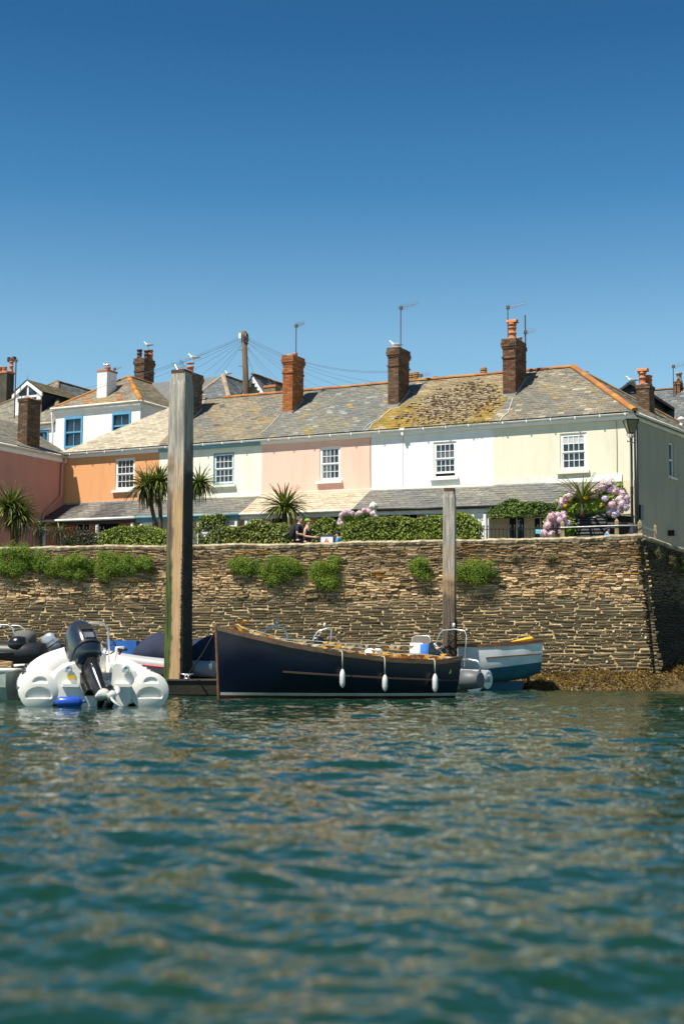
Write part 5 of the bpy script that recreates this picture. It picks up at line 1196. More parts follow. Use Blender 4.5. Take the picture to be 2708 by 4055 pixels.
def hydrangea(label, mass, nl, heads, Y, fr=S, leaf=.13, group='pink hydrangea bushes'):
    xs = [fr.px(m[0], m[1], Y) for m in mass]; th = Thing(fr, 'hydrangea', label, 'bush', (xs[0][0], Y, GZ), group); P, Nn = [], []; kpx = FPX / (46 + Y)
    for (mx, my, rx, ry), (x, z) in zip(mass, xs):
        q = rng.normal(size=(nl, 3)); q /= np.linalg.norm(q, axis=1, keepdims=True); rad = rng.uniform(.6, 1.05, (nl, 1))
        P.append(q * rad * np.array([rx / kpx, .5 * rx / kpx + .15, ry / kpx]) + np.array([x, Y + .2, z])); Nn.append(q + np.array([0, -.3, .5]))
    put('foliage', leaf_mesh('foliage', np.concatenate(P) - th.org, np.concatenate(Nn), leaf, .6), m_hyd, th.o)
    st = MB()
    for (x, z) in xs: st.tube([(xs[0][0], Y + .3, GZ), (x, Y + .25, z)], [.03, .015], 5)
    th.part('stem', st, m_twig)
    for (hx, hy, rp, pale) in heads:
        x, z = fr.px(hx, hy, Y - .25); s_ = rp / kpx * .78; c = [(.84, .58, .63), (.8, .62, .68), (.84, .7, .68), (.7, .62, .74)][pale]; k = U01(.85, 1.1)
        th.piece('flower_head', FLOWER, None, (x, Y - .25 + U01(-.06, .25), z), (U01(0, 6), U01(0, 6), U01(0, 6)), (s_, s_, s_ * .9), None, tuple(v * k for v in c))
    return th
HB = [(2393, 1915, 22, 2), (2416, 1908, 20, 2), (2385, 1932, 18, 0), (2428, 1928, 18, 1), (2350, 1955, 22, 2), (2365, 1945, 16, 0), (2435, 1945, 24, 0), (2460, 1955, 22, 0), (2480, 1970, 16, 1), (2452, 1975, 20, 2), (2395, 1975, 18, 3), (2402, 1990, 14, 1), (2430, 1985, 22, 2), (2462, 1995, 20, 1), (2420, 2000, 18, 0), (2447, 2008, 20, 0), (2405, 2008, 16, 0), (2425, 2018, 20, 3), (2440, 2030, 17, 3), (2412, 2026, 16, 3), (2432, 2040, 15, 3), (2476, 2010, 18, 3), (2482, 1985, 14, 1), (2224, 1985, 22, 0), (2240, 1972, 20, 0), (2258, 1962, 20, 1), (2275, 1950, 18, 2), (2222, 1998, 18, 1), (2246, 1992, 18, 0), (2410, 1940, 18, 1), (2470, 1978, 15, 0), (2340, 1962, 15, 2)]
hydrangea('large hydrangea heaped with pink heads over the black planter', [(2300, 2000, 70, 45), (2420, 1975, 60, 65), (2250, 1995, 45, 42), (2370, 1990, 60, 50), (2310, 2010, 80, 32)], 1500, HB, 2.55, leaf=.16)
HB2 = [(2185, 2045, 22, 0), (2208, 2040, 18, 1), (2175, 2062, 22, 0), (2200, 2060, 22, 0), (2228, 2035, 18, 0), (2168, 2082, 20, 0), (2192, 2080, 22, 0), (2215, 2060, 18, 1), (2165, 2100, 22, 2), (2185, 2098, 20, 0), (2155, 2112, 20, 0), (2178, 2116, 22, 2), (2202, 2082, 16, 0), (2232, 2062, 18, 0), (2247, 2070, 16, 1), (2215, 2105, 14, 1), (2230, 2048, 16, 0)]
hydrangea('lower hydrangea with pale pink heads beside the iron railings', [(2190, 2085, 45, 50), (2235, 2085, 40, 45)], 650, HB2, 2.2)
HB3 = [(1350, 2040, 14, 1), (1365, 2032, 16, 1), (1380, 2028, 14, 1), (1395, 2033, 12, 2), (1345, 2060, 13, 1), (1352, 2075, 14, 1), (1420, 2030, 14, 2), (1440, 2020, 13, 0), (1452, 2018, 12, 0), (1460, 2024, 12, 0), (1472, 2035, 12, 1), (1480, 2045, 10, 1), (1450, 2060, 10, 0), (1340, 2072, 11, 1), (1405, 2040, 11, 1), (1432, 2028, 11, 2)]
hydrangea('mauve hydrangea behind the left end of the long hedge', [(1380, 2050, 45, 25), (1440, 2042, 40, 22)], 700, HB3, 4.4, leaf=.1)
cordyline('spiky cordyline growing out of the black planter', 2305, 2040, [(2305, 1985, 112)], 2.3, 42, base_z=PLZ - .1, up=1.3)
def yellow_flowers():
    th = Thing(S, 'marigolds', 'few bright yellow flowers among the hydrangea leaves', 'flowers', (*[S.px(2320, 1975, 2.2)[0], 2.2], PLZ))
    for k, (px, py, r_) in enumerate([(2318, 1972, 9), (2256, 1982, 6), (2380, 1996, 6), (2236, 2003, 8), (2203, 2122, 8), (2345, 1946, 6)]):
        x, z = S.px(px, py, 2.15); s_ = r_ / 118; th.piece('flower', FLOWER, None, (x, 2.15, z), (k, k * 2, 0), (s_, s_, s_ * .8), None, (.75, .52, .01))
yellow_flowers()
def black_shed():
    Y = 3.6; x0, z1 = S.px(2398, 2030, Y); x1 = S.px(2506, 2030, Y)[0]; th = Thing(S, 'black_store', 'black boarded bin store behind the lamp post', 'shed', ((x0 + x1) / 2, Y, GZ - .4))
    th.part('wall', MB().box(x0 + .03, x1 - .03, Y + .04, Y + 1.2, GZ - .4, z1 - .05), m_black); z = GZ - .35
    while z < z1 - .15: th.part('board', MB().hexa([(x0, Y - .01, z), (x1, Y - .01, z), (x1, Y + .035, z), (x0, Y + .035, z), (x0, Y + .02, z + .13), (x1, Y + .02, z + .13), (x1, Y + .035, z + .13), (x0, Y + .035, z + .13)]), m_black); z += .135
    th.part('lid', MB().hexa([(x0 - .06, Y - .1, z1 - .08), (x1 + .06, Y - .1, z1 - .16), (x1 + .06, Y + 1.3, z1 - .06), (x0 - .06, Y + 1.3, z1 + .02), (x0 - .06, Y - .1, z1 - .03), (x1 + .06, Y - .1, z1 - .11), (x1 + .06, Y + 1.3, z1 - .01), (x0 - .06, Y + 1.3, z1 + .07)]), M('felt_lid', (.2, .19, .16), rough=.9))
black_shed()

# ================================================================= RAILINGS, POSTS, LAMP
def railings(label, px0, px1, pyt, pyr, Y, step=.13, fin=True):
    x0, zt = S.px(px0, pyt, Y); x1, _ = S.px(px1, pyt, Y); zr = S.px((px0 + px1) / 2, pyr, Y)[1]; th = Thing(S, 'iron_railings', label, 'railings', ((x0 + x1) / 2, Y, GZ - .15), 'black iron railings on the quay')
    th.part('rail', MB().box(x0, x1, Y - .012, Y + .012, zr - .02, zr), m_iron); th.part('rail', MB().box(x0, x1, Y - .012, Y + .012, GZ + .05, GZ + .07), m_iron)
    n = int((x1 - x0) / step); b = MB().tube([(0, 0, 0), (0, 0, 1)], .011, 6).mesh('bar')
    b.materials.append(m_iron); tip = MB().lathe([(.004, 0), (.022, .02), (.012, .035), (.024, .06), (.003, .11)], n=6).mesh('finial'); tip.materials.append(m_iron)
    for k in range(n + 1):
        x = x0 + (x1 - x0) * k / n; o = th.piece('bar', b, None, (x, Y, GZ - .15), None, (1, 1, zt - .1 - GZ + .15))
        th.piece('finial', tip, None, (x, Y, zt - .1))
railings('iron railings in front of the left spiky plants', 92, 412, 2090, 2104, 2.6)
railings('short run of iron railings holding a small brown notice', 782, 872, 2080, 2094, 2.6)
railings('black spear-topped railings left of the lower hydrangea', 1900, 2220, 2080, 2094, 2.0, .125)
def notice(name, label, px0, py0, px1, py1, Y, mat, mark=None):
    x0, z1 = S.px(px0, py0, Y); x1, z0 = S.px(px1, py1, Y); th = Thing(S, name, label, 'sign', ((x0 + x1) / 2, Y, z0)); th.part('board', MB().box(x0, x1, Y - .015, Y, z0, z1), mat)
    return th, x0, x1, z0, z1, Y
nt = notice('notice_board', 'small brown notice fixed to the short railings', 796, 2104, 828, 2127, 2.55, M('brown_sign', (.09, .075, .07), rough=.5))
def mark(nt_, quads, mat, name='lettering'):
    th, x0, x1, z0, z1, Y = nt_; mb = MB()
    for a, b, c, d in quads: mb.box(x0 + (x1 - x0) * a, x0 + (x1 - x0) * b, Y - .021, Y - .016, z0 + (z1 - z0) * c, z0 + (z1 - z0) * d)
    th.part(name, mb, mat)
m_signw = M('sign_white', (.8, .8, .78), rough=.5)
mark(nt, [(.12, .88, .72, .84), (.2, .8, .52, .62), (.42, .58, .1, .36)], m_signw)
nt = notice('notice_board', 'pale turquoise notice fixed to the spear-topped railings', 2119, 2097, 2146, 2113, 1.95, M('turquoise_sign', (.12, .5, .55), rough=.5))
mark(nt, [(.12, .55, .78, .86), (.12, .45, .62, .7)], m_signw)
# pavement sign with a red sailing boat
def sail_sign():
    Y = 1.3; x0, z1 = S.px(1266, 2118, Y); x1, zb = S.px(1322, 2165, Y); zb = GZ; th = Thing(S, 'pavement_sign', 'white pavement sign showing a red sailing boat', 'sign', ((x0 + x1) / 2, Y, GZ))
    f = MB(); f.box(x0, x0 + .03, Y - .03, Y + .02, zb, z1); f.box(x1 - .03, x1, Y - .03, Y + .02, zb, z1); f.box(x0 + .03, x1 - .03, Y - .031, Y + .02, z1 - .04, z1); th.part('frame', f, M('navy_frame', (.03, .03, .1), rough=.5))
    th.part('panel', MB().box(x0 + .03, x1 - .03, Y - .01, Y + .01, zb + .2, z1 - .04), m_signw)
    cx_ = S.px(1294, 2130, Y)[0]; zt = S.px(1294, 2127, Y)[1]; zl = zt - .24; red = M('sail_red', (.55, .03, .04), rough=.5)
    th.part('sail_mark', MB().slab([(cx_ - .01, Y - .014, zl), (cx_ - .01, Y - .014, zt), (cx_ - .1, Y - .014, zl)], (0, .003, 0)).slab([(cx_ + .012, Y - .014, zl), (cx_ + .11, Y - .014, zl), (cx_ + .012, Y - .014, zt - .03)], (0, .003, 0)).slab([(cx_ - .13, Y - .014, zl - .03), (cx_ + .13, Y - .014, zl - .03), (cx_ + .08, Y - .014, zl - .1), (cx_ - .08, Y - .014, zl - .1)], (0, .003, 0)), red)
    for s in (0, 1): th.part('rear_leg', MB().slab([(x0 + s * (x1 - x0 - .03), Y + .03, z1 - .05), (x0 + s * (x1 - x0 - .03) + .03, Y + .03, z1 - .05), (x0 + s * (x1 - x0 - .03) + .03, Y + .45, zb), (x0 + s * (x1 - x0 - .03), Y + .45, zb)], (0, .03, 0)), bpy.data.materials['navy_frame'])
sail_sign()
def parasol():
    Y = 5.0; x, zt = S.px(1478, 1988, Y); zb = S.px(1478, 2062, Y)[1]; th = Thing(S, 'parasol', 'furled white garden parasol above the long hedge', 'parasol', (x, Y, GZ))
    th.part('pole', MB().tube([(x, Y, GZ), (x, Y, zt + .05)], .022, 8), m_offwhite); H = zt - zb; rs = []
    for t, r_ in ((0, .02), (.08, .1), (.3, .16), (.36, .09), (.42, .085), (.6, .13), (.85, .17), (1, .14)):
        rs.append([(x + r_ * (1 + .18 * math.cos(a * 6)) * math.cos(a), Y + r_ * (1 + .18 * math.cos(a * 6)) * math.sin(a), zt - H * t) for a in np.linspace(0, 2 * math.pi, 24, False)])
    th.part('canopy', MB().rings(rs), M('canvas', (.72, .68, .62), (.6, .55, .5), 5, .9), None, True)
parasol()
m_postw = M('post_timber', (.3, .24, .135), (.18, .15, .085), 3, .85, .5, 10, stretch=(4, 4, .6))
def guard_rail():
    th = Thing(S, 'guard_rail', 'timber posts with a metal pipe rail round the wall corner', 'railing', (S.px(2440, 2120)[0], .25, ZC)); pts = []
    for (px, pt, pb, fr, Y) in ((2225, 2060, 2136, S, .25), (2440, 2052, 2124, S, .25), (2531, 2058, 2122, S, .3), (2590, 2074, 2142, S2, .25)):
        w = 14 if px < 2590 else 9; x, zt = fr.px(px, pt, Y); zb = (wall_top(x) if fr is S else side_top(x)) - .1; hw = .062
        g = fr.w(x, Y, 0) - S.o; X, Yl = float(g @ S.ex), float(g @ S.ey)
        th.part('post', MB().box(X - hw, X + hw, Yl - hw, Yl + hw, zb, zt - .1).hexa([(X - hw, Yl - hw, zt - .1), (X + hw, Yl - hw, zt - .1), (X + hw, Yl + hw, zt - .1), (X - hw, Yl + hw, zt - .1), (X - .005, Yl - .005, zt), (X + .005, Yl - .005, zt), (X + .005, Yl + .005, zt), (X - .005, Yl + .005, zt)]), m_postw); pts.append((X, Yl - hw - .02, zt - (.24 if px < 2500 else .2)))
    a = pts[0]; th.part('rail', MB().tube([(a[0] - .1, a[1], a[2]), pts[0], pts[1], (pts[2][0] - .1, pts[1][1], pts[1][2]), (pts[2][0] + .09, pts[2][1], pts[2][2]), (pts[3][0], pts[3][1] - .03, pts[3][2] - .05), (pts[3][0] + .1, pts[3][1] - .02, pts[3][2] - .5)], .019, 8), m_galv, None, True)
guard_rail()
def lamp():
    Y = .95; x, zt = S.px(2497, 1622, Y); xb, zb = S.px(2503, 2112, Y); th = Thing(S, 'street_lamp', 'black cast iron street lamp with a glazed lantern at the quay corner', 'lamp', (xb, Y, GZ)); k = 123.0
    Z = lambda py: S.px(2498, py, Y)[1]
    m_li = M('lamp_iron', (.025, .027, .033), rough=.4)
    th.part('base', MB().lathe([(.13, GZ), (.13, Z(2112)), (.115, Z(2104)), (.085, Z(2090)), (.07, Z(2078)), (.09, Z(2076)), (.045, Z(2072))], (xb, Y, 0), 16), m_li, None, True)
    th.part('post', MB().lathe([(.038, Z(2072)), (.04, Z(1960)), (.05, Z(1957)), (.045, Z(1935)), (.055, Z(1930)), (.034, Z(1925)), (.032, Z(1765)), (.05, Z(1763)), (.035, Z(1758)), (.05, Z(1740)), (.03, Z(1735))], (xb, Y, 0), 12), m_li, None, True)
    th.part('ladder_bar', MB().tube([(xb - .11, Y - .02, Z(1747)), (xb + .11, Y + .02, Z(1754))], .015, 6).ball((xb - .11, Y - .02, Z(1747)), .024).ball((xb + .11, Y + .02, Z(1754)), .024), m_li, None, True)
    zl0, zl1 = Z(1714), Z(1664); b0, b1 = .095, .215; ln = MB(); rot = R(20); c_, s_ = math.cos(rot), math.sin(rot)
    def pt(i, r_, z): a = math.pi / 4 + i * math.pi / 2 + rot; return (xb + r_ * 1.3 * math.cos(a), Y + r_ * 1.3 * math.sin(a), z)
    for i in range(4):
        ln.tube([pt(i, b0, zl0), pt(i, b1, zl1)], .02, 6); ln.tube([pt(i, b0, zl0), pt(i + 1, b0, zl0)], .02, 6); ln.tube([pt(i, b1, zl1), pt(i + 1, b1, zl1)], .022, 6)
    lan = th.part('lantern', ln, m_li)
    for i in range(4): th.part('lantern_pane', MB().quad(pt(i, b0, zl0), pt(i + 1, b0, zl0), pt(i + 1, b1, zl1), pt(i, b1, zl1)), M('lantern_glass', (.24, .215, .11), (.18, .16, .08), 4, .25) if i == 0 else bpy.data.materials['lantern_glass'], lan)
    th.part('lantern_roof', MB().rings([[pt(i, r_, z) for i in range(4)] for r_, z in ((b1 + .01, zl1), (.12, Z(1646)), (.11, Z(1644)), (.085, Z(1636)), (.08, Z(1631)), (.03, Z(1627)), (.02, Z(1622)))]), M('weathered_copper', (.15, .17, .15), (.08, .09, .085), 6, .5), lan)
    fr_ = MB()
    for i in range(4): a = pt(i, b0, zl0); fr_.tube([(xb, Y, Z(1738)), ((xb + a[0]) / 2 + (a[0] - xb) * .3, (Y + a[1]) / 2 + (a[1] - Y) * .3, Z(1728)), (xb + (a[0] - xb) * 1.25, Y + (a[1] - Y) * 1.25, Z(1719)), a], .011, 6)
    th.part('frog_bracket', fr_, m_li, lan, True)
lamp()

# ================================================================= PEOPLE
def skin_obj(name, V, E, rad, mat, parent, root=0, sub=2):
    me = bpy.data.meshes.new(name); me.from_pydata(V, E, []); me.materials.append(mat); o = bpy.data.objects.new(name, me); COL.objects.link(o); o.parent = parent
    md = o.modifiers.new('skin', 'SKIN'); md.use_smooth_shade = True; sv = me.skin_vertices[0].data
    for i, r_ in enumerate(rad): sv[i].radius = r_ if hasattr(r_, '__len__') else (r_, r_); sv[i].use_root = i == root
    s_ = o.modifiers.new('sub', 'SUBSURF'); s_.levels = s_.render_levels = sub
    return o
m_skin = M('skin', (.55, .32, .22), rough=.55)
def person(label, px, pyt, Y, yaw, h, shirt, legs, hair, cap=None, pack=None, vest=False, bun=False, arm=(.22, -.2, .3), phone=False):
    """head top at (px, pyt); local x is the way the person faces"""
    k = h / 1.75; x, zt = S.px(px, pyt, Y); o = empty('person', label, 'person', S.w(x, Y, zt - h - (.03 if cap else 0)), yaw); q = lambda L: [tuple(v * k for v in p) for p in L]
    ax, az, rx = arm
    V = [(0, 0, .95), (0, 0, 1.08), (0, 0, 1.3), (0, 0, 1.46), (.015, 0, 1.53), (.04, 0, 1.6), (.045, 0, 1.67), (.03, 0, 1.735), (.13, 0, 1.625)]
    E = [(0, 1), (1, 2), (2, 3), (3, 4), (4, 5), (5, 6), (6, 7), (5, 8)]; rad = [.125, .115, .125, .07, .055, .075, .09, .05, .012]
    ends = []
    for s in (-1, 1):
        b = len(V); V += [(0, s * .19, 1.41), (-.02, s * .23, 1.16), (rx, s * .13, 1.12), (rx + .06, s * .11, 1.14)]; E += [(3, b), (b, b + 1), (b + 1, b + 2), (b + 2, b + 3)]; rad += [.055, .045, .032, .036]; hnd = b + 3
        for f in range(4): V += [(rx + .1, s * .11 + (f - 1.5) * .019, 1.16), (rx + .14 - .008 * abs(f - 1.5), s * .11 + (f - 1.5) * .02, 1.15)]; e = len(V); E += [(hnd, e - 2), (e - 2, e - 1)]; rad += [.009, .008]
        V += [(rx + .08, s * .07, 1.18)]; E += [(hnd, len(V) - 1)]; rad += [.01]
        b = len(V); V += [(0, s * .09, .88), (.02, s * .1, .48), (-.01, s * .1, .09), (.14, s * .11, .04)]; E += [(0, b), (b, b + 1), (b + 1, b + 2), (b + 2, b + 3)]; rad += [.09, .06, .04, .035]
    sr = [tuple(v * k for v in r_) if hasattr(r_, '__len__') else r_ * k for r_ in rad]
    body = skin_obj('body', q(V), E, sr, m_skin, o)
    # clothing follows the body
    sv = [(0, 0, .93), (0, 0, 1.08), (0, 0, 1.3), (0, 0, 1.47)]; se = [(0, 1), (1, 2), (2, 3)]; sr = [.165, .155, .165, .1]
    if not vest:
        for s in (-1, 1): b = len(sv); sv += [(0, s * .195, 1.41), (-.015, s * .225, 1.24)]; se += [(3, b), (b, b + 1)]; sr += [.075, .068]
    skin_obj('shirt', q(sv), se, [tuple(v * k for v in r_) if hasattr(r_, '__len__') else r_ * k for r_ in sr], shirt, o)
    lv = [(0, 0, .97)]; le = []; lr = [.16]
    for s in (-1, 1): b = len(lv); lv += [(0, s * .09, .86), (.02, s * .1, .48), (-.005, s * .1, .12)]; le += [(0, b), (b, b + 1), (b + 1, b + 2)]; lr += [.105, .08, .06]
    skin_obj('trousers', q(lv), le, [tuple(v * k for v in r_) if hasattr(r_, '__len__') else r_ * k for r_ in lr], legs, o)
    hm = MB(); hm.ball((.005, 0, 1.675), (.105, .092, .1), 12, 8, .04); 
    if bun: hm.tube([(-.06, 0, 1.7), (-.12, 0, 1.6), (-.1, 0, 1.45)], [.05, .045, .02], 8)
    hm.v = [(vx - max(0, vx - .06) * .7 if vz < 1.7 else vx, vy, vz) for vx, vy, vz in hm.v]
    hm.xf(Matrix.Scale(k, 4)); hm.build('hair', hair, o, True)
    for s in (-1, 1): MB().ball((.118 * k, s * .032 * k, 1.655 * k), .011 * k, 6, 4).build('eye', m_gullb, o, True); MB().ball((.02 * k, s * .088 * k, 1.64 * k), (.016 * k, .008 * k, .03 * k), 6, 5).build('ear', m_skin, o, True)
    MB().box(.112 * k, .122 * k, -.022 * k, .022 * k, 1.578 * k, 1.586 * k).build('mouth', M('lip', (.35, .12, .1), rough=.6), o)
    if cap is not None:
        c = MB(); c.rings([[(.01 + .115 * r_ * math.cos(t), .1 * r_ * math.sin(t), z) for t in np.linspace(0, 2 * math.pi, 14, False)] for r_, z in ((1.02, 1.69), (1.0, 1.73), (.8, 1.775), (.35, 1.795))]); c.slab([(.09, -.08, 1.7), (.2, -.06, 1.695), (.22, 0, 1.695), (.2, .06, 1.695), (.09, .08, 1.7)], (0, 0, .012)); c.xf(Matrix.Scale(k, 4)); c.build('cap', cap, o, True)
    if pack is not None:
        c = MB(); c.rings([[(px_, py_ * w, z) for px_, py_ in ((-.12, -1), (-.12, 1), (-.3, .8), (-.3, -.8))] for w, z in ((.1, 1.0), (.16, 1.04), (.17, 1.3), (.13, 1.43), (.06, 1.46))]); c.xf(Matrix.Scale(k, 4)); c.build('backpack', pack, o, True)
        for s in (-1, 1): MB().tube([tuple(v * k for v in p) for p in ((-.13, s * .1, 1.42), (.0, s * .12, 1.5), (.13, s * .11, 1.38), (.1, s * .14, 1.15), (-.12, s * .13, 1.05))], .016 * k, 6).build('strap', pack, o, True)
    if phone: MB().box((rx + .1) * k, (rx + .12) * k, -.04 * k, .04 * k, 1.16 * k, 1.29 * k).build('phone', m_iron, o)
YAW = S.rz
cl_navy = M('navy_cotton', (.02, .025, .045), rough=.9); cl_black = M('black_cotton', (.018, .018, .02), rough=.9); cl_denim = M('denim', (.06, .1, .18), rough=.9); cl_blue = M('blue_cotton', (.05, .25, .55), rough=.9)
h_grey = M('grey_hair', (.13, .12, .115), (.05, .05, .05), 20, .8); h_brown = M('brown_hair', (.05, .03, .018), rough=.7); h_dark = M('dark_hair', (.015, .012, .01), rough=.7); c_green = M('green_cap', (.16, .32, .05), rough=.8); c_navy = M('navy_cap', (.015, .018, .035), rough=.8)
person('man in a navy T-shirt with a black backpack looking at his phone', 1184, 2047, 1.6, YAW + .1, 1.78, cl_navy, cl_navy, h_grey, None, cl_black, phone=True, arm=(.22, 0, .3))
person('woman in a green cap and black sleeveless top walking right', 1217, 2055, 1.3, YAW - .1, 1.68, cl_black, cl_denim, h_brown, c_green, None, True, True, arm=(.2, 0, .28))
person('boy in a blue T-shirt and dark cap beside the sailing boat sign', 1340, 2104, 1.7, YAW + math.pi, 1.3, cl_blue, cl_denim, h_brown, c_navy)
person('dark-haired child in a blue shirt behind the wall by the planter', 2402, 2090, 1.0, YAW + .4, 1.15, cl_blue, cl_denim, h_dark)

# ================================================================= PILES AND PONTOON
def pile_material(name, zlo, zhi, algae, left):
    m = bpy.data.materials.new(name); m.use_nodes = True; n = m.node_tree.nodes; l = m.node_tree.links; b = n['Principled BSDF']; b.inputs['Roughness'].default_value = .85
    tc = n.new('ShaderNodeTexCoord'); sx = n.new('ShaderNodeSeparateXYZ'); l.new(tc.outputs['Object'], sx.inputs[0])
    mp = n.new('ShaderNodeMapping'); mp.inputs['Scale'].default_value = (14, 14, .7); l.new(tc.outputs['Object'], mp.inputs[0])
    g = n.new('ShaderNodeTexNoise'); g.inputs['Scale'].default_value = 1.6; g.inputs['Detail'].default_value = 7; g.inputs['Roughness'].default_value = .7; l.new(mp.outputs[0], g.inputs['Vector'])
    n2 = n.new('ShaderNodeTexNoise'); n2.inputs['Scale'].default_value = 2.2; n2.inputs['Detail'].default_value = 5; l.new(tc.outputs['Object'], n2.inputs['Vector'])
    def mixn(a, bb, f, blend='MIX'):
        x = n.new('ShaderNodeMix'); x.data_type = 'RGBA'; x.blend_type = blend
        for s_, v in ((x.inputs[6], a), (x.inputs[7], bb)):
            if isinstance(v, tuple): s_.default_value = (*v, 1)
            else: l.new(v, s_)
        if isinstance(f, float): x.inputs[0].default_value = f
        else: l.new(f, x.inputs[0])
        return x.outputs[2]
    def mrange(src, a, bb, c=0.0, d=1.0):
        x = n.new('ShaderNodeMapRange'); x.interpolation_type = 'SMOOTHSTEP'; x.inputs[1].default_value = a; x.inputs[2].default_value = bb; x.inputs[3].default_value = c; x.inputs[4].default_value = d; l.new(src, x.inputs[0]); return x.outputs[0]
    def ma(op, a, bb):
        x = n.new('ShaderNodeMath'); x.operation = op
        for s_, v in ((x.inputs[0], a), (x.inputs[1], bb)):
            if isinstance(v, (int, float)): s_.default_value = v
            else: l.new(v, s_)
        return x.outputs[0]
    wob = ma('MULTIPLY', ma('SUBTRACT', n2.outputs['Fac'], .5), 2.6)
    z = ma('ADD', sx.outputs['Z'], wob); xx = ma('ADD', sx.outputs['X'], ma('MULTIPLY', ma('SUBTRACT', n2.outputs['Fac'], .5), .25))
    grey = mixn((.44, .41, .345), (.2, .185, .16), mrange(g.outputs['Fac'], .38, .62))
    tan = mixn((.5, .33, .17), (.32, .2, .1), mrange(g.outputs['Fac'], .35, .65))
    dark = mixn((.15, .11, .075), (.06, .046, .034), mrange(g.outputs['Fac'], .4, .6))
    green = mixn((.075, .12, .01), (.014, .022, .008), mrange(g.outputs['Fac'], .4, .6))
    c = mixn(tan, grey, mrange(z, zhi - 1.2, zhi + .3))
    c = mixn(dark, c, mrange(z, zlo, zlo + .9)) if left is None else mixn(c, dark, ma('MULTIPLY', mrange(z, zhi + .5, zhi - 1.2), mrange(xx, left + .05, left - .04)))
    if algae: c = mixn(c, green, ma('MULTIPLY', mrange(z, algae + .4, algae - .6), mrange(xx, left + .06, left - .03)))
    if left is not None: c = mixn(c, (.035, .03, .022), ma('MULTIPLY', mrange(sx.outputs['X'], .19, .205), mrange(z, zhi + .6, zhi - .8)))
    l.new(c, b.inputs['Base Color'])
    bp = n.new('ShaderNodeBump'); bp.inputs['Strength'].default_value = .6; bp.inputs['Distance'].default_value = .03; l.new(g.outputs['Fac'], bp.inputs['Height']); l.new(bp.outputs[0], b.inputs['Normal'])
    return m
def pile(name, label, pxb, pxt, pyt, y, deg, w0, w1, mat, weed, cap):
    b = at(pxb, 2690, y); t = at(pxt, pyt, y); fr = Frame((b[0], y, 0), deg); H = t[2]; dx = t[0] - b[0]
    th = Thing(fr, name, label, 'pile', (0, 0, -2))
    rs = []
    for f in (-2 / H, 0, .15, .35, .55, .75, .93, .955, .97, 1.0):
        w = (w0 + (w1 - w0) * max(f, 0)) / 2 * (1 if f < .95 else (.97 if f < .96 else (.9 if f < .98 else .84))); c = w * .1
        ox, oy = dx * f * math.cos(R(deg)), dx * f * math.sin(R(deg)); z = H * f
        rs.append([(ox + px_ + U01(-.004, .004), oy + py_ + U01(-.004, .004), z) for px_, py_ in ((-w + c, -w), (w - c, -w), (w, -w + c), (w, w - c), (w - c, w), (-w + c, w), (-w, w - c), (-w, -w + c))])
    mb = MB().rings(rs); post = th.part('post', mb, mat)
    th.part('cap_band', MB().rings([[(p[0] * 1.03 - rs[-1][0][0] * 0, p[1] * 1.03, H - .09) for p in rs[-1]], [(p[0] * 1.03, p[1] * 1.03, H + .012) for p in rs[-1]]]), M(name + '_rust', (.11, .05, .028), (.07, .035, .025), 6, .8))
    if weed:
        P, Nn = [], []
        for _ in range(weed[0]):
            z = U01(.05, weed[1]) ** 1.0; k = U01(0, 1); w = w0 / 2
            p = (w + .012, U01(-w, w), z) if k < .6 else (U01(weed[2] * w, w), -w - .012, z * (.6 + .4 * random.random())); P.append(p); Nn.append((1, -.2, -.2) if k < .6 else (.2, -1, -.2))
        P = np.array(P); me = leaf_mesh('hanging_weed', P - th.org, np.array(Nn, float) + rng.normal(0, .2, (len(P), 3)), .06, .4); o = put('hanging_weed', me, M(name + '_weed', (.025, .024, .012), (.012, .012, .008), 3, .7, island=.5), th.o); o['kind'] = 'stuff'
    return th, fr, H, dx
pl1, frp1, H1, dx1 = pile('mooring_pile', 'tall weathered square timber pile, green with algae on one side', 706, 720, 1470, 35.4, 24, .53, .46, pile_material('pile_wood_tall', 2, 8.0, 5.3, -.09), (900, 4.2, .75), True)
sp = MB()
for k in range(16):
    a = U01(0, 6.28); c = (dx1 * .87 + U01(-.15, .15), dx1 * .5 + U01(-.15, .15), H1 + .01); sp.tube([c, (c[0] + .14 * math.cos(a), c[1] + .14 * math.sin(a), H1 + U01(.12, .3))], .004, 4)
pl1.part('bird_spikes', sp, m_galv)
pl2, frp2, H2, dx2 = pile('mooring_pile', 'thinner weathered timber pile with dark weed at its foot', 1779, 1779, 1936, 41.0, 12, .37, .345, pile_material('pile_wood_thin', 4.4, 5.9, 0, None), (1500, 2.0, -.1), True)
m_deckw = M('pontoon_timber', (.09, .075, .055), (.045, .038, .03), 4, .85, .6, 12, stretch=(6, 1, 6)); m_wetw = M('wet_timber', (.02, .018, .014), (.035, .03, .015), 4, .5, .5, 12)
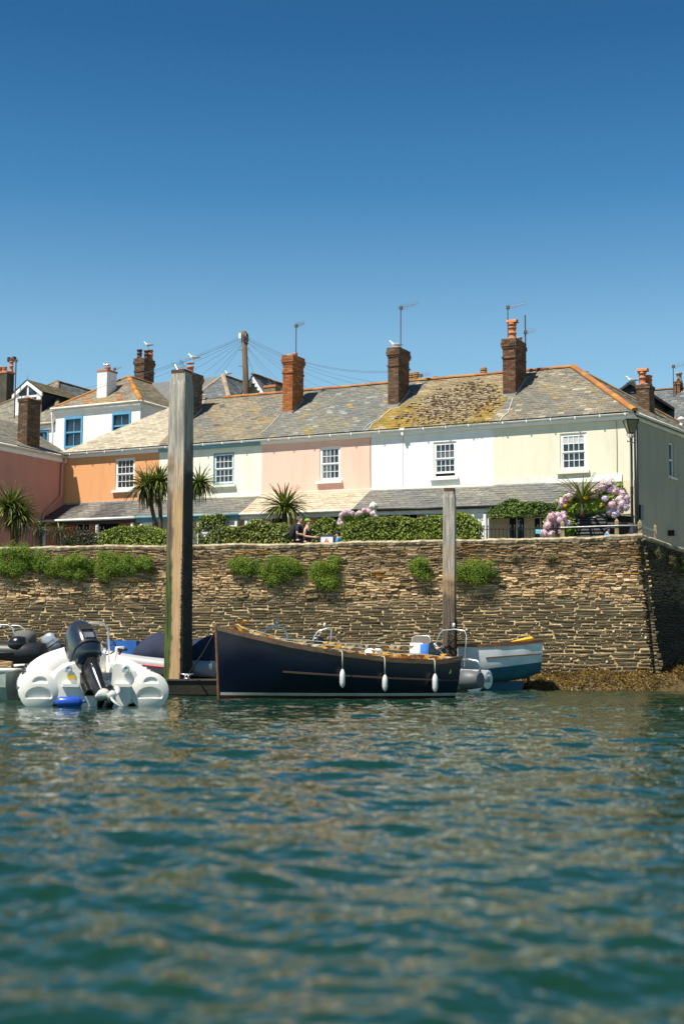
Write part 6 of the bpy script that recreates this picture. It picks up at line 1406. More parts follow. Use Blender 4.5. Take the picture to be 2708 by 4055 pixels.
def pontoon():
    xa = at(-160, 2690, 35)[0]; xb = at(868, 2690, 35)[0]; ya = 34.5; yb = 40.5; zt = .38
    th = Thing(ID, 'pontoon', 'low dark timber pontoon below the boats at left', 'pontoon', ((xa + xb) / 2, 36, 0))
    th.part('fascia_beam', MB().box(xa, xb, ya, ya + .2, .02, zt - .035), m_wetw); th.part('end_beam', MB().box(xb - .2, xb, ya + .2, yb, .02, zt - .035), m_wetw); th.part('float', MB().box(xa, xb - .25, ya + .25, yb, -.35, .2), m_wetw)
    n = int((xb - xa) / .14); me = MB().box(-.066, .066, -.04, yb - ya, 0, .032).mesh('plank'); me.materials.append(m_deckw)
    for k in range(n): th.piece('plank', me, None, (xa + (k + .5) * (xb - xa) / n, ya, zt - .034 + U01(0, .004)))
    c = at(741, 2690, 34.75); cl = Thing(ID, 'mooring_cleat', 'grey metal mooring cleat on the pontoon beside the tall pile', 'cleat', (c[0], 34.75, zt))
    mb = MB(); mb.box(c[0] - .07, c[0] + .07, 34.7, 34.8, zt, zt + .03); 
    for s in (-1, 1): mb.tube([(c[0] + s * .04, 34.75, zt + .02), (c[0] + s * .04, 34.75, zt + .1)], .02, 8)
    mb.tube([(c[0] - .16, 34.75, zt + .13), (c[0] - .06, 34.75, zt + .11), (c[0] + .06, 34.75, zt + .11), (c[0] + .16, 34.75, zt + .13)], [.014, .024, .024, .014], 8); cl.part('horns', mb, m_galv, None, True)
pontoon()

# ================================================================= BOAT KIT
def pt_mat(name, c, rough=.35, c2=None): return M(name, c, c2 or tuple(v * .8 for v in c), 2.0, rough, lo=.45, hi=.8)
m_hyp_w = pt_mat('white_hypalon', (.85, .83, .77), .5); m_hyp_k = pt_mat('black_hypalon', (.022, .023, .026), .45); m_hyp_g = pt_mat('grey_hypalon', (.33, .34, .35), .5)
m_gel = pt_mat('white_gelcoat', (.86, .84, .77), .22); m_gelg = pt_mat('cream_plastic', (.82, .8, .72), .35); m_rub = pt_mat('black_rubber', (.02, .02, .02), .6)
m_cowl = M('dark_cowling', (.018, .024, .036), rough=.2, spec=.6, coat=.3); m_cowlk = M('black_cowling', (.012, .013, .015), rough=.25, spec=.6); m_cowls = M('silver_cowling', (.42, .46, .5), rough=.28, metal=.45)
m_prop = M('pale_propeller', (.66, .66, .62), rough=.35, metal=.3); m_red = M('red_trim', (.5, .03, .03), rough=.5); m_navy = M('navy_canvas', (.018, .026, .06), (.012, .018, .04), 3, .85, .4, 6); m_bluec = M('blue_canvas', (.03, .16, .5), (.02, .11, .38), 3, .8)
def text_mesh(s, size):
    cu = bpy.data.curves.new('txt', 'FONT'); cu.body = s; cu.size = size; cu.extrude = .002; cu.align_x = 'CENTER'; cu.align_y = 'CENTER'
    o = bpy.data.objects.new('txt', cu); COL.objects.link(o); dg = bpy.context.evaluated_depsgraph_get(); me = bpy.data.meshes.new_from_object(o.evaluated_get(dg)); bpy.data.objects.remove(o); me.materials.clear(); return me
def sect(hx, y0, y1, z, n=20, p=2.6):
    cy, hy = (y0 + y1) / 2, (y1 - y0) / 2
    return [(hx * abs(math.cos(t)) ** (2 / p) * (1 if math.cos(t) >= 0 else -1), cy + hy * abs(math.sin(t)) ** (2 / p) * (1 if math.sin(t) >= 0 else -1), z) for t in np.linspace(0, 2 * math.pi, n, False)]
def outboard(th, loc, scale, tilt, roll_, steer, mcowl, mleg=None, prop=True, mprop=None, text=None, big=True, lower=True):
    Mx = Matrix.Translation(loc) @ Matrix.Rotation(R(roll_), 4, 'Y') @ Matrix.Rotation(R(tilt), 4, 'X') @ Matrix.Rotation(R(steer), 4, 'Z') @ Matrix.Scale(scale, 4)
    def P(name, mb, mat, parent=None, sm=True): mb.xf(Mx); return th.part(name, mb, mat, parent, sm)
    mleg = mleg or mcowl
    leg = MB().rings([sect(.11, -.2, .14, .3), sect(.1, -.2, .12, .0), sect(.075, -.17, .08, -.35), sect(.06, -.15, .06, -.5)])
    ob = P('outboard', leg, mleg)
    P('cowling', MB().rings([sect(.14, -.2, .18, .25), sect(.19, -.29, .25, .31), sect(.205, -.33, .3, .45), sect(.21, -.345, .32, .62), sect(.2, -.33, .31, .8), sect(.175, -.28, .27, .92), sect(.12, -.18, .19, .99), sect(.05, -.08, .1, 1.015)]), mcowl, ob)
    P('cowl_seam', MB().rings([sect(.209, -.338, .306, .43), sect(.214, -.346, .316, .44), sect(.214, -.348, .32, .465), sect(.209, -.34, .316, .475)]), m_rub, ob)
    P('air_intake', MB().box(-.09, .09, -.352, -.32, .66, .78), m_rub, ob, False); P('rear_panel', MB().box(-.07, .07, -.35, -.31, .5, .6), m_galv, ob, False)
    P('clamp_bracket', MB().box(-.13, .13, .08, .2, -.15, .25), mleg, ob, False)
    if lower:
        P('plate', MB().rings([sect(.1, -.36, .12, -.5), sect(.1, -.36, .12, -.475)]), mleg, ob)
        g = MB().lathe([(.015, .24), (.05, .16), (.068, .04), (.068, -.18), (.055, -.24)], (0, 0, -.64), 12, 'y'); g.rings([sect(.035, -.14, .08, -.5), sect(.028, -.13, .07, -.62)]); g.slab([(0.008, -.12, -.68), (.008, .08, -.68), (.008, -.02, -.9), (.008, -.12, -.9)], (-.016, 0, 0)); P('gearcase', g, mleg, ob)
    if prop:
        pr = MB().lathe([(.055, -.24), (.06, -.3), (.05, -.37), (.03, -.38)], (0, 0, -.64), 12, 'y')
        for k in range(3):
            a = k * 2.094 + .5; d = np.array([math.cos(a), 0, math.sin(a)]); s_ = np.array([-math.sin(a), 0, math.cos(a)]); yv = np.array([0, 1, 0]); c = np.array([0, -.3, -.64]); rs = []
            for rr, w, sk in ((.04, .05, 0), (.1, .09, .02), (.16, .1, .05), (.2, .07, .08), (.215, .02, .1)):
                ctr = c + d * rr + s_ * sk; tw = s_ * .8 + yv * .6 * (1 - rr * 2); tw /= np.linalg.norm(tw); nn = np.cross(tw, d); rs.append([ctr - tw * w, ctr + nn * .008, ctr + tw * w, ctr - nn * .008])
            pr.rings(rs)
        P('propeller', pr, mprop or m_prop, ob)
    if text:
        me = text_mesh(text[0], text[1]); me.materials.append(text[2]); o = bpy.data.objects.new('lettering', me); COL.objects.link(o); o.parent = ob
        o.matrix_local = Matrix.Translation(-Vector(th.org)) @ Mx @ text[3]
    return ob
def end_cap(th, c, r_, mat, parent=None, recess=True, flip=1):
    """domed moulded tube end with a scooped grab recess, facing -y"""
    mb = MB(); nr, na = 34, 96; rs = []
    for i in range(nr + 1):
        rho = i / nr; q = []
        for a in np.linspace(0, 2 * math.pi, na, False):
            u, v = rho * math.cos(a), rho * math.sin(a); dome = -.16 * (1 - rho ** 2.6) * r_
            if recess:
                def sm(e0, e1, t): t = max(0, min(1, (t - e0) / (e1 - e0))); return t * t * (3 - 2 * t)
                e1 = 1 - ((u / .68) ** 2 + ((v + .28) / .5) ** 2) if v > -.3 else (1 - (u / .68) ** 2 if v > -.34 else 0)
                e2 = 1 - (((u - .05) / .38) ** 2 + ((v - .48) / .26) ** 2) if v > .44 else 0
                dome += .17 * r_ * sm(0, .35, e1) + .09 * r_ * sm(0, .35, e2)
            q.append((c[0] + u * r_, c[1] + dome, c[2] + v * r_))
        rs.append(q)
    mb.rings(rs[::-1], False); th.part('tube_end', mb, mat, parent, True)
def rib(name, label, loc, deg, L, hb, r_, zs, zbow, mt, mhull, group='inflatable boats', stripe=None, cap=None, zbase=0.0, cone=None):
    """rigid inflatable: y points to the bow; zs = tube axis height at the stern, zbow at the bow"""
    fr = Frame(loc, deg); th = Thing(fr, name, label, 'boat', (0, L / 2, 0), group); half = []
    for t in np.linspace(0, 1, 15):
        a = t * math.pi / 2; half.append((-hb * (math.cos(a) ** .62 if t > .0 else 1), L * (1 - (1 - math.sin(a)) ** 1.15) , zs + (zbow - zs) * math.sin(a) ** 2.2))
    half = [(-hb, 0, zs), (-hb, L * .15, zs + (zbow - zs) * .02)] + [(-hb * max(0, 1 - t ** 3.2) ** .7, L * (.15 + .85 * t), zs + (zbow - zs) * (.02 + .98 * t ** 1.8)) for t in np.linspace(.08, 1, 18)]
    path = half + [(-x, y, z) for x, y, z in half[-2::-1]]
    n = len(path); rr = [r_ * (.86 + .14 * min(1, abs(i - (n - 1) / 2) / (n * .3))) for i in range(n)]; rr[0] *= .98; rr[-1] *= .98
    tube = th.part('tube', MB().tube(path, rr, 18), mt, None, True)
    for s in (-1, 1):
        if cone == s: th.part('tube_end', MB().lathe([(r_ * .99, .0), (r_ * .97, -.2), (r_ * .8, -.55), (r_ * .72, -.56), (.02, -.54)], (s * hb, 0, zs), 20, 'y'), pt_mat('dark_grey_hypalon', (.11, .115, .12), .5), None, True)
        else: end_cap(th, (s * hb, -.0, zs), r_ * .99, cap or mt, None, cap is not None)
    # rubbing strake along the outside of each tube
    sp_ = []
    for i in range(1, n - 1):
        d = np.array(path[i + 1]) - np.array(path[i - 1]); o = np.array([-d[1], d[0], 0]); o /= np.linalg.norm(o) + 1e-9; sp_.append(np.array(path[i]) + o * rr[i] * 1.0)
    th.part('rubbing_strake', MB().tube(sp_, .028, 6), stripe or m_rub, None, True)
    hs_ = []
    for t in np.linspace(0, 1, 9):
        w = hb * .82 * max(.02, 1 - t ** 2.6); y = .05 + L * .97 * t; zt = zs + (zbow - zs) * t ** 1.8; zk = zs - .5 + (zbow - zs + .25) * t ** 2.4
        hs_.append([(-w, y, zt - .05), (-w * .9, y, zt - .2), (0, y, max(zk, zbase - .3)), (w * .9, y, zt - .2), (w, y, zt - .05)])
    th.part('hull', MB().rings(hs_, True, True), mhull, None, False)
    return th, fr, path
def grommets(th, path, r_, idx, mat):
    for i in idx:
        p = np.array(path[i]); th.part('lifeline_patch', MB().rings([[(p[0] - r_ * .86 - .02 + .012 * k + .02, p[1] + .07 * math.cos(t) * (1 - .3 * k), p[2] + r_ * .5 + .07 * math.sin(t) * (1 - .3 * k)) for t in np.linspace(0, 2 * math.pi, 10, False)] for k in (-1, 0, 1)]), mat, None, True)

# ================================================================= WHITE INFLATABLE, STERN TOWARDS US
def white_rib():
    y = water_y(375, 2797); x = at(375, 2797, y)[0]; hb, r_ = 1.02, .362
    th, fr, path = rib('white_inflatable_boat', 'white inflatable boat seen from astern with its dark outboard tilted up', (x, y, 0), -14, 4.9, hb, r_, .28, .86, m_hyp_w, m_gel, cap=m_gelg)
    gel = m_gel
    # one moulded stern: sloping shoulders, flat fittings deck and a motor well
    prof = [(-.62, 0), (-.78, .26), (-.8, .5), (-.72, .66), (-.55, .79), (-.34, .84), (-.28, .8), (-.26, .52), (-.22, .47), (.28, .47), (.32, .52), (.34, .8), (.4, .84), (.6, .79), (.76, .66), (.84, .5), (.8, .26), (.62, 0)]
    ms = MB().rings([[(x_ * k_, y_, z_ * k_ if z_ > .4 else z_) for x_, z_ in prof] for y_, k_ in ((.0, .955), (.02, .985), (.06, 1.0), (.7, 1.0), (.95, .96))]); st = th.part('stern_moulding', ms, gel)
    th.part('swim_step', MB().box(-.6, -.3, -.1, .02, .36, .42).box(.36, .66, -.1, .02, .36, .42), gel, st)
    th.part('side_deck', MB().box(-.7, .7, .8, 4.2, .3, .62), gel)
    th.part('motor_well', MB().box(-.27, -.255, -.01, .5, .46, .84), m_gelg)
    for px_, z in ((-.5, .69), (.56, .69)):
        c = th.part('deck_fitting', MB().lathe([(.075, 0), (.075, -.02), (.05, -.035), (.03, -.02)], (px_, -.03, z), 14, 'y'), m_steel, None, True)
    s_ = MB().lathe([(.075, 0), (.075, -.006), (.01, -.006)], (-.44, -.04, .54), 18, 'y'); s_.v = [(a, b, .54 + (c - .54) * .55) for a, b, c in s_.v]; th.part('yellow_sticker', s_, M('yellow_sticker', (.75, .5, .02), rough=.5))
    # console, seat and wheel
    th.part('console', MB().rings([sect(.32, 1.7, 2.3, .6), sect(.3, 1.72, 2.28, 1.1), sect(.26, 1.8, 2.25, 1.18)]), gel, None, True)
    th.part('seat', MB().rings([sect(.3, .95, 1.4, .6), sect(.3, .95, 1.4, .95), sect(.27, .98, 1.37, 1.02)]), gel, None, True)
    wc = (.33, 1.55, 1.12); wh = MB().tube([(wc[0] + .17 * math.cos(t), wc[1] + .06 * math.sin(t), wc[2] + .16 * math.sin(t)) for t in np.linspace(0, 2 * math.pi, 24)], .016, 6)
    for k in range(3): t = k * 2.094 + .4; wh.tube([wc, (wc[0] + .17 * math.cos(t), wc[1] + .06 * math.sin(t), wc[2] + .16 * math.sin(t))], .011, 5)
    th.part('steering_wheel', wh, m_rub, None, True)
    th.part('roll_bar', MB().tube([(-.3, 1.0, .8), (-.28, .9, 1.45), (-.15, .85, 1.56), (.2, .85, 1.56), (.3, .9, 1.45), (.34, 1.0, .8)], .02, 8), m_steel, None, True)
    th.part('grab_handle', MB().tube([(.42, .6, .8), (.44, .6, 1.1), (.58, .6, 1.1)], .025, 8), gel, None, True)
    for i in (4, 6, 8, 10):
        p = np.array(path[i]); c = p + np.array([-r_ * .6, 0, r_ * .74]); th.part('lifeline_patch', MB().ball(c, (.07, .13, .05), 10, 6), m_hyp_k, None, True); th.part('lifeline_patch', MB().ball(c * np.array([-1, 1, 1]) if False else np.array([-c[0], c[1], c[2]]), (.05, .12, .05), 10, 6), m_hyp_g, None, True)
    ln = []
    for i in range(0, 12): p = np.array(path[i]); ln.append((p[0] - r_ * .99, p[1] + .1, p[2] + .08 - (.05 if i % 2 else 0)))
    th.part('lifeline', MB().tube(ln, .012, 5), m_hyp_g, None, True)
    outboard(th, (-.04, -.2, .52), 1.28, -42, -19, 24, m_cowl, m_cowlk)
    th.part('tilt_ram', MB().tube([(.0, -.02, .5), (.05, -.25, .35)], .03, 8), m_steel, None, True)
    fl = MB().rings([[(x + .24 * k, y_, z_) for x in (0,) for y_, z_ in [( -.35 + rr * math.cos(t), .12 + rr * math.sin(t)) for t in np.linspace(0, 2 * math.pi, 12, False)]] for k, rr in ((-1.05, .02), (-.95, .06), (-.75, .1), (.6, .105), (.85, .08), (1.0, .03))])
    f = Thing(fr, 'fender', 'bright blue fender floating under the white inflatable boat', 'fender', (-.48, -.3, 0)); fl.v = [(a - .48, b, c - .03) for a, b, c in fl.v]; f.part('body', fl, M('blue_vinyl', (.02, .08, .42), rough=.3), None, True); f.part('eye', MB().tube([(-.25, -.35, .1), (-.18, -.35, .1)], .025, 8), bpy.data.materials['blue_vinyl'], None, True)
white_rib()

# ================================================================= BOATS ON THE PONTOON AT LEFT
def black_rib():
    x = at(205, 2600, 36.3)[0]; th, fr, path = rib('black_inflatable_boat', 'black inflatable boat with a silver outboard at the left picture edge', (x, 36.6, .0), -83, 4.6, .78, .27, .98, 1.2, m_hyp_k, m_hyp_k, zbase=.45)
    th.part('keel_chock', MB().box(-.3, .3, .3, 3.5, .38, .75), m_wetw)
    fr_ = MB()
    for s in (-.42, .42): fr_.tube([(s, .9, 1.2), (s, .95, 1.62), (s, 1.1, 1.7), (s, 1.55, 1.7), (s, 1.65, 1.62), (s, 1.72, 1.2)], .022, 8)
    fr_.tube([(-.42, 1.3, 1.7), (.42, 1.3, 1.7)], .02, 8); th.part('rail_frame', fr_, m_steel, None, True)
    th.part('seat_cover', MB().rings([sect(.3, .5, 1.1, 1.1), sect(.3, .5, 1.1, 1.4), sect(.22, .55, 1.0, 1.55), sect(.05, .7, .85, 1.58)]), M('grey_cover', (.12, .12, .11), rough=.85), None, True)
    outboard(th, (0, -.12, .95), .62, -35, 0, 0, m_cowls, m_galv, text=('HONDA', .14, m_cowlk, Matrix.Translation((-.213, 0, .6)) @ Matrix.Rotation(R(-90), 4, 'Z') @ Matrix.Rotation(R(90), 4, 'X')))
    xs, zz = at(75, 2545, 35.9)[0], at(75, 2562, 35.9)[2]
    th2 = Thing(Frame((xs, 35.9, 0), 20), 'spare_outboard', 'small black outboard head behind the black inflatable tube', 'outboard', (0, 0, .4)); th2.part('cowling', MB().rings([sect(.16, -.2, .2, zz - .1), sect(.22, -.28, .26, zz), sect(.22, -.28, .26, zz + .14), sect(.15, -.2, .18, zz + .25), sect(.04, -.05, .05, zz + .27)]), m_cowlk, None, True); th2.part('leg', MB().box(-.06, .06, -.08, .06, .4, zz - .08), m_cowlk)
black_rib()
def grey_rib():
    x = at(875, 2660, 36.6)[0]; th, fr, path = rib('grey_inflatable_boat', 'grey inflatable boat with red trim under a navy canvas cover', (x, 36.4, 0), -80, 3.4, .62, .215, .62, 1.0, m_hyp_g, m_hyp_k, stripe=m_red, zbase=.4)
    cv = []
    for t in np.linspace(0, 1, 12):
        y = .1 + 2.1 * t; h = 1.5 - .12 * math.sin(t * 5) - .42 * max(0, t - .75) * 4 * (t > .75); w = .72 * (1 - .25 * t); b = .72 + .1 * t
        cv.append([(-w, y, b), (-w * .85, y, b + (h - b) * .55 + .03 * math.sin(t * 30)), (-w * .4, y, h - .05 + .03 * math.sin(t * 22)), (0, y, h + .02 * math.sin(t * 17)), (w * .4, y, h - .05), (w * .85, y, b + (h - b) * .55), (w, y, b)])
    th.part('canvas_cover', MB().rings(cv), m_navy, None, True)
    bx = at(490, 2552, 37.2); o = MB().box(bx[0] - .4, bx[0] + .38, 37.0, 37.7, .38, at(490, 2536, 37.2)[2]); o.v = [(a + (.04 * math.sin(c * 9)), b, c) for a, b, c in o.v]
    b = Thing(ID, 'covered_box', 'bright blue canvas covered box behind the grey inflatable', 'box', (bx[0], 37.3, .38)); b.part('canvas', o, m_bluec)
    r0 = at(462, 2604, 35.6); r1 = at(482, 2578, 35.6); lv = Thing(ID, 'boat_lever', 'red handled lever beside the white inflatable boat', 'lever', (r0[0], 35.6, .38)); lv.part('shaft', MB().tube([(r0[0] - .05, 35.6, .38), tuple(r0), tuple(r1)], .03, 8), m_red, None, True); lv.part('grip', MB().box(r1[0] - .1, r1[0] + .14, 35.55, 35.65, r1[2], r1[2] + .07), m_rub)
grey_rib()
def small_dinghy():
    y = 30.2; x = at(-60, 2700, y)[0]; fr = Frame((x, y, 0), -86); th = Thing(fr, 'small_dinghy', 'pale green dinghy with a coil of rope at the lower left edge', 'boat', (0, 0, 0)); rs = []
    for t in np.linspace(0, 1, 10):
        yy = -.62 + 2.4 * t; w = .55 * (1 - max(0, t - .5) ** 2 * 3.6); h = .62 + .12 * t * t; rs.append([(-w, yy, h), (-w * .96, yy, h * .45), (-w * .6, yy, -.05), (0, yy, -.14), (w * .6, yy, -.05), (w * .96, yy, h * .45), (w, yy, h)])
    th.part('hull', MB().rings(rs), M('sea_green_gelcoat', (.42, .5, .45), (.3, .36, .32), 2, .4), None, False)
    th.part('gunwale', MB().tube([(-r_[0][0], r_[0][1], r_[0][2]) for r_ in rs[::-1]] + [r_[0] for r_ in rs], .04, 8), m_gel, None, True)
    c = at(22, 2662, y); rp = Thing(ID, 'rope_coil', 'coil of tan rope lying on the small dinghy', 'rope', (c[0], y, .66)); mb = MB(); pts = [(c[0] + (.13 + .012 * math.sin(k)) * math.cos(k * .5), y + .1 * math.sin(k * .5), .68 + .004 * k) for k in range(34)]; mb.tube(pts, .022, 6); rp.part('coil', mb, M('manila_rope', (.42, .28, .14), (.25, .16, .08), 40, .9), None, True)
    th.part('tiller', MB().tube([(.0, -.62, .72), (.15, -.95, .74)], .025, 8), m_gel, None, True)
small_dinghy()

# ================================================================= BLUE WOODEN BOAT
m_varn = M('varnished_wood', (.42, .17, .035), (.28, .1, .02), 4, .3, .1, 20, stretch=(.6, 8, 8), spec=.5); m_rail = M('weathered_gunwale', (.13, .085, .045), (.06, .04, .025), 4, .6, .4, 14, stretch=(.6, 8, 8))
def banded(name, bands, rough, shear=0.0):
    m = bpy.data.materials.new(name); m.use_nodes = True; n = m.node_tree.nodes; l = m.node_tree.links; b = n['Principled BSDF']; b.inputs['Roughness'].default_value = rough
    tc = n.new('ShaderNodeTexCoord'); sx = n.new('ShaderNodeSeparateXYZ'); l.new(tc.outputs['Object'], sx.inputs[0]); cr = n.new('ShaderNodeValToRGB'); cr.color_ramp.interpolation = 'CONSTANT'; mr = n.new('ShaderNodeMapRange'); mr.inputs[1].default_value = -1; mr.inputs[2].default_value = 3; md = n.new('ShaderNodeMath'); md.operation = 'MULTIPLY_ADD'; l.new(sx.outputs['X'], md.inputs[0]); md.inputs[1].default_value = shear; l.new(sx.outputs['Z'], md.inputs[2]); l.new(md.outputs[0], mr.inputs[0]); l.new(mr.outputs[0], cr.inputs[0])
    e = cr.color_ramp.elements; e[0].color = (*bands[0][1], 1); e[0].position = 0; e[1].position = (bands[1][0] + 1) / 4; e[1].color = (*bands[1][1], 1)
    for z, c in bands[2:]: q = e.new((z + 1) / 4); q.color = (*c, 1)
    nz = n.new('ShaderNodeTexNoise'); nz.inputs['Scale'].default_value = 3; nz.inputs['Detail'].default_value = 5; l.new(tc.outputs['Object'], nz.inputs['Vector']); mr2 = n.new('ShaderNodeMapRange'); mr2.inputs[3].default_value = .6; mr2.inputs[4].default_value = 1.3; l.new(nz.outputs['Fac'], mr2.inputs[0]); mx = n.new('ShaderNodeMix'); mx.data_type = 'RGBA'; mx.blend_type = 'MULTIPLY'; mx.inputs[0].default_value = 1; l.new(cr.outputs[0], mx.inputs[6]); l.new(mr2.outputs[0], mx.inputs[7]); l.new(mx.outputs[2], b.inputs['Base Color']); return m
def hull_rings(L, sheer, beam, keel, nst=26, rake=.2, p=.55, inner=0.0, transom=.72):
    rs = []
    for t in np.linspace(0, 1, nst):
        zs = float(np.interp(t, *sheer)); zk = float(np.interp(t, *keel)); b = float(np.interp(t, *beam)) - inner; q = []
        for s in np.linspace(-1, 1, 19):
            a = abs(s); yy = b * math.sin(a * math.pi / 2) ** (p + .55 * t ** 3); z = zk + inner + (zs - zk - inner) * a ** (1.7 - .5 * t); x = L * t + rake * smooth(.7, 1, t) * (z - 0.0) * .25 / max(zs, .1) * zs + (1 - t) ** 6 * .2 * (1 - a)
            q.append((float(x), math.copysign(yy, s), z))
        rs.append(q)
    return rs
def blue_boat():
    L = 5.45; yb, ys = 32.6, 33.9; xb = at(872, 2770, yb)[0]; xs = at(1795, 2752, ys)[0]; dvec = np.array([xb - xs, yb - ys]); ang = math.atan2(dvec[1], dvec[0]); L = float(np.linalg.norm(dvec)) + .02
    fr = Frame((xs, ys, 0), -math.degrees(ang)); th = Thing(fr, 'wooden_boat', 'dark navy blue open wooden boat with a high bow in the middle', 'boat', (L / 2, 0, 0))
    sheer = ([0, .1, .34, .55, .75, .9, 1], [.97, .87, .92, 1.06, 1.25, 1.46, 1.62]); beam = ([0, .12, .35, .6, .8, .92, .98, 1], [.62, .78, .95, .92, .66, .34, .11, .03]); keel = ([0, .3, .8, .95, 1], [-.3, -.42, -.38, -.2, -.12])
    m = banded('navy_topsides', [(0, (.07, .012, .01)), (.05, (.42, .43, .38)), (.115, (.001, .0032, .015))], .28)
    hr = hull_rings(L, sheer, beam, keel); th.part('hull', MB().rings(hr, False, False), m, None, True)
    hi = hull_rings(L - .3, sheer, ([0, .12, .35, .6, .8, .92, .98, 1], [.6, .76, .92, .88, .58, .24, .06, .02]), ([0, 1], [.05, .3]), inner=.05); hi = [[(a + .03, b, c - .004) for a, b, c in r_] for r_ in hi]; th.part('inner_planking', MB().rings(hi, False, False), m_varn, None, True)
    th.part('transom', MB().poly(hr[0]), m); th.part('inner_transom', MB().poly([(a + .04, b * .95, c - .003) for a, b, c in hi[0]]), m_varn)
    # gunwale, rubbing strakes, stem
    for s, nm in ((0, 'gunwale'), (18, 'gunwale')):
        g = []
        for r_ in hr: p = r_[s]; sg = -1 if s == 0 else 1; w, h = .05, .09; g.append([(p[0], p[1] + sg * w, p[2] - h), (p[0], p[1] + sg * w, p[2] + .02), (p[0], p[1] - sg * .05, p[2] + .02), (p[0], p[1] - sg * .05, p[2] - .02)])
        th.part(nm, MB().rings(g), m_rail)
        st = []; sg = -1 if s == 0 else 1
        for i_, r_ in enumerate(hr[:20]):
            zt_ = .42 + .2 * (i_ / 20) ** 1.5; hs2 = r_[9:] if s else r_[9::-1]; yv = float(np.interp(zt_, [q_[2] for q_ in hs2], [abs(q_[1]) for q_ in hs2])) * sg; xv = float(np.interp(zt_, [q_[2] for q_ in hs2], [q_[0] for q_ in hs2]))
            st.append([(xv, yv - sg * .01, zt_ - .03), (xv, yv + sg * .028, zt_ - .022), (xv, yv + sg * .028, zt_ + .012), (xv, yv - sg * .01, zt_ + .022)])
        th.part('rubbing_strake', MB().rings(st), M('brown_strake', (.045, .03, .018), rough=.5) if s == 0 else bpy.data.materials['brown_strake'])
    e = hr[-1]; th.part('stem', MB().tube([(p[0] + .015, 0, p[2]) for p in e[9:]] + [(e[18][0] + .03, 0, e[18][2] + .07)], .035, 8), M('rusty_stem', (.2, .09, .04), (.1, .05, .03), 8, .7), None, True)
    # thwarts, floor, stern bench
    th.part('floor_boards', MB().box(.3, L * .6, -.42, .42, .1, .14), m_varn)
    for t, w in ((.62, .75), (.42, .86), (.22, .8)): th.part('thwart', MB().box(L * t - .14, L * t + .14, -w, w, .6, .64), m_varn)
    th.part('stern_bench', MB().box(.12, .6, -.62, .62, .58, .62), m_varn)
    far = -1 if fr.ey[1] < 0 else 1
    for a, b_ in ((.42, .95), (.97, 1.45), (1.47, 1.95)): th.part('bench_board', MB().hexa([(a, far * .55, .7), (b_, far * .55, .7), (b_, far * .6, .7), (a, far * .6, .7), (a, far * .62, 1.03), (b_, far * .62, 1.04), (b_, far * .66, 1.04), (a, far * .66, 1.03)]), m_varn)
    th.part('foredeck', MB().poly([(L * .8, -.58, 1.24), (L * .99, -.03, 1.55), (L * .99, .03, 1.55), (L * .8, .58, 1.24)]), m_varn)
    bx = L * .935; th.part('samson_post', MB().box(bx - .06, bx + .06, -.07, .07, 1.3, 1.74), M('post_brown', (.16, .075, .035), (.1, .045, .02), 6, .5)); th.part('post_pin', MB().tube([(bx, -.16, 1.66), (bx, .16, 1.66)], .018, 8), m_steel)
    for px, py, r_, c in ((1665, 2653, .045, (.6, .62, .6)), (1779, 2658, .07, (.55, .6, .05))):
        d = ray(px, py); t_ = ((fr.w(0, .75, 0) - CAM) @ fr.ey) / (d @ fr.ey); P = CAM + d * t_ - fr.o; X, Z = float(P @ fr.ex), float(P[2]); side = 1
        yy = float(np.interp(X / L, *beam)) * .985
        mbk = MB().lathe([(r_, 0), (r_, .012), (.005, .014)], (X, yy * (.93 if X < .3 else .96), Z), 16, 'y'); th.part('hull_badge', mbk, M('badge_%d' % px, c, rough=.4))
    return th, fr, L, hr, sheer, beam
bb, bfr, BL_, bhr, bsheer, bbeam = blue_boat()
def to_fr(px, py, yl):
    d = ray(px, py); t = ((bfr.o - CAM) @ bfr.ey + yl) / (d @ bfr.ey); P = CAM + d * t - bfr.o; return float(P @ bfr.ex), float(P[2])
NS = 1 if bfr.ey[1] < 0 else -1                    # side of the boat that faces the camera
def fender(px, py0, py1, pyr, label):
    x0, z1 = to_fr(px, py0, NS * .95); b = float(np.interp(x0 / BL_, *bbeam)); zs = float(np.interp(x0 / BL_, *bsheer)); y = NS * (b + .12); x, z1 = to_fr(px, py0, y); _, z0 = to_fr(px, py1, y)
    f = Thing(bfr, 'fender', label, 'fender', (x, y, z0), 'white fenders along the navy boat'); H = z1 - z0; r_ = .064
    f.part('body', MB().lathe([(.015, 0), (.03, .02), (r_ * .8, .06), (r_, .12), (r_, H - .12), (r_ * .8, H - .06), (.03, H - .02), (.018, H)], (x, y, z0), 14), M('white_vinyl', (.7, .71, .68), (.5, .5, .47), 5, .35) if 'white_vinyl' not in bpy.data.materials else bpy.data.materials['white_vinyl'], None, True)
    f.part('lanyard', MB().tube([(x, y, z1), (x, y - NS * .02, zs - .02), (x, y - NS * .1, zs + .03), (x + .1, y - NS * .2, zs + .02)], .013, 6), M('pale_rope', (.5, .48, .4), rough=.9) if 'pale_rope' not in bpy.data.materials else bpy.data.materials['pale_rope'], None, True)
fender(1356, 2650, 2724, 2590, 'white fender hanging amidships, leftmost of three on the navy boat'); fender(1524, 2672, 2738, 2605, 'white fender hanging in the middle of three on the navy boat'); fender(1722, 2668, 2742, 2612, 'white fender hanging nearest the stern of the navy boat')
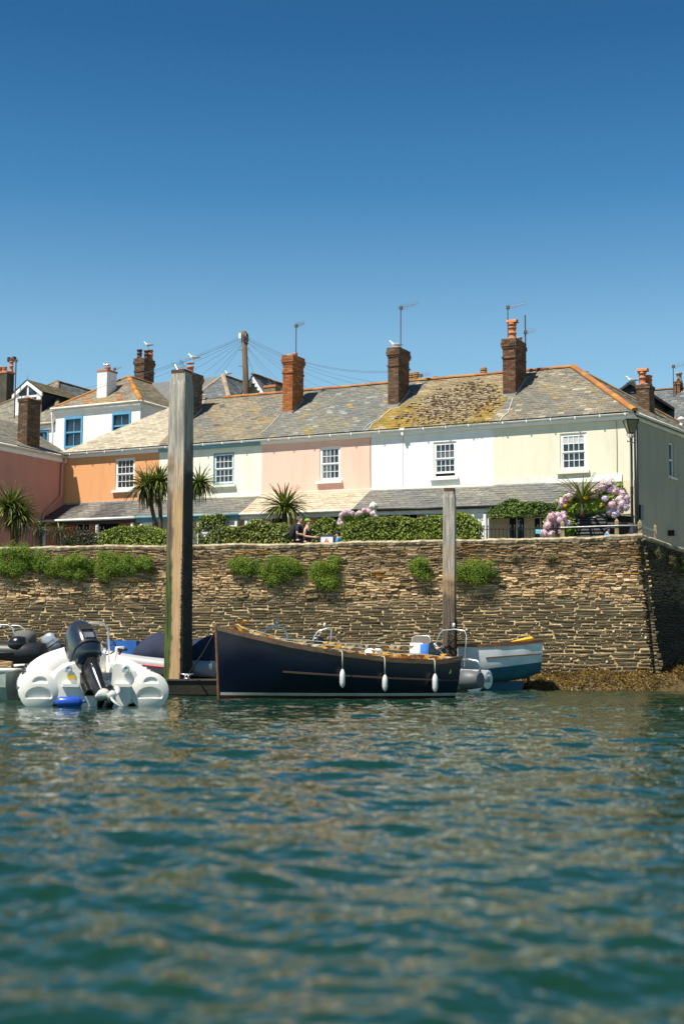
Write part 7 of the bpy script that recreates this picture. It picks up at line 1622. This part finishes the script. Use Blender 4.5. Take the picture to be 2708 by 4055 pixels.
def bunting():
    th = Thing(bfr, 'bunting', 'strings of ragged yellow bunting along the navy boat', 'bunting', (BL_ * .5, 0, 1)); m_fl = M('yellow_flag', (.85, .48, .04), (.7, .35, .03), 6, .8, trans=.3); m_fp = M('pale_flag', (.65, .52, .3), rough=.8, trans=.3); m_cd = M('pale_cord', (.5, .6, .58), rough=.8)
    runs = [([(962, 2486), (1040, 2505), (1110, 2530), (1220, 2536), (1330, 2546), (1440, 2552), (1540, 2556), (1640, 2557)], -.3), ([(962, 2486), (1030, 2515), (1100, 2535), (1240, 2551), (1400, 2562), (1560, 2588), (1680, 2592), (1790, 2604)], .3), ([(1720, 2545), (1745, 2580), (1765, 2600), (1800, 2606)], .1), ([(1490, 2596), (1580, 2590), (1680, 2597), (1765, 2604)], -.1), ([(1180, 2548), (1300, 2566), (1420, 2582), (1500, 2590)], .0)]
    bx = BL_ * .935
    for run, yl in runs:
        pts = [(*[to_fr(px, py, yl)[0], yl], to_fr(px, py, yl)[1]) for px, py in run]
        pts = [(bx, 0, 1.7)] + pts if run[0][0] < 1000 else pts
        th.part('cord', MB().tube(pts, .008, 5), m_cd)
        P = [np.array(p) for p in pts]; 
        for i in range(len(P) - 1):
            n = max(1, int(np.linalg.norm(P[i + 1] - P[i]) / .14))
            for k in range(n):
                if random.random() < .12: continue
                p = P[i] + (P[i + 1] - P[i]) * (k + .5) / n; w, h = U01(.055, .1), U01(.07, .14); d = U01(-.05, .05)
                th.part('flag', MB().slab([tuple(p + np.array([-w, 0, .004])), tuple(p + np.array([w, 0, .004])), tuple(p + np.array([w * .6, d, -h * .6])), tuple(p + np.array([d, d, -h]))], (0, .003, 0)), m_fl if random.random() < .65 else m_fp)
    th.part('bow_pennant', MB().slab([(bx - .07, -.05, 1.62), (bx - .3, -.1, 1.72), (bx - .32, -.04, 1.78), (bx - .2, .02, 1.74), (bx - .07, 0, 1.76)], (0, .01, 0)), M('orange_flag', (.75, .35, .03), rough=.8))
bunting()
def mooring(label, pts, r_=.02, m=None):
    o = MB().tube([np.array(p) - np.array(pts[0]) for p in pts], r_, 6).build('mooring_rope', m or m_rope, None, True); o.location = tuple(float(v) for v in pts[0]); tag(o, label, 'rope')
bt = bfr.w(bhr[-1][18][0], 0, 1.56); cl = at(748, 2668, 34.7); mooring('dark mooring rope from the navy bow down to the pontoon cleat', [tuple(bt), tuple((np.array(bt) * .5 + np.array(cl) * .5) - np.array([0, 0, .06])), tuple(cl)], .018, M('dark_rope', (.06, .05, .045), rough=.9))

# ================================================================= BOATS BETWEEN THE NAVY BOAT AND THE WALL
def rib_middle():
    y = 37.4; x = at(1345, 2640, y)[0]; th, fr, path = rib('grey_inflatable_boat', 'grey inflatable boat behind the navy boat with a steel arch and black outboard', (x, y, 0), -86, 2.6, .6, .2, .42, .7, m_hyp_g, m_gel)
    def F(px, py, xl): # point on the boat's own plane x = xl
        d = ray(px, py); t = ((fr.o - CAM) @ fr.ex + xl) / (d @ fr.ex); P = CAM + d * t - fr.o; return (xl, float(P @ fr.ey), float(P[2]))
    arch = [F(1038, 2560, 0), F(1042, 2510, 0), F(1060, 2487, 0), F(1090, 2480, 0), F(1120, 2486, 0), F(1136, 2510, 0), F(1133, 2560, 0)]; th.part('steel_arch', MB().tube(arch, .03, 8), m_steel, None, True); th.part('arch_light', MB().tube([F(1097, 2481, 0), F(1097, 2450, 0)], .022, 8).tube([F(1088, 2459, 0), F(1107, 2459, 0)], .012, 6), m_steel, None, True)
    a = F(1080, 2548, .05); th.part('seat_cover', MB().rings([sect(.3, a[1] - .25, a[1] + .3, a[2] - .5), sect(.3, a[1] - .25, a[1] + .3, a[2] - .12), sect(.2, a[1] - .15, a[1] + .2, a[2] + .1), sect(.05, a[1] - .05, a[1] + .05, a[2] + .16)]), pt_mat('pale_cover', (.5, .5, .46), .8), None, True)
    fm = MB()
    for xl in (-.25, .25): fm.tube([F(1228, 2590, xl), F(1245, 2520, xl), F(1262, 2498, xl), F(1290, 2490, xl), F(1312, 2492, xl), F(1304, 2590, xl)], .02, 8)
    p, q = F(1265, 2497, -.25), F(1265, 2497, .25); fm.tube([p, q], .018, 6); th.part('a_frame', fm, m_steel, None, True); th.part('stern_light', MB().lathe([(.012, 0), (.012, .05), (.035, .06), (.03, .14), (.01, .15)], F(1285, 2489, 0), 10), m_gel, None, True)
    b = F(1272, 2575, -.3); outboard(th, (-.0, b[1] + .05, b[2] - .25), .62, -12, 0, 0, m_cowlk, text=('SUZUKI', .15, m_gel, Matrix.Translation((-.216, 0, .6)) @ Matrix.Rotation(R(-90), 4, 'Z') @ Matrix.Rotation(R(90), 4, 'X')))
rib_middle()
def rib_right():
    y = 39.6; x = at(1882, 2680, y)[0]; th, fr, path = rib('grey_inflatable_boat', 'grey inflatable boat with windscreen and steel frame beside the thinner pile', (x, y, 0), -52, 3.2, .62, .27, .34, .62, m_hyp_g, m_gel, cap=m_gel, cone=-1)
    def F(px, py, xl):
        d = ray(px, py); t = ((fr.o - CAM) @ fr.ex + xl) / (d @ fr.ex); P = CAM + d * t - fr.o; return (xl, float(P @ fr.ey), float(P[2]))
    fm = MB()
    for xl in (-.3, .3): fm.tube([F(1720, 2560, xl), F(1740, 2510, xl), F(1752, 2496, xl), F(1800, 2492, xl), F(1838, 2498, xl), F(1846, 2515, xl), F(1838, 2640, xl)], .016, 8)
    fm.tube([F(1752, 2496, -.3), F(1752, 2496, .3)], .02, 6); fm.tube([F(1838, 2498, -.3), F(1838, 2498, .3)], .02, 6); th.part('a_frame', fm, m_steel, None, True)
    th.part('stern_light', MB().lathe([(.015, 0), (.015, .05), (.04, .07), (.035, .15), (.01, .16)], F(1796, 2490, 0), 10), m_gel, None, True)
    c = F(1660, 2560, 0); th.part('console', MB().rings([sect(.28, c[1] - .2, c[1] + .25, .4), sect(.28, c[1] - .2, c[1] + .25, c[2]), sect(.25, c[1] - .1, c[1] + .22, c[2] + .1)]), m_gel, None, True)
    w = [F(1628, 2555, 0), F(1632, 2525, 0), F(1645, 2518, 0), F(1695, 2518, 0), F(1703, 2528, 0), F(1705, 2555, 0)]; ws = MB().tube(w, .016, 8); ws2 = th.part('screen_frame', ws, m_steel, None, True)
    th.part('windscreen', MB().slab(w, (.012, 0, 0)), M('smoked_screen', (.16, .13, .12), rough=.12, spec=.6), ws2)
    s_ = F(1700, 2565, .1); th.part('seat', MB().rings([sect(.25, s_[1] - .16, s_[1] + .16, .4), sect(.25, s_[1] - .16, s_[1] + .16, s_[2] + .1)]), m_bluec, None, True); s_ = F(1675, 2570, -.25); th.part('backrest', MB().rings([sect(.1, s_[1] - .12, s_[1] + .12, .5), sect(.1, s_[1] - .1, s_[1] + .1, s_[2] + .14)]), m_gel, None, True)
    s_ = F(1480, 2575, 0); th.part('bow_locker', MB().rings([sect(.3, s_[1] - .22, s_[1] + .22, .5), sect(.3, s_[1] - .2, s_[1] + .2, s_[2]), sect(.2, s_[1] - .15, s_[1] + .15, s_[2] + .06)]), m_gel, None, True)
    b = F(1768, 2580, 0); outboard(th, (0, b[1], b[2] - .36), .8, -48, 0, 0, m_cowlk, prop=False)
    th.part('fuel_hose', MB().tube([F(1815, 2612, -.2), F(1850, 2610, -.2), F(1890, 2618, -.2), F(1905, 2640, -.2), F(1895, 2660, -.2), F(1870, 2668, -.2)], .028, 8), m_galv, None, True)
rib_right()
def white_dinghy():
    y0 = 42.2; xr = at(2132, 2700, y0)[0]; xl = at(1700, 2700, y0 + .3)[0]; L = xr - xl; fr = Frame((xr, y0, 0), 180 - 3); th = Thing(fr, 'white_dinghy', 'white and blue wooden dinghy aground below the sea wall', 'boat', (L / 2, 0, 0))
    zz = lambda py: .95 + (2600 - py) * y0 / FPX
    sheer = ([0, .3, .6, 1], [zz(2532), zz(2545), zz(2552), zz(2545)]); beam = ([0, .15, .4, .7, .9, 1], [.42, .6, .72, .62, .3, .03]); keel = ([0, .12, .3, .6, 1], [zz(2660), zz(2680), zz(2694), zz(2700), zz(2690)])
    m = banded('white_topsides', [(0, (.03, .12, .18)), (zz(2618) - .126 * L / 2, (.6, .64, .64))], .25, .126)
    hr = []
    for t in np.linspace(0, 1, 24):
        zs, zk, b = float(np.interp(t, *sheer)), float(np.interp(t, *keel)), float(np.interp(t, *beam)); q = []
        for s in np.linspace(-1, 1, 19):
            a = abs(s); q.append((L * t - .05 * (1 - t) ** 8 * a, math.copysign(b * math.sin(a * math.pi / 2) ** .6, s), zk + (zs - zk) * a ** 1.8))
        hr.append(q)
    # the paint line rises towards the stern
    hull = MB().rings(hr, False, False); th.part('hull', hull, m, None, True); th.part('transom', MB().poly(hr[0]), m)
    th.part('inner_planking', MB().rings([[(a, b * .93, c + .03 if i in (0, 18) and False else c + .01) for i, (a, b, c) in enumerate(r_)] for r_ in hr], False, False), m_varn, None, True)
    for s in (0, 18):
        sg = -1 if s == 0 else 1; th.part('gunwale', MB().rings([[(r_[s][0], r_[s][1] + sg * .03, r_[s][2] - .07), (r_[s][0], r_[s][1] + sg * .03, r_[s][2] + .015), (r_[s][0], r_[s][1] - sg * .03, r_[s][2] + .015), (r_[s][0], r_[s][1] - sg * .03, r_[s][2] - .02)] for r_ in hr]), M('dark_varnish', (.14, .055, .022), (.09, .035, .015), 5, .3) if s == 0 else bpy.data.materials['dark_varnish'])
        st = []
        for i_, r_ in enumerate(hr[:13]):
            zt_ = zz(2584) - .077 * r_[9][0]; hs2 = r_[9:] if s else r_[9::-1]; yv = float(np.interp(zt_, [q_[2] for q_ in hs2], [abs(q_[1]) for q_ in hs2])) * sg; xv = r_[9][0]
            st.append([(xv, yv - sg * .01, zt_ - .022), (xv, yv + sg * .025, zt_ - .018), (xv, yv + sg * .025, zt_ + .012), (xv, yv - sg * .01, zt_ + .018)])
        th.part('rubbing_strake', MB().rings(st), bpy.data.materials['dark_varnish'])
    th.part('keel', MB().slab([(.45, 0, zz(2690)), (L * .9, 0, zz(2700)), (L * .9, 0, -.1), (.5, 0, -.1)], (0, .05, 0)), M('keel_blue', (.02, .1, .17), rough=.6)); th.part('rudder_iron', MB().tube([(.36, 0, zz(2655)), (.3, 0, zz(2690)), (.33, 0, -.1)], .05, 8), m_wetw, None, True)
    a = at(2030, 2541, y0 - .2); b = at(2110, 2528, y0 - .2); p = Thing(ID, 'yellow_paddle', 'yellow paddle blade lying on the white dinghy gunwale', 'paddle', (a[0], y0 - .2, a[2])); p.part('blade', MB().rings([[(a[0] + (b[0] - a[0]) * t, y0 + .0 + .07 * math.cos(q) , a[2] + (b[2] - a[2]) * t + .005 + h * math.sin(q)) for q in np.linspace(0, 2 * math.pi, 8, False)] for t, h in ((-.05, .01), (.2, .03), (.6, .055), (.95, .06), (1.05, .02))]), M('yellow_paint', (.75, .42, .02), rough=.5), None, True)
    p.part('shaft', MB().tube([(b[0] - .04, y0, b[2]), (b[0] - .1, y0, b[2] + .12)], .02, 6), bpy.data.materials['yellow_paint'])
white_dinghy()
